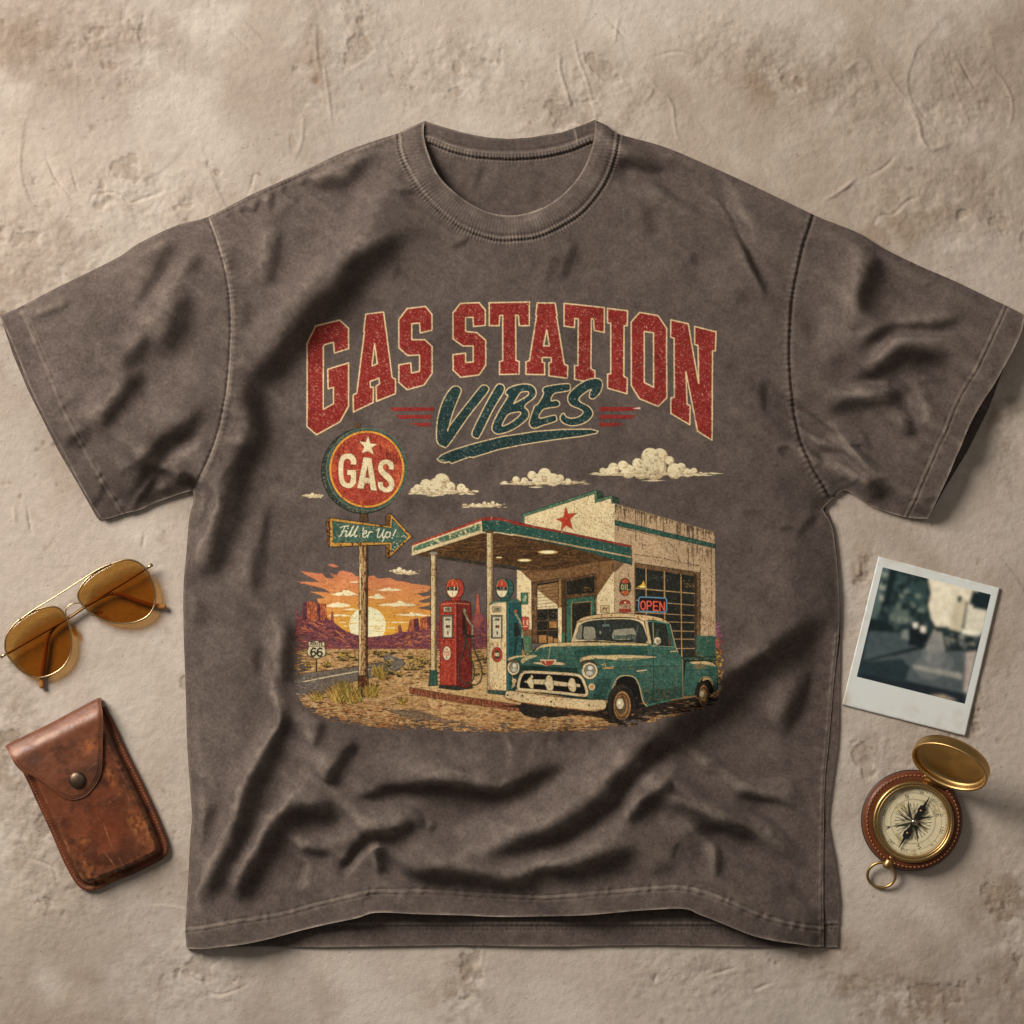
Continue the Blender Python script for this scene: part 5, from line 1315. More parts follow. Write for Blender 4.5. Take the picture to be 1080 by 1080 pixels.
B([(595,70),(562,160),(512,260),(468,375)], -.44, 9); B([(650,140),(582,232),(520,332),(460,412),(380,512)], .32, 7.5)
B([(642,265),(622,350),(592,430),(560,515)], -.46, 9.5); B([(515,425),(452,500),(400,545)], -.32, 8)
B([(420,540),(350,640),(270,700)], .22, 9); B([(335,740),(270,775),(215,800)], -.36, 8); B([(505,532),(432,612),(382,692),(338,775)], -.58, 9.5)
B([(712,640),(622,742),(552,802),(502,882),(460,962),(436,1010)], -.62, 9.5); B([(690,150),(640,208),(595,225)], -.30, 7)
B([(690,750),(602,822),(540,872)], .34, 5); B([(270,305),(180,350),(105,372)], -.28, 3.5); B([(600,885),(625,905),(648,935)], -.62, 6.5); B([(545,878),(535,945)], .24, 4); B([(480,1000),(545,962),(610,942)], -.38, 5)
at(820, 220, 3.177)
B([(275,100),(232,232),(190,372),(150,530)], .32, 12); B([(345,140),(312,240),(282,322),(268,392)], -.54, 11)
B([(610,335),(450,352),(335,385)], .18, 7); B([(632,365),(532,402),(432,408),(342,424),(282,462),(245,492)], -.58, 8)
B([(620,430),(482,432),(402,442),(332,492),(265,535)], .32, 6.5, -1); B([(608,490),(502,492),(422,492),(372,522),(312,562),(205,585)], -.58, 8)
B([(195,622),(300,602),(400,592)], .24, 7); B([(445,615),(352,642),(252,655),(145,695)], -.44, 8)
B([(435,600),(468,682),(482,745)], .32, 6); B([(440,690),(450,775)], -.38, 7)
B([(100,765),(135,745),(175,752),(225,792),(272,862),(292,915)], .38, 8, -1); B([(128,795),(200,802),(240,840),(285,885)], -.40, 5.5); B([(128,832),(190,850),(255,892)], .34, 6); B([(290,900),(322,950),(345,990)], -.44, 9); B([(90,690),(60,620)], -.15, 9); B([(220,480),(150,600)], -.16, 8)
at(180, 390, 2.919)
B([(275,420),(242,560),(212,680)], .22, 12); B([(210,150),(190,240)], .12, 8)
B([(300,20),(255,60),(272,150),(252,232),(222,302),(196,400),(172,500),(138,590),(75,650)], -.64, [9,11,11,12,14,17,16,13,9], 0, .5, .5)
B([(152,340),(124,470),(84,540),(58,610)], .42, 5.5, -1); B([(125,375),(104,450),(80,490)], -.55, 4.5)
B([(315,385),(292,520),(272,622),(260,730)], -.42, 9); B([(90,690),(100,810)], -.28, 9); B([(284,840),(272,940)], -.32, 7)
B([(322,750),(312,870),(302,970)], .32, 7); B([(374,750),(362,862),(358,1000)], -.48, 8)
at(210, 140, 3.857)
B([(750,130),(682,262),(602,422),(522,542),(422,682),(300,802),(195,930)], .33, [8,12,16,18,18,16,12])
B([(980,385),(850,432),(742,492),(642,562),(562,672),(472,762),(402,852),(300,962),(215,1050)], -.64, [8,9,11,14,15,15,14,13], 0, 1.1, .3)
B([(750,62),(662,122),(602,190),(502,212),(415,222)], -.48, 9); B([(795,240),(900,252)], -.28, 4.5)
B([(275,320),(242,482),(180,632)], .22, 8); B([(325,380),(312,522),(280,650)], -.33, 7.5)
for q in ([(245,250),(232,345)], [(305,220),(290,335)], [(352,195),(340,250)], [(432,165),(420,225)], [(190,285),(170,340)], [(130,310),(115,350)]): B(q, -.42, 3.2)
B([(205,680),(180,810)], -.22, 7); B([(150,450),(140,560)], -.2, 5)
at(640, 130, 3.723)
B([(10,215),(80,150),(152,170),(222,212),(280,226)], -.52, 8); B([(60,240),(150,260),(240,280)], .12, 9)
B([(425,180),(475,290),(535,420),(585,540)], .18, 6); B([(398,185),(452,292),(512,422),(562,542),(612,652),(622,735)], -.46, 3.2, 0, .6)
B([(150,320),(182,475)], -.18, 8); B([(520,640),(540,720)], -.16, 8); B([(280,540),(340,650)], -.1, 10)
at(0, 0, 1)
B([(608,250),(600,275),(592,300)], -.26, 5.5); B([(592,262),(582,280),(574,300)], -.18, 5); B([(350,905),(500,890)], .05, 12)
B([(880,735),(868,780),(862,830)], -.15, 8); B([(850,900),(845,950)], -.12, 12)
rw = random.Random(12)
for k in range(150):
    x, y = rw.uniform(20, 1060), rw.uniform(170, 960)
    if 300 < x < 775 and 300 < y < 780: continue
    a_ = rw.gauss(-1.05, .45) if x < 880 else rw.gauss(-.5, .6)
    L = rw.uniform(14, 42); bend = rw.uniform(-6, 6)
    B([(x, y), (x + L * .5 * math.cos(a_) + bend, y + L * .5 * math.sin(a_)), (x + L * math.cos(a_), y + L * math.sin(a_))], rw.choice([-.2, -.26, -.14, .16, .12]), rw.uniform(2.2, 4.5), minor=1)
def rank(st):
    v, w = st[1][1], st[1][2]
    return -1 if st[2].pop('minor', 0) else (2 if v > 0 and np.max(w) < 9.5 else (0 if v > 0 else 1))
for tl, a_, k_ in sorted(STROKES, key=rank):
    at(*tl); crease(*a_, **k_)
Q += .05 * fbm(CX, CY, 60, 83, 3) + .06 * fbm(CX * .8 + CY * .6, (CY * .8 - CX * .6) * .5, 24, 82, 3)
quiet = np.exp(-0.5 * (((CX - 545) / 190) ** 2 + ((CY - 540) / 190) ** 2) ** 2)
_fx = np.fft.fftfreq(1296) * 2 * math.pi; _fy = np.fft.fftfreq(1152) * 2 * math.pi
_KX, _KY = np.meshgrid(_fx, _fy)
DF = 1j * (_KX * LDIR[0] + _KY * LDIR[1])
DEN = np.abs(DF) ** 2 + .03 * (_KX ** 2 + _KY ** 2) + 2e-4
def integrate(q, passes=2):
    P = np.zeros((1152, 1296)); P[:GH, :GW] = q
    h = np.zeros_like(P); r = P
    for k in range(passes):
        h = h + np.fft.ifft2(np.fft.fft2(r) * np.conj(DF) / DEN).real
        a_, b_ = np.gradient(h)
        r = P - (b_ * LDIR[0] + a_ * LDIR[1])
    return h[:GH, :GW]
Q = np.where(Q < 0, Q * 1.55, Q * 2.7)
drape = integrate(Q, 3)
drape -= np.percentile(drape[::4, ::4], 45)
H = H + drape

ridge([(136,544),(148,524),(163,504),(172,496)], 3.0, 2.6, .5); ridge([(168,498),(176,494),(190,500),(204,512)], 2.6, 2.0, .5)
ridge([(872,530),(884,518),(897,508),(905,503)], 2.4, 2.0, .5)
H = base + H * gate
# --- front hem lifted off the back layer between the corners; right cuff gapes
lift = sstep(225, 420, CX) * sstep(850, 715, CX) * sstep(905, 960, CY)
H += 5.5 * lift
dr = dist_poly(sm(cuff_r), CX, CY)[0]
H += 5.0 * np.exp(-dr / 26) * (CX > 900)
dl = dist_poly(sm(cuff_l), CX, CY)[0]
H += 1.8 * np.exp(-dl / 20) * (CX < 180)
H = 2.4 + 1.2 * np.logaddexp(0, (H - 2.4) / 1.2)

# --- seams and stitching as relief, worn seams as bleached dye
wear_highlight = np.zeros_like(CX)
puck = lambda arc, per, s: np.sin(arc * 2 * math.pi / per + 5.0 * vnoise(arc, arc * 0, 14, 9, s) + 2.0 * vnoise(arc, arc * 0, 40, 9, s + 1))
def seam(pts, off, w, A, per=0, pA=0, wr=0, ww=1.2, smooth=True, into=None):
    global H, wear_highlight
    p = sm(pts) if smooth else np.asarray(pts, float)
    sl = region(p, abs(off) + 14)
    d, sd, u, arc = dist_poly(p, CX[sl], CY[sl])
    q = np.abs(sd - off) if off else d
    if off: q = np.hypot(sd - off, np.maximum(0, d - np.abs(sd)))
    hh = A * np.exp(-0.5 * (q / w) ** 2)
    if per: hh = hh + pA * puck(arc, per, 3) * np.exp(-0.5 * (q / (w * 1.7)) ** 2)
    (into if into is not None else H)[sl] += hh
    if wr:
        n = .35 + .9 * vnoise(arc, q * 0, 8.5, 9, 7) * vnoise(arc, arc * 0, 27, 9, 8) * 2 + .25 * (vnoise(arc, q * 0, 2.3, 9, 12) - .5)
        wear_highlight[sl] = np.maximum(wear_highlight[sl], wr * n * np.exp(-0.5 * (q / ww) ** 2))
seam(seam_l, 0, 1.3, -1.9, 7, .35, .62, .7); seam(seam_l, -3.4, 2.0, .8, 6, .35)
seam(seam_r, 0, 1.3, -1.9, 7, .3, .04, .8); seam(seam_r, 3.6, 2.0, .7, 6, .3)
seam(neck_out_s, 0, 1.2, -1.5, 0, 0, 0, 1, False); seam(neck_out_s, -2.4, 1.7, .8, 3.4, .55, .28, 1.2, False); seam(neck_out_s, 2.4, 1.5, .4, 3.4, .45, .12, 1.0, False); seam(neck_out_s, -5.0, 1.0, -.7, 0, 0, 0, 1, False)
for st in (stitch_hem, stitch_cl, stitch_cr):
    s = 1 if st is not stitch_cr else 1
    seam(st, 0, .9, -.9, 11, .25, .22, .9); seam(st, 5.0 * (-1 if st is stitch_cl else 1), .9, -.7, 12, .2, .10, .9); seam(st, 2.5 * (-1 if st is stitch_cl else 1), 2.2, .55, 15, .55, .10, 1.6)
seam([(220,229),(267,205),(320,181),(360,163)], 4.2, 1.0, -1.3, 0, 0, 0, 1, False); seam([(220,229),(267,205),(320,181),(360,163),(420,141)], 2.2, 1.4, .6, 6, .3, .25, 1.2, False)
seam(side_r[5:], 3, 1.2, .6, 13, .4, .18, .8)
# cloth edges that lost their dye
for p, k in ((neck_in_s, .75), (sm(hem), .55), (sm(cuff_r), .35), (sm(cuff_l), .50), (sm(side_r), .25)):
    seam(p, 0, 1.6, .25, 0, 0, k, 1.0, False)
seam(sm(sh_l), 0, 1.5, 0, 0, 0, .3, 1.0, False); seam(sm(side_l), 0, 1.5, 0, 0, 0, .22, 1.2, False); seam(sm(arm_l), 0, 1.4, 0, 0, 0, .4, 1, False); seam(sm(arm_r), 0, 1.4, 0, 0, 0, .4, 1, False)

collar_m = inside(np.vstack([neck_in_s, neck_out_s[::-1]]))
dn = dist_poly(neck_in_s, CX, CY)[0]
H = np.where(collar_m, H + 1.8 * sstep(0, 9, dn) * sstep(26, 16, dn) + 1.2, H)
rib = np.sin(CX * 0) * 0
# ribbing runs across the collar band
a = np.arctan2(CY - 150, CX - 537)
H = np.where(collar_m, H + .22 * np.sin(a * 165), H)

# --- dye: cloudy acid wash
wash = 1.0 + .14 * fbm(CX, CY, 120, 91, 4) + .10 * fbm(CX, CY, 30, 92, 5, .75) + .36 * fbm(CX, CY, 9, 93, 4, .75)
streak_m = np.maximum(np.abs(CX - 540) / 340 - .55, 0)
wash += .12 * fbm(CX, CY, 7, 95, 3, .6, 3.5) * streak_m
near_edge = np.exp(-np.minimum(de, np.minimum(dr, dl)) / 14)
wash += near_edge * .22 * fbm(CX, CY, 8, 94, 3, .65)
# dye lost on the tops of creases, with crest highlights painted into the colour
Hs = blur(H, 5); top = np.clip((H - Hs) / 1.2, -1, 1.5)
wear_highlight = np.clip(wear_highlight + .17 * np.clip(top, 0, 1.2) * (fbm(CX, CY, 6, 96, 3, .7) + .7), 0, .8)
wash = np.clip(wash, .5, 1.7)

def sample(A, x, y):
    u = np.clip(x - GX, 0, GW - 1.001); v = np.clip(y - GY, 0, GH - 1.001)
    i = u.astype(int); j = v.astype(int); fu = u - i; fv = v - j
    return (A[j, i] * (1 - fu) + A[j, i + 1] * fu) * (1 - fv) + (A[j + 1, i] * (1 - fu) + A[j + 1, i + 1] * fu) * fv

def cloth_parts(outline, Hf, parts, depth, mat, root):
    """parts: list of (name, mask of cells or None for the rest, parent). depth: how far the cut edge hangs down, per vertex"""
    m = inside(outline)
    fc = m[:-1, :-1] | m[1:, :-1] | m[:-1, 1:] | m[1:, 1:]
    need = np.zeros_like(m)
    for s0, s1 in ((slice(0, -1), slice(0, -1)), (slice(1, None), slice(0, -1)), (slice(0, -1), slice(1, None)), (slice(1, None), slice(1, None))):
        need[s0, s1] |= fc
    VX = CX.copy(); VY = CY.copy()
    ring = np.vstack([outline, outline[:1]])
    q = need & ~m
    px_, py_ = CX[q], CY[q]
    best = np.full(px_.shape, 1e9); bx = px_.copy(); by = py_.copy()
    for a0, b0 in zip(ring[:-1], ring[1:]):
        d = b0 - a0; L = d @ d
        if L < 1e-9: continue
        t = np.clip(((px_ - a0[0]) * d[0] + (py_ - a0[1]) * d[1]) / L, 0, 1)
        x = a0[0] + t * d[0]; y = a0[1] + t * d[1]; dd = np.hypot(px_ - x, py_ - y)
        k = dd < best; best[k] = dd[k]; bx[k] = x[k]; by[k] = y[k]
    VX[q] = bx; VY[q] = by
    Z = Hf.copy(); Z[q] = sample(Hf, bx, by)
    left = fc.copy(); out = {}
    for name, mask, parent in parts:
        f = left if mask is None else (left & mask)
        left = left & ~f
        r, c = np.nonzero(f)
        vi = np.full(m.shape, -1, np.int64)
        use = np.zeros_like(m)
        use[r, c] = use[r + 1, c] = use[r, c + 1] = use[r + 1, c + 1] = True
        ur, uc = np.nonzero(use); vi[ur, uc] = np.arange(len(ur))
        V = np.stack([VX[ur, uc], VY[ur, uc], Z[ur, uc]], -1)
        Fq = np.stack([vi[r, c], vi[r + 1, c], vi[r + 1, c + 1], vi[r, c + 1]], -1)
        cols = np.stack([wash[ur, uc] / 2, wear_highlight[ur, uc], wear_highlight[ur, uc] * 0], -1)
        # cut edge
        P = np.pad(fc, 1)
        sk = []
        up = f & ~P[:-2, 1:-1]; dn_ = f & ~P[2:, 1:-1]; lf = f & ~P[1:-1, :-2]; rt = f & ~P[1:-1, 2:]
        for msk, (a_, b_) in ((up, ((0, 1), (0, 0))), (dn_, ((1, 0), (1, 1))), (lf, ((0, 0), (1, 0))), (rt, ((1, 1), (0, 1)))):
            rr, cc = np.nonzero(msk)
            if len(rr): sk.append(np.stack([vi[rr + a_[0], cc + a_[1]], vi[rr + b_[0], cc + b_[1]]], -1))
        if sk:
            E = np.vstack(sk); u = np.unique(E); mp = np.full(len(V), -1); mp[u] = len(V) + np.arange(len(u))
            lowv = V[u].copy(); lowv[:, 2] -= depth[ur[u], uc[u]]
            V = np.vstack([V, lowv]); cols = np.vstack([cols, cols[u]])
            Fq = np.vstack([Fq, np.stack([E[:, 0], E[:, 1], mp[E[:, 1]], mp[E[:, 0]]], -1)])
        out[name] = mesh_obj(name, V, Fq, mat, out.get(parent, root), root, cols=cols)
    return out

shirt = thing('t_shirt', 'faded brown cotton t-shirt with a gas station print on its chest', 'shirt', 540, 600)
CLOTH = mat_cloth()
# cell masks (cells are sampled at their centre)
def cells(*rings): return fill_rings([np.asarray(r, float) - [GX, GY] for r in rings], GW - 1, GH - 1)
m_collar = cells(np.vstack([neck_in_s + [0, -2], [(640, 110), (440, 110)]])) & False
m_collar = cells(np.vstack([[(440, 100)], neck_in_s, [(640, 100), (662, 138)], neck_out_s[::-1], [(412, 136)]]))
sl_l = np.vstack([sm(seam_l), [(204, 530), (120, 600), (-40, 420), (-40, 300), (200, 200)]])
sl_r = np.vstack([sm(seam_r), [(880, 530), (920, 600), (1120, 600), (1120, 300), (870, 215)]])
m_sl, m_sr = cells(sl_l), cells(sl_r)
m_cl = cells(np.vstack([sm(stitch_cl), [(128, 570), (80, 570), (-40, 400), (-40, 300)]]))
m_cr = cells(np.vstack([sm(stitch_cr), [(957, 570), (1000, 570), (1120, 400), (1120, 310)]]))
m_hem = cells(np.vstack([sm(stitch_hem), [(900, 980), (900, 1030), (180, 1030), (180, 978)]]))
# the cut edge drops to the ground where the cloth is folded, but only by its own thickness at open edges
dopen = np.full(CX.shape, 1e9)
for p in (sm(hem)[4:-6], sm(cuff_r), sm(cuff_l), neck_in_s):
    sl = region(p, 30); dopen[sl] = np.minimum(dopen[sl], dist_poly(p, CX[sl], CY[sl])[0])
depth = np.where(dopen < 2.5, 1.3, np.maximum(H + 1.2, 1.3))
dneck = dist_poly(neck_in_s, CX, CY)[0]
depth = np.where(dneck < 2.5, np.maximum(H - 3.5, 1.3), depth)
hem_end = (dopen < 2.5) & (CY > 940) & ((CX < 262) | (CX > 840))
depth = np.where(hem_end, np.maximum(H - 1.0, 1.3), depth)
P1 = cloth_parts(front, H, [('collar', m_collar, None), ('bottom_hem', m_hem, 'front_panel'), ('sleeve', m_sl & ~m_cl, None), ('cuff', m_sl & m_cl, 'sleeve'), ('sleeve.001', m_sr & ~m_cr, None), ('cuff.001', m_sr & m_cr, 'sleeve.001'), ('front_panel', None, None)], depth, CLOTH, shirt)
P1['bottom_hem'].parent = P1['front_panel']

# --- back layer: seen at the neck, under the lifted hem and along the right side
HB = 2.0 + .5 * fbm(CX, CY, 40, 101, 3)
H_keep = H; wear_highlight_keep = wear_highlight.copy(); wash_keep = wash
H = HB
foldB = fold
foldB([(512,172),(505,185),(500,205)], 5, .35); foldB([(500,178),(490,192),(484,205)], 4, .25); foldB([(560,180),(566,200),(560,220)], 8, .2)
HB = np.maximum(H, 1.0)
wear_highlight = wear_highlight * 0
top_edge = [(448,128),(468,134.5),(493,141.5),(515,145.5),(537,147),(560,145.5),(593,140),(612,133),(627,127)]
rib_low = [(440,150),(455,152),(475,160),(500,166),(537,168.5),(570,166.5),(600,160),(622,151),(634,148)]
H = HB
m_rib_v = (CY < np.interp(CX, [p[0] for p in rib_low], [p[1] for p in rib_low])) & (CY < 200) & (CX > 400) & (CX < 660)
H = np.where(m_rib_v, H + 2.4, H)
seam(rib_low, 0, 1.2, -1.4); seam(rib_low, -2.6, 1.5, .9, 3.6, .5, .3, 1.2); seam(rib_low, -6.2, 1.2, .9, 0, 0, .35, .8); seam(rib_low, -9.0, 1.0, -.8); seam(rib_low, 2.0, 1.2, .5, 3.6, .3, .15, 1)
seam([(606,137),(608,144),(609,152)], 0, .9, .9, 0, 0, .4, .8)
seam(top_edge, 0, 1.4, .3, 0, 0, .3, 1)
seam([(206,977),(300,977.5),(540,977),(740,977),(883,976)], 0, 1.1, -1.2, 5.3, .2, 0, 1); seam([(206,974),(540,973.5),(883,973)], 0, 1.2, .6, 7.1, .25, .2, 1); seam([(206,981),(540,980.5),(883,980)], 0, .8, -.7, 4, .3)
seam([(206,998),(280,998),(540,997.5),(740,998),(883,998.5)], 0, 1.2, .2, 0, 0, .3, 1)
HB = H
wear_highlight = np.clip(wear_highlight, 0, .7)
m_rib = cells(np.vstack([[(420, 100), (660, 100)], sm(rib_low)[::-1]]))
m_tape = cells(np.vstack([sm(rib_low), (sm(rib_low) + [0, 9])[::-1]]))
hem_b = cells([(150,977),(900,977),(900,1010),(150,1010)])
P2 = cloth_parts(back, HB, [('neck_ribbing', m_rib, None), ('neck_tape', m_tape, 'back_panel'), ('back_hem', hem_b, 'back_panel'), ('back_panel', None, None)], HB + 1.2, CLOTH, shirt)
for k in ('neck_tape', 'back_hem'): P2[k].parent = P2['back_panel']
HL = 2.2 + .6 * fbm(CX, CY, 30, 111, 2)
P3 = cloth_parts(np.array(lining_r, float), HL, [('sleeve_lining', None, None)], HL + 1.2, CLOTH, shirt)
P4 = cloth_parts(np.array(lining_l, float), HL, [('sleeve_lining', None, None)], HL + 1.2, CLOTH, shirt)
P3['sleeve_lining'].parent = P1['sleeve.001']; P4['sleeve_lining'].parent = P1['sleeve']
H = H_keep

# --- the print, lying on the cloth
INKM = mat_print()
def lay_print(cv, name, f=2):
    C, A = cv.reduce(f)
    h, w = A.shape; st = f / cv.ss
    x = cv.x0 + (np.arange(w) + .5) * st; y = cv.y0 + (np.arange(h) + .5) * st
    X, Y = np.meshgrid(x, y)
    on = A > .02
    fc = on[:-1, :-1] | on[1:, :-1] | on[:-1, 1:] | on[1:, 1:]
    r, c = np.nonzero(fc)
    use = np.zeros_like(on); use[r, c] = use[r + 1, c] = use[r, c + 1] = use[r + 1, c + 1] = True
    ur, uc = np.nonzero(use); vi = np.full(on.shape, -1, np.int64); vi[ur, uc] = np.arange(len(ur))
    V = np.stack([X[ur, uc], Y[ur, uc], sample(H, X[ur, uc], Y[ur, uc]) + .22], -1)
    Fq = np.stack([vi[r, c], vi[r + 1, c], vi[r + 1, c + 1], vi[r, c + 1]], -1)
    # bleed colour into the transparent rim so that edges stay clean
    Cb = np.where(A[..., None] > .05, C, 0); wgt = blur((A > .05).astype(float), 1.2); Cb = blur(Cb, 1.2) / np.maximum(wgt, 1e-3)[..., None]
    C = np.where(A[..., None] > .3, C, Cb)
    cols = np.concatenate([C[ur, uc], A[ur, uc][:, None]], 1)
    return mesh_obj(name, V, Fq, INKM, P1['front_panel'], shirt, cols=cols)
lay_print(paint_lettering(), 'printed_lettering')
lay_print(paint_picture(), 'printed_picture')
# ---------------------------------------------------------------- sunglasses (read off at 5.4 per unit from x 0, y 560)
def build_glasses():
    g = thing('sunglasses', 'gold wire aviator sunglasses with amber lenses lying folded on the plaster', 'sunglasses', 84, 658)
    gold = mat_metal('pale_gold', (206, 178, 134), .3)
    lensm = mat_tint('amber_lens', (.79, .605, .325), .022)
    tip = mat_plain('amber_acetate', (150, 98, 48), .25, .2, 200)
    G = lambda p, z: [(x / 5.4, 560 + y / 5.4, z) for x, y in p]
    zl = 8.8
    left = [(36,640),(50,585),(105,515),(200,455),(290,430),(345,440),(385,490),(405,560),(413,640),(402,710),(365,770),(310,810),(240,832),(180,825),(120,790),(70,735),(42,690)]
    right = [(450,370),(472,310),(530,250),(620,197),(720,163),(790,177),(842,222),(876,290),(890,360),(880,430),(842,485),(770,518),(690,525),(610,510),(540,475),(482,428)]
    def tilt(x, y):                          # the front leans a little towards the brow bar
        return zl + ((x - 84) * -.45 - (y - 655) * .89) * .05
    for ring in (left, right):
        R = spline([(a[0], a[1]) for a in G(ring, 0)], 6, True)
        P3 = [(x, y, tilt(x, y)) for x, y in R]
        rim = tube('rim', P3, .95, gold, g, g, 8, True)
        c = R.mean(0); n = len(R); V = []; F = []; F3 = []
        K = 10
        for s in (1, -1):
            for k in range(1, K + 1):
                for x, y in R:
                    px, py = c + (np.array((x, y)) - c) * (k / K)
                    V.append((px, py, tilt(px, py) + 2.4 * (1 - (k / K) ** 2) + (.35 if s > 0 else -.35)))
            V.append((c[0], c[1], tilt(*c) + 2.4 + (.35 if s > 0 else -.35)))
        half = n * K + 1
        for b, s in ((0, 1), (half, -1)):
            for k in range(K - 1):
                for i in range(n):
                    j = (i + 1) % n
                    q = (b + k * n + i, b + k * n + j, b + (k + 1) * n + j, b + (k + 1) * n + i)
                    F.append(q)
            for i in range(n): F3.append((b + i, b + n * K, b + (i + 1) % n))
        for i in range(n):
            j = (i + 1) % n
            F.append(((K - 1) * n + i, (K - 1) * n + j, half + (K - 1) * n + j, half + (K - 1) * n + i))
        mesh_obj('lens', V, F, lensm, rim, g, F3=F3)
    T = lambda p: [(x, y, tilt(x, y)) for x, y, _ in G(p, 0)]
    tube('brow_bar', np.array([(x, y, tilt(x, y) + .9) for x, y in spline([(a, b) for a, b, _ in G([(120,505),(200,448),(350,355),(520,246),(590,206),(640,187)], 0)], 6)]), .8, gold, g, g, 8)
    tube('bridge', np.array([(x, y, tilt(x, y) - .5 + .0 * x) for x, y in spline([(a, b) for a, b, _ in G([(382,480),(380,455),(392,430),(420,412),(460,408)], 0)], 6)]), .75, gold, g, g, 8)
    # end pieces and folded arms
    hl = tube('hinge', np.array(T([(48,692),(28,706),(10,718)])) + [0, 0, -.5], [1.2, 1.7, 2.0], gold, g, g, 10)
    hr = tube('hinge', np.array(T([(838,214),(856,202),(874,190)])) + [0, 0, -.5], [1.2, 1.7, 2.0], gold, g, g, 10)
    def arm(p, z, r, tipn):
        pts = spline([(x, y, zz) for (x, y, _), zz in zip(G(p, 0), z)], 6)
        rr = np.interp(np.linspace(0, 1, len(pts)), [0, .5, .62, .9, 1], r)
        k = int(len(pts) * tipn)
        a = tube('temple_arm', pts[:k + 1], rr[:k + 1], armm, g, g, 10)
        e = pts[-1] - pts[-2]; e = e / np.linalg.norm(e)
        tube('temple_tip', np.vstack([pts[k:], [pts[-1] + e * .9, pts[-1] + e * 1.7, pts[-1] + e * 2.2]]), np.concatenate([rr[k:], [2.7, 1.9, .8]]), tip, a, g, 12)
    armm = mat_metal('arm_bronze', (138, 108, 74), .5)
    arm([(20,712),(60,690),(200,608),(400,492),(500,425),(590,374),(640,358),(690,360),(760,388),(840,415),(900,428),(938,432)], [7.8, 7.4, 6.6, 5.8, 5.4, 4.6, 4.2, 4, 3.6, 3.2, 3, 2.9], [1.2, 1.4, 1.9, 2.6, 3.0], .56)
    arm([(868,194),(830,218),(700,300),(520,408),(430,468),(340,528),(295,575),(272,620),(262,690),(250,770),(240,840),(240,885)], [7.8, 7.3, 6, 4.4, 4.0, 3.6, 3.4, 3.2, 3.1, 3, 2.9, 2.8], [1.2, 1.4, 1.9, 2.7, 3.1], .56)
    # nose pads
    padm = mat_tint('clear_amber_pad', (.86, .66, .34), .04)
    for (x, y), (ax, ay), rot in (((428,570),(408,545),1.25), ((556,470),(530,476),-.2)):
        (cx, cy, _), (bx, by, _) = G([(x, y), (ax, ay)], 0)
        w = tube('pad_arm', [(bx, by, tilt(bx, by)), ((bx + cx) / 2, (by + cy) / 2, zl - 3), (cx, cy, zl - 4)], .55, gold, g, g, 6)
        prof = [(0, 1.0), (.6, .9), (.95, .5), (1.0, 0), (.95, -.5), (.6, -.9), (0, -1)]
        c, s = math.cos(rot), math.sin(rot)
        M = np.array([[c * 6.5, -s * 2.6, 0], [s * 6.5, c * 2.6, 0], [0, 0, 1.2]])
        lathe('nose_pad', prof, (cx, cy, zl - 4.5), padm, w, g, 24, M)
build_glasses()

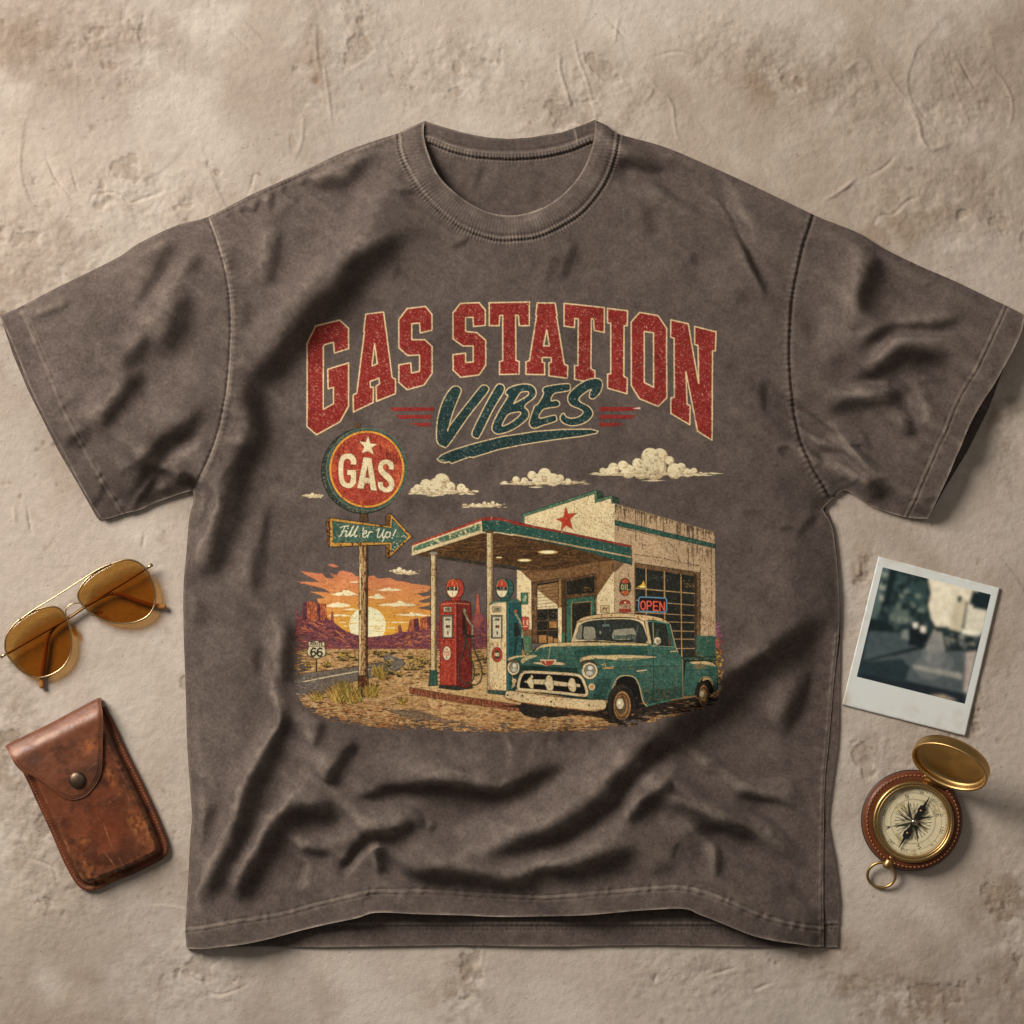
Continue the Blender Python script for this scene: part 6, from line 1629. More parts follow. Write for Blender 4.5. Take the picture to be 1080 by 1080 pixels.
# ---------------------------------------------------------------- leather pouch (4.909 per unit from x 0, y 720)
def build_pouch():
    root = thing('leather_pouch', 'worn brown leather pouch with a snapped flap lying on the plaster', 'pouch', 92, 838)
    K = 4.909
    G = lambda p: np.array([(x / K, 720 + y / K) for x, y in p], float)
    body = spline(G([(60,330),(180,285),(320,222),(440,165),(535,125),(562,150),(600,225),(660,360),(730,500),(800,650),(850,770),(872,840),(866,890),(810,930),(700,985),(600,1025),(520,1062),(470,1074),(430,1066),(390,1030),(330,920),(270,780),(200,630),(150,520),(110,440)]), 6, True)
    x0, y0 = body.min(0) - (8, 12); x1, y1 = body.max(0) + 2
    P = 2.0
    xs = np.arange(x0, x1, 1 / P); ys = np.arange(y0, y1, 1 / P)
    X, Y = np.meshgrid(xs, ys)
    def ins(r): return fill_rings([(np.asarray(r) - [x0, y0]) * P + .5], len(xs), len(ys))
    def dist(r): return dist_poly(np.vstack([r, r[:1]]), X, Y)
    m = ins(body)
    d = dist(body)[0]
    # local frame: u across the pouch, v down its length
    c30, s30 = math.cos(math.radians(-26.5)), math.sin(math.radians(-26.5))
    U = (X - 92) * c30 + (Y - 838) * s30; V_ = -(X - 92) * s30 + (Y - 838) * c30
    n1 = fbm(X, Y, 14, 201, 4, .6); n2 = fbm(X, Y, 4, 202, 3, .6); n3 = fbm(X, Y, 40, 203, 3)
    top = sstep(-62, -86, V_)
    pocket = sstep(6.0, 13, d + 1.2 * n1 * 0)
    z = 4.6 + 1.2 * sstep(0, 2, d) + 10.5 * pocket ** .8 + 1.6 * np.exp(-(U / 36) ** 2) * pocket + .25 * n1
    z -= 1.0 * np.exp(-((d - 6.0) / 1.6) ** 2)
    z = z * (1 - .25 * top)
    # saddle stitching along the welt
    ring = np.vstack([body, body[:1]])
    _, _, _, arc = dist_poly(ring, X, Y)
    st = np.exp(-((d - 3.2) / .7) ** 2) * (np.sin(arc * 2 * math.pi / 3.4) > -.2)
    z += .45 * st - .5 * np.exp(-((d - 3.2) / 1.3) ** 2)
    base = lin((104, 55, 32)); dark = lin((52, 29, 20)); oran = lin((144, 84, 44)); pale = lin((164, 112, 72)); edge = lin((84, 41, 27))
    C = np.broadcast_to(base, X.shape + (3,)).copy()
    def over(mm, c): C[:] = C * (1 - mm[..., None]) + c * mm[..., None]
    over(sstep(-.1, .5, n1 + .6 * n3) * .7, dark)
    over(np.clip(np.exp(-((U - 6) / 26) ** 2 - ((V_ - 38) / 26) ** 2), 0, 1) * .6, lin((118, 56, 29)))
    blot = lambda u, v, a, b: np.exp(-((U - u) / a) ** 2 - ((V_ - v) / b) ** 2)
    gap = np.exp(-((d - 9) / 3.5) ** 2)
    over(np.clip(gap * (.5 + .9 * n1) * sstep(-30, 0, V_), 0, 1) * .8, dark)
    over(np.clip(np.maximum(blot(36, 56, 7, 18), blot(-26, 92, 16, 7)) * (.7 + 1.8 * n2 + .9 * n1), 0, 1) * .75, lin((160, 102, 54)))
    over(np.clip(np.maximum(blot(33, -8, 4, 24) * .9, np.maximum(blot(-22, 42, 7, 8) * .9, blot(-32, 70, 6, 22) * .8)) * (.7 + 1.8 * n2), 0, 1) * .75, oran)
    over(sstep(.55, .85, n2 + .25 * n1) * .35, oran)
    over(st * .4 * sstep(-.6, .3, n1), lin((160, 104, 70)))
    over(np.exp(-(d / 1.2) ** 2) * .7, edge); over(np.exp(-((d - 11) / 2.2) ** 2) * np.clip(.2 + 1.6 * n2 + .8 * n1, 0, 1) * sstep(-50, -10, V_) * .6, lin((160, 104, 62)))
    rs = random.Random(9)
    scratches = [([(545,720),(565,780),(590,850)],.55,.9),([(548,865),(580,905),(610,950)],.6,.9),([(628,900),(640,925),(655,945)],.5,.8),([(520,690),(523,705)],.5,.5),([(600,600),(612,580)],.4,.6),([(660,560),(672,590),(680,620)],.9,.35),([(640,520),(655,528),(662,540)],1.0,.4)]
    for k in range(26):
        x, y = rs.uniform(260, 760), rs.uniform(560, 980); a = rs.uniform(-1.2, 1.6); L = rs.uniform(5, 20)
        scratches.append(([(x, y), (x + L * math.cos(a), y + L * math.sin(a))], rs.uniform(.2, .4), rs.uniform(.25, .6)))
    for p, w, a in scratches:
        dd, _, u, _ = dist_poly(G(p), X + .8 * n1, Y + .8 * n2)
        mk = np.exp(-(dd / w) ** 2) * a * np.clip(.75 + .9 * n2, 0, 1) * np.sin(math.pi * np.clip(u, .06, .94)) ** .5
        over(mk * .7, pale); z -= .35 * mk
    def grid_obj(name, mask, ring, Z, C, depth, mat, parent):
        fc = mask[:-1, :-1] | mask[1:, :-1] | mask[:-1, 1:] | mask[1:, 1:]
        use = np.zeros_like(mask)
        r, c = np.nonzero(fc); use[r, c] = use[r + 1, c] = use[r, c + 1] = use[r + 1, c + 1] = True
        VX, VY = X.copy(), Y.copy(); q = use & ~mask
        qx, qy = X[q], Y[q]; best = np.full(qx.shape, 1e9); bx, by = qx.copy(), qy.copy()
        rr = np.vstack([ring, ring[:1]])
        for a0, b0 in zip(rr[:-1], rr[1:]):
            dv = b0 - a0; L = dv @ dv
            if L < 1e-9: continue
            t = np.clip(((qx - a0[0]) * dv[0] + (qy - a0[1]) * dv[1]) / L, 0, 1)
            x = a0[0] + t * dv[0]; y = a0[1] + t * dv[1]; dd = np.hypot(qx - x, qy - y); k = dd < best
            best[k] = dd[k]; bx[k] = x[k]; by[k] = y[k]
        VX[q], VY[q] = bx, by
        ur, uc = np.nonzero(use); vi = np.full(mask.shape, -1, np.int64); vi[ur, uc] = np.arange(len(ur))
        V = np.stack([VX[ur, uc], VY[ur, uc], Z[ur, uc]], -1)
        F = np.stack([vi[r, c], vi[r + 1, c], vi[r + 1, c + 1], vi[r, c + 1]], -1)
        cols = C[ur, uc]
        Pd = np.pad(fc, 1); sk = []
        for msk, (a_, b_) in ((fc & ~Pd[:-2, 1:-1], ((0, 1), (0, 0))), (fc & ~Pd[2:, 1:-1], ((1, 0), (1, 1))), (fc & ~Pd[1:-1, :-2], ((0, 0), (1, 0))), (fc & ~Pd[1:-1, 2:], ((1, 1), (0, 1)))):
            r2, c2 = np.nonzero(msk); sk.append(np.stack([vi[r2 + a_[0], c2 + a_[1]], vi[r2 + b_[0], c2 + b_[1]]], -1))
        E = np.vstack(sk); u = np.unique(E); mp = np.full(len(V), -1); mp[u] = len(V) + np.arange(len(u))
        low = V[u].copy(); low[:, 2] -= depth[ur[u], uc[u]] if hasattr(depth, 'shape') else depth
        V = np.vstack([V, low]); cols = np.vstack([cols, cols[u] * .8]); F = np.vstack([F, np.stack([E[:, 0], E[:, 1], mp[E[:, 1]], mp[E[:, 0]]], -1)])
        return mesh_obj(name, V, F, mat, parent, root, cols=cols)
    lm = mat_leather('aged_leather')
    grid_obj('pouch_body', m, body, z, C, z + 1, lm, root)
    # flap
    fl = spline(G([(38,320),(140,268),(270,205),(400,135),(512,78),(530,105),(545,180),(543,300),(540,420),(528,480),(500,530),(455,578),(400,598),(355,594),(310,570),(245,515),(185,478),(130,455),(95,420),(70,380),(50,345)]), 6, True)
    mf = ins(fl)
    df = dist(fl)[0]
    roll = sstep(-62, -88, V_)               # the flap rolls down over the back edge at the top
    zf = 21.8 + .6 * n3 - 10.5 * roll ** 1.6 - 1.6 * np.exp(-(df / 2.2) ** 2) + 1.0 * np.exp(-(U / 30) ** 2) - 2.0 * sstep(-30, -2, V_)
    zf += .25 * n1
    _, _, _, arcf = dist_poly(np.vstack([fl, fl[:1]]), X, Y)
    low_edge = sstep(-78, -66, V_)
    stf = np.exp(-((df - 2.6) / .6) ** 2) * (np.sin(arcf * 2 * math.pi / 3.0) > -.2) * low_edge
    zf += .35 * stf - .6 * np.exp(-((df - 2.6) / 1.2) ** 2) * low_edge
    C = np.broadcast_to(lin((108, 62, 40)), X.shape + (3,)).copy()
    over(sstep(-.2, .5, n1 + .6 * n3) * .65, lin((68, 41, 29)))
    over(np.clip(blot(-30, -58, 12, 9) + blot(26, -22, 22, 10) * .7, 0, 1) * .6, lin((66, 50, 44)))
    over(np.clip(np.exp(-((V_ + 74) / 5) ** 2) * (.7 + 1.3 * n1), 0, 1) * .6, lin((190, 142, 112)))
    over(np.clip(blot(28, -46, 9, 6) * (.8 + 1.6 * n2), 0, 1) * .7, lin((168, 98, 54)))
    for k in range(30):
        x, y = rs.uniform(150, 480), rs.uniform(330, 520); L = rs.uniform(10, 60); a = rs.gauss(-.42, .25)
        dd, _, u, _ = dist_poly(G([(x, y), (x + L * math.cos(a), y + L * math.sin(a))]), X, Y)
        mk = np.exp(-(dd / rs.uniform(.2, .35)) ** 2) * rs.uniform(.12, .4); over(mk, pale); zf -= .3 * mk
    over(stf * .4 * sstep(-.6, .3, n1), lin((176, 128, 96)))
    over(np.exp(-(df / 1.0) ** 2) * .6, lin((104, 58, 36)))
    flap = grid_obj('flap', mf, fl, zf, C, np.where(roll > .75, 9.0, 2.2), lm, root)
    sc = G([(414,495)])[0]
    zz = float(zf[int((sc[1] - y0) * P), int((sc[0] - x0) * P)])
    r = 8.4
    prof = [(r + .6, -.6), (r + .6, .2), (r, 1.0), (r * .9, 2.0), (r * .7, 2.9), (r * .4, 3.4), (.01, 3.6)]
    lathe('snap_button', prof, (sc[0], sc[1], zz), mat_metal('dull_bronze', (116, 96, 78), .42, .3), flap, root, 48)
build_pouch()

# ---------------------------------------------------------------- instant photo (5.143 per unit from x 870, y 570)
def build_photo():
    root = thing('instant_photo', 'white bordered instant photo of a blurred street lying tilted on the plaster', 'photo', 971, 681)
    K = 5.143
    G = lambda p: np.array([(870 + x / K, 570 + y / K) for x, y in p], float)
    c = G([(290,86),(948,258),(760,1060),(92,890)])
    N = 90
    u, v = np.meshgrid(np.linspace(0, 1, N), np.linspace(0, 1, N))
    bil = lambda q, u, v: (q[0] * (1 - u)[..., None] + q[1] * u[..., None]) * (1 - v)[..., None] + (q[3] * (1 - u)[..., None] + q[2] * u[..., None]) * v[..., None]
    lift = lambda u, v: 1.6 + .9 * (u - .5) ** 2 + 1.2 * np.maximum(0, v - .6) * u
    xy = bil(c, u, v); z = lift(u, v)
    C = np.broadcast_to(lin((218, 218, 210)), u.shape + (3,)).copy()
    n = fbm(xy[..., 0], xy[..., 1], 22, 301, 4); n2 = fbm(xy[..., 0], xy[..., 1], 5, 302, 3)
    ed = np.minimum(np.minimum(u, 1 - u), np.minimum(v, 1 - v))
    k = np.clip(sstep(.25, .7, n) * .25 + np.exp(-ed / .012) * .35 * (n2 > -.1) + .6 * np.exp(-((u - .55) / .06) ** 2 - ((v - .93) / .03) ** 2) * np.clip(n2 + .5, 0, 1) + .7 * np.exp(-(u / .05) ** 2 - ((v - .97) / .06) ** 2), 0, 1)
    C = C * (1 - k[..., None]) + lin((176, 162, 128)) * k[..., None]
    idx = np.arange(N * N).reshape(N, N)
    V = np.concatenate([np.dstack([xy, z]).reshape(-1, 3), np.dstack([xy, z - 1.3]).reshape(-1, 3)])
    top = np.stack([idx[:-1, :-1], idx[1:, :-1], idx[1:, 1:], idx[:-1, 1:]], -1).reshape(-1, 4)
    F = [top, top[:, ::-1] + N * N]
    b = np.concatenate([idx[0, :], idx[1:, -1], idx[-1, -2::-1], idx[-2:0:-1, 0]])
    nb = np.roll(b, -1)
    F.append(np.stack([b, nb, nb + N * N, b + N * N], -1))
    card = mesh_obj('photo_card', V, np.vstack(F), mat_attr('photo_paper', .45, .4, 0, .06), root, root, cols=np.vstack([C.reshape(-1, 3)] * 2))
    # the picture: a soft street view, painted flat then blurred like the lens did
    cv = Canvas(0, 0, 215, 220, 2, 77)
    # unroll: rotate the picture upright so that it can be painted square; q maps photo pixels into the square
    q = np.array([(313,145),(898,293),(757,885),(172,738)], float)
    ex = (q[1] - q[0]); ey = (q[3] - q[0])
    Mi = np.linalg.inv(np.stack([ex, ey], 1))
    T = lambda p: [tuple((Mi @ (np.array(a, float) - q[0])) * 215) for a in p]
    cv.rect(-5, -5, 225, 230, (44, 62, 64))
    P = lambda p, col, a=1.0: cv.poly(T(p), col, a=a)
    P([(555,205),(830,275),(810,330),(760,460),(690,470),(600,465),(575,420),(560,350),(575,280)], (214, 204, 178))
    P([(300,140),(350,150),(320,330),(250,480),(230,480)], (88, 104, 100))
    for y in (165, 230, 290): P([(298,y),(352,y+18),(345,y+50),(290,y+30)], (150, 156, 142))
    P([(350,150),(560,205),(570,270),(550,330),(560,420),(420,440),(380,380),(330,400)], (40, 60, 60))
    for a in ((400,230,60,40),(480,260,50,40),(520,330,40,50),(430,330,50,40),(380,200,40,30),(530,240,30,26)): cv.ell(*T([a[:2]])[0], a[2] * .37, a[3] * .37, (58, 80, 78))
    for a in ((440,280),(505,300),(470,350),(410,300),(520,380)): cv.ell(*T([a])[0], 7, 5, (116, 128, 114))
    P([(350,150),(390,165),(330,400),(300,400)], (26, 42, 44))
    P([(380,330),(460,350),(480,440),(400,450),(340,430)], (100, 112, 104)); P([(430,340),(470,345),(470,380),(430,375)], (34, 50, 52))
    for x in (400, 420, 440): P([(x,410),(x+8,412),(x,450),(x-8,448)], (150, 150, 134))
    P([(240,420),(420,450),(400,500),(230,500)], (28, 44, 46))
    P([(700,350),(735,300),(770,330),(752,500),(670,480)], (196, 184, 156)); P([(720,300),(742,302),(736,335),(716,330)], (46, 60, 62)); P([(765,330),(775,330),(752,510),(735,505)], (84, 90, 84))
    P([(770,360),(880,380),(850,500),(755,480)], (202, 194, 172)); P([(800,270),(900,296),(880,375),(780,345)], (30, 48, 50)); P([(740,480),(845,495),(838,520),(745,510)], (218, 212, 190))
    P([(640,505),(835,530),(825,590),(700,600),(630,575)], (34, 46, 48))
    for a in ((690,540),(740,552),(800,560),(660,530)): cv.ell(*T([a])[0], 6, 4, (120, 122, 110))
    P([(240,490),(420,500),(560,560),(400,620),(205,648)], (78, 90, 90)); P([(205,648),(420,600),(560,560),(620,500),(650,600),(840,600),(755,885),(172,738)], (88, 96, 96))
    P([(590,480),(635,500),(650,600),(560,620),(545,580)], (156, 150, 138)); P([(575,540),(625,540),(640,610),(540,660)], (128, 126, 120), .8)
    P([(205,650),(560,560),(540,585),(205,660)], (28, 42, 46)); P([(200,660),(420,640),(460,690),(420,800),(172,738)], (46, 60, 64)); P([(440,760),(760,830),(757,885),(400,800)], (34, 46, 52))
    for a_ in ((600,560,60),(590,620,80),(560,690,90),(640,660,70)): cv.ell(*T([a_[:2]])[0], a_[2] * .30, a_[2] * .26, (134, 134, 130), a=.45)
    for k_ in range(70):
        u_ = random.Random(k_); x_, y_ = u_.uniform(300, 560), u_.uniform(160, 470); cv.ell(*T([(x_, y_)])[0], u_.uniform(2, 7), u_.uniform(2, 9), u_.choice([(30,46,48),(66,86,84),(96,112,104),(22,36,38)]), a=.6)
    for k_ in range(40):
        u_ = random.Random(k_ + 99); x_, y_ = u_.uniform(640, 840), u_.uniform(500, 600); cv.ell(*T([(x_, y_)])[0], u_.uniform(2, 6), u_.uniform(1, 5), u_.choice([(24,34,36),(90,98,94),(150,146,132)]), a=.6)
    P([(470,670),(740,720),(745,755),(480,695)], (150, 146, 136)); P([(200,720),(760,850),(757,885),(172,740)], (40, 48, 54)); P([(560,840),(640,835),(720,870),(640,862)], (168, 150, 128))
    P([(455,500),(470,460),(510,430),(550,470),(560,540),(520,575),(450,565)], (24, 36, 40)); P([(415,490),(450,480),(455,540),(415,530)], (130, 136, 128)); P([(475,445),(505,445),(500,475),(478,472)], (222, 218, 200)); P([(515,462),(548,466),(545,500),(518,496)], (212, 206, 188))
    cv.ell(*T([(610,480)])[0], 4, 5, (40, 46, 46))
    P([(760,610),(800,600),(822,600),(770,830),(750,820)], (170, 156, 144)); P([(745,620),(765,605),(760,760),(750,800)], (110, 110, 108), .8)
    g_ = lin(cv.rgb); g_ = g_.mean(-1, keepdims=True) * .12 + g_ * .88
    rgb = blur(g_, 5.2)
    rgb = rgb * (1 + .012 * cv.N['m'] + .015 * cv.N['l'])[..., None]
    rgb = np.clip((rgb * 1.38) ** 1.22 * (1 + .07 * blur(cv.N['l'], 6))[..., None], .006, 1)
    M = 216
    uu, vv = np.meshgrid(np.linspace(0, 1, M), np.linspace(0, 1, M))
    qq = G([tuple(a) for a in q])
    pxy = bil(qq, uu, vv)
    ca = np.linalg.inv(np.stack([c[1] - c[0], c[3] - c[0]], 1))
    uv = (pxy - c[0]) @ ca.T
    pz = lift(uv[..., 0], uv[..., 1]) + .12
    ii = np.clip((vv * 429).astype(int), 0, cv.h - 1); jj = np.clip((uu * 429).astype(int), 0, cv.w - 1)
    colr = rgb[ii, jj]
    id2 = np.arange(M * M).reshape(M, M)
    F = np.stack([id2[:-1, :-1], id2[1:, :-1], id2[1:, 1:], id2[:-1, 1:]], -1).reshape(-1, 4)
    mesh_obj('picture', np.dstack([pxy, pz]).reshape(-1, 3), F, mat_attr('glossy_emulsion', .3, .4, 0, .05), card, root, cols=colr.reshape(-1, 3))
build_photo()

# ---------------------------------------------------------------- compass (5.4 per unit from x 880, y 760)
def build_compass():
    K = 5.4
    PX = lambda x, y: (880 + x / K, 760 + y / K)
    par = lambda p, z: (540 + (p[0] - 540) * (1 - z / 3750), 540 + (p[1] - 540) * (1 - z / 3750))
    cx, cy = par(PX(443, 570), 6)
    root = thing('compass', 'brass pocket compass in a stitched leather case with its lid open', 'compass', cx, cy)
    brass = mat_metal('old_brass', (186, 150, 96), .34, .3)
    R = 52.5
    leather = mat_leather('case_leather', False, (98, 50, 25))
    case = lathe('leather_case', [(R - 7, .2), (R - 2.5, .4), (R - .4, 2), (R, 5), (R - .3, 8.5), (R - 1.6, 11.2), (R - 4, 12.6), (R - 8, 12.9), (R - 14, 12.6), (R - 18, 12)], (cx, cy, 0), leather, root, root, 120)
    rim = lathe('case_edge', [(R - 3, .1), (R + .7, .3), (R + 1.1, 1.6), (R + .9, 3.0), (R - .3, 3.6)], (cx, cy, 0), mat_plain('dark_edge', (52, 36, 28), .5), case, root, 120)
    # saddle stitches
    thread = mat_plain('linen_thread', (168, 112, 72), .8)
    V = []; F = []
    for k in range(70):
        a = 2 * math.pi * k / 70
        p = [(cx + (R - 4.2) * math.cos(a + t), cy + (R - 4.2) * math.sin(a + t), 12.75 + .55 * (1 - (t / .03) ** 2)) for t in np.linspace(-.028, .028, 5)]
        n = 6; b0 = len(V)
        for i, q in enumerate(p):
            tt = a + np.linspace(-.028, .028, 5)[i]
            rr = .62 if 0 < i < 4 else .35
            for j in range(n):
                b = 2 * math.pi * j / n
                V.append((q[0] + rr * math.cos(b) * math.cos(tt), q[1] + rr * math.cos(b) * math.sin(tt), q[2] + rr * math.sin(b)))
        for i in range(4):
            for j in range(n): F.append((b0 + i * n + j, b0 + i * n + (j + 1) % n, b0 + (i + 1) * n + (j + 1) % n, b0 + (i + 1) * n + j))
    mesh_obj('stitching', V, F, thread, case, root)
    bx, by = par(PX(451, 577), 17)
    B = 43.2
    lathe('bezel', [(B + .3, 11.5), (B, 14.5), (B - .6, 16.2), (B - 1.8, 17.4), (B - 3.0, 17.6), (B - 3.9, 17.0), (B - 4.3, 16.6), (B - 4.8, 17.2), (B - 5.8, 17.3), (B - 6.6, 16.4), (B - 6.9, 15), (B - 7.0, 11.6)], (bx, by, 0), brass, root, root, 140)
    # dial
    D = B - 6.8
    cv = Canvas(-D - 1, -D - 1, D + 1, D + 1, 8, 55)
    cv.ell(0, 0, D + 2, D + 2, tx((236, 222, 184), 5, ('l', .8, (196, 178, 134), 1.0), ('m', 2.0, (170, 148, 104), .6)))
    ink = (44, 42, 38)
    ringp = lambda r, w, c=ink, a=1.0: cv.line([(r * math.cos(t), r * math.sin(t)) for t in np.linspace(0, 2 * math.pi, 97)], w, c, a)
    ringp(D - .6, .35, (120, 108, 80)); ringp(D - 1.6, .3, (110, 100, 78)); ringp(D - 6.2, .35, (120, 110, 86)); ringp(23.6, .4, (110, 104, 86)); ringp(22.8, .2, (140, 130, 104))
    rot = math.radians(-13.5)
    for k in range(72):
        a = rot + 2 * math.pi * k / 72
        r0 = D - 1.6; r1 = r0 - (2.4 if k % 6 == 0 else 1.2)
        cv.line([(r0 * math.cos(a), r0 * math.sin(a)), (r1 * math.cos(a), r1 * math.sin(a))], .32, (104, 96, 74))
    def glyphs(s, a, r, h, w, col=ink):
        up = np.array((math.cos(a), math.sin(a))); rt = np.array((-up[1], up[0]))
        wd = h * .62; tot = (len(s) * wd + (len(s) - 1) * wd * .35)
        o = up * (r + h / 2) - rt * tot / 2
        text(cv, s, o[0], o[1], tuple(rt * wd), tuple(-up * h), w, col)
    for k in range(12):
        a = rot - math.pi / 2 + 2 * math.pi * k / 12
        if k % 3: glyphs(str(k * 30), a, D - 5.0, 3.1, .42, (64, 58, 48))
    for s, k in (('N', 0), ('E', 1), ('S', 2), ('W', 3)): glyphs(s, rot - math.pi / 2 + k * math.pi / 2, D - 9.2, 4.4, .62)
    for k in range(4):
        a = rot + k * math.pi / 2
        cv.line([(23.6 * math.cos(a), 23.6 * math.sin(a)), ((D - 10.5) * math.cos(a), (D - 10.5) * math.sin(a))], .4, ink)
    rr = random.Random(3)
    for k in range(64):
        a = rot + 2 * math.pi * k / 64; r1 = 22.5 if k % 2 == 0 else 19
        if k % 2 and k % 4: cv.line([(9 * math.cos(a), 9 * math.sin(a)), (r1 * math.cos(a), r1 * math.sin(a))], [.3, .8], (64, 60, 52), a=.9)
    for lev, (L, wd) in enumerate(((15.5, 1.6), (18.5, 2.2), (22.5, 3.0))):
        ks = {0: range(1, 16, 2), 1: range(2, 16, 4), 2: range(0, 16, 4)}[lev]; wd *= 1.25
        for k in ks:
            a = rot + 2 * math.pi * k / 16; h = 2 * math.pi / 32
            tip_ = (L * math.cos(a), L * math.sin(a))
            for s, c in ((-1, (52, 50, 46)), (1, (196, 182, 142))):
                cv.poly([tip_, (wd * 2.0 * math.cos(a + s * h * 2.4), wd * 2.0 * math.sin(a + s * h * 2.4)), (0, 0)], c, line=(64, 60, 52), lw=.22)
    for k in range(40):
        a = rr.uniform(0, 2 * math.pi); r = rr.uniform(3.5, 8); cv.line([(r * math.cos(a), r * math.sin(a)), (r * math.cos(a) + rr.uniform(-1.2, 1.2), r * math.sin(a) + rr.uniform(-1.2, 1.2))], .35, ink, a=.7)
    ringp(8.5, .3)
    C, A = cv.reduce(2)
    h, w = A.shape
    X, Y = np.meshgrid(cv.x0 + (np.arange(w) + .5) / 4, cv.y0 + (np.arange(h) + .5) / 4)
    on = np.hypot(X, Y) < D + .6
    fc = on[:-1, :-1] & on[1:, :-1] & on[:-1, 1:] & on[1:, 1:]
    r, c = np.nonzero(fc); use = np.zeros_like(on); use[r, c] = use[r + 1, c] = use[r, c + 1] = use[r + 1, c + 1] = True
    ur, uc = np.nonzero(use); vi = np.full(on.shape, -1, np.int64); vi[ur, uc] = np.arange(len(ur))
    F = np.stack([vi[r, c], vi[r + 1, c], vi[r + 1, c + 1], vi[r, c + 1]], -1)
    dial = mesh_obj('dial', np.stack([bx + X[ur, uc], by + Y[ur, uc], np.full(len(ur), 12.4)], -1), F, mat_attr('printed_dial', .6, .3, 0, .05), root, root, cols=C[ur, uc])
    # needle: two blades either side of the hub
    blk = mat_plain('blued_steel', (26, 26, 28), .35, .3)
    tip1 = np.array(PX(541, 418)); tip2 = np.array(PX(358, 718)); ctr = np.array((bx, by))
    hub_c = np.array(PX(447, 571))
    dirv = (tip1 - tip2) / np.linalg.norm(tip1 - tip2); per = np.array((-dirv[1], dirv[0]))
    L = 32.6
    shape = [(L, 0), (L * .62, 1.5), (L * .55, 3.4), (L * .42, 4.3), (L * .30, 2.6), (L * .2, 1.8), (L * .12, 2.6), (0, 3.2)]
    half = [(a, b) for a, b in shape]
    pts = half + [(-a, b) for a, b in half[-2::-1]] + [(-a, -b) for a, b in half[1:]] + [(a, -b) for a, b in half[-2:0:-1]]
    ring = [tuple(hub_c + a * dirv + b * per) for a, b in pts]
    n = len(ring)
    Vn = [(x, y, 14.2) for x, y in ring] + [(x, y, 14.7) for x, y in ring]
    Fn = [(k, (k + 1) % n, n + (k + 1) % n, n + k) for k in range(n)] + [tuple(range(n, 2 * n)), tuple(range(n - 1, -1, -1))]
    nd = mesh_obj('needle', Vn, None, blk, root, root, smooth=False, Fn=Fn)
    for s in (1, -1):
        p = hub_c + dirv * s * L * .42
        lathe('needle_stud', [(1.6, 14.6), (1.6, 15.0), (1.2, 15.5), (.01, 15.7)], (p[0], p[1], 0), brass, nd, root, 24)
    lathe('pivot_cap', [(3.6, 14.4), (3.6, 15.2), (3.2, 16.0), (2.2, 16.8), (1.1, 17.2), (.01, 17.3)], (hub_c[0], hub_c[1], 0), mat_metal('nickel', (190, 178, 164), .2), nd, root, 36)
    gm = mat_tint('clear_crystal', (.97, .96, .93), .03, .03)
    lathe('crystal', [(D + .2, 16.6), (D * .7, 17.5), (D * .4, 18.0), (.01, 18.2)], (bx, by, 0), gm, root, root, 96)
    # hinge and lid: the lid stands open, hollow side towards the dial
    h0, h1 = np.array(par(PX(513, 312), 14)), np.array(par(PX(640, 380), 14))
    hm = (h0 + h1) / 2; hd = (h1 - h0) / np.linalg.norm(h1 - h0)
    hinge = tube('hinge', [(*(h0 + (h1 - h0) * t), 14.6) for t in np.linspace(0, 1, 12)], [1.7] * 12, brass, root, root, 12)
    V = []; Fh = []
    out = np.array((hd[1], -hd[0]))          # away from the dial
    for t, dz in ((-4.5, 13.6), (0, 14.8), (2.5, 16.0)):
        for e in (h0 + hd * 1.5, h1 - hd * 1.5): V.append((*(e + out * t), dz + .7))
    for t, dz in ((-4.5, 13.6), (0, 14.8), (2.5, 16.0)):
        for e in (h0 + hd * 1.5, h1 - hd * 1.5): V.append((*(e + out * t), dz - .8))
    Fh = [(0, 1, 3, 2), (2, 3, 5, 4), (6, 8, 9, 7), (8, 10, 11, 9), (0, 2, 8, 6), (2, 4, 10, 8), (1, 7, 9, 3), (3, 9, 11, 5), (0, 6, 7, 1), (4, 5, 11, 10)]
    mesh_obj('hinge_leaf', V, Fh, brass, hinge, root, smooth=False)
    ang = math.radians(118)                  # opened from lying on the dial
    # lid axes: a along the hinge, b from hinge to lid centre, nrm = its hollow side
    a = np.array((hd[0], hd[1], 0)); outd = np.array((out[0], out[1], 0)); up = np.array((0, 0, 1.0))
    tilt_ = math.radians(60)
    b = outd * math.cos(tilt_) + up * math.sin(tilt_)
    nrm = -outd * math.sin(tilt_) + up * math.cos(tilt_)
    LR = 41.5
    c0 = np.array((*hm, 16.5)) + b * (LR + 1.0)
    M = np.stack([a, b, nrm], 1)
    prof = [(.01, -9.6), (8, -9.5), (18, -9.2), (28, -8.6), (34, -7.8), (37, -6.6), (38.2, -4.6), (38.6, -1.5), (38.8, 1.2), (39.4, 2.0), (40.6, 2.2), (41.4, 1.7), (41.7, .4), (41.4, -.4), (41.4, -5), (41.3, -8.6), (40.2, -10.4), (36, -11.4), (20, -12.4), (.01, -13)]
    lidm = NT('spun_brass')
    co = lidm.coords()
    n = lidm.noise(500, 3, .6, co)
    lidm.put(color=(*lin((196, 158, 100)),), metal=1.0, rough=lidm.math('ADD', lidm.math('MULTIPLY', n, .2), .3))
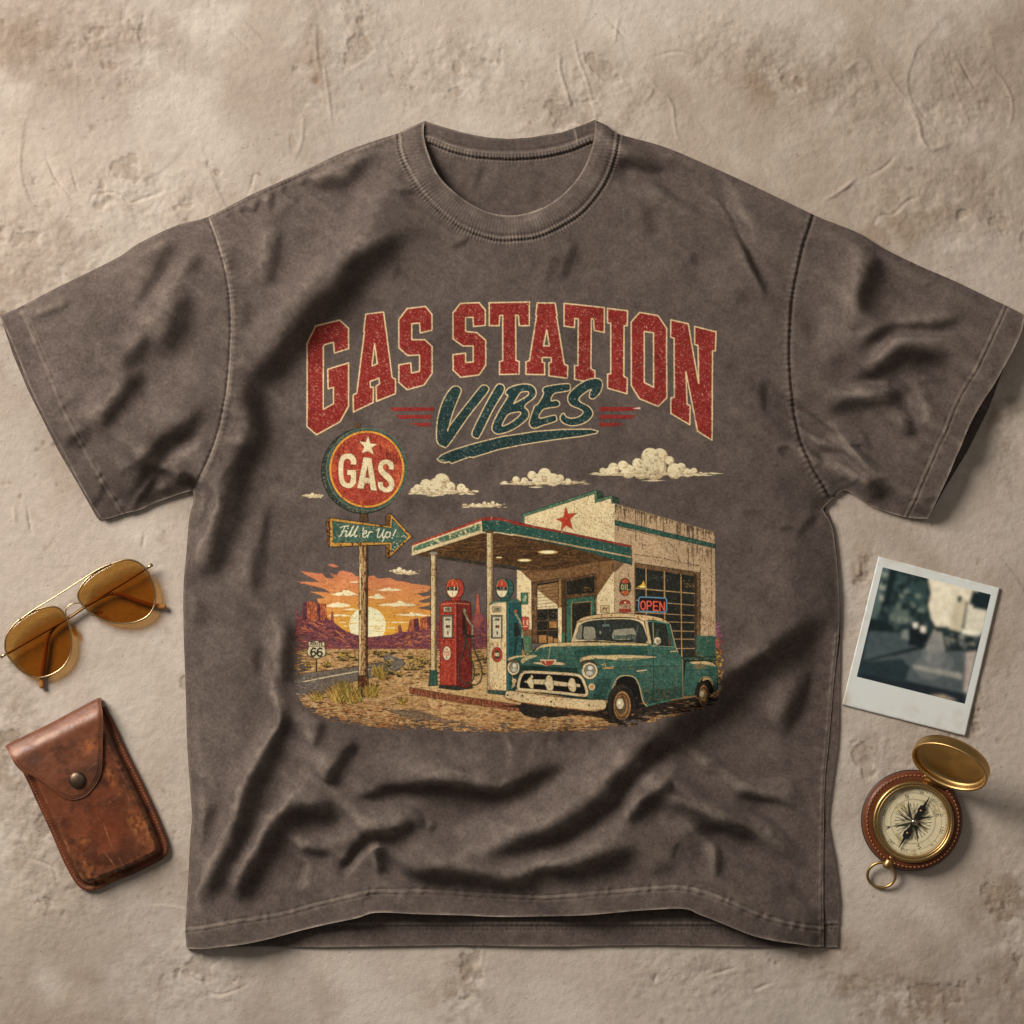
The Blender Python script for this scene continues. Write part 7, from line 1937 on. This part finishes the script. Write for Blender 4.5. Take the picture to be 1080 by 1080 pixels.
    tg = lidm.new('ShaderNodeTangent', direction_type='RADIAL', axis='Z')
    lidm.link(tg.outputs[0], lidm.b.inputs['Tangent']); lidm.b.inputs['Anisotropic'].default_value = 0.75
    V, F = lathe_geo(prof, 140)
    V = np.array(V) * [1, -1, 1] + [540, 540, 0]
    lid = mesh_obj('lid', V, [f[::-1] for f in F], lidm.m)
    import mathutils
    Mw = np.eye(4); Mw[:3, :3] = np.stack([a * [1, -1, 1], b * [1, -1, 1], np.cross(a * [1, -1, 1], b * [1, -1, 1])], 1)
    if np.dot(Mw[:3, 2], nrm * [1, -1, 1]) < 0: Mw[:3, 0] *= -1; Mw[:3, 2] *= -1
    Mw[:3, 3] = ((c0[0] - 540) * S, (540 - c0[1]) * S, c0[2] * S)
    lid.parent = root
    lid.matrix_basis = mathutils.Matrix((Mw - np.pad(np.array(root.location)[:, None], ((0, 1), (3, 0)))).tolist())
    # pendant stem and bow
    s0 = np.array(par(PX(322, 790), 9)); dv = np.array((bx, by)) - s0; dv /= np.linalg.norm(dv)
    A3 = np.array((-dv[0], -dv[1], -.10)); A3 /= np.linalg.norm(A3)
    X3 = np.cross(A3, up); X3 /= np.linalg.norm(X3); Y3 = np.cross(A3, X3)
    st = lathe('stem', [(.01, -5), (3.0, -5), (3.2, -3), (4.4, -2.6), (4.6, -1.4), (3.4, -.6), (3.2, .4), (4.6, 1.0), (5.2, 2.2), (5.2, 8.2), (4.6, 10), (3.2, 11), (.01, 11.3)], (s0[0], s0[1], 9.5), brass, root, root, 40, np.stack([X3, Y3, A3], 1))
    rc = np.array(par(PX(269, 880), 5))
    e1 = np.array((.80, -.60)); e2 = np.array((.60, .80))
    ringp3 = []
    for t in np.linspace(0, 2 * math.pi, 64, endpoint=False):
        p = rc + 14.6 * (math.cos(t) * np.array((1, 0)) + .92 * math.sin(t) * np.array((0, 1)))
        k = ((p - rc) @ (dv / 1.0)) / 14.6
        ringp3.append((p[0], p[1], 4.6 + 3.4 * k))
    tube('bow_ring', ringp3, 1.55, brass, root, root, 12, True)
build_compass()
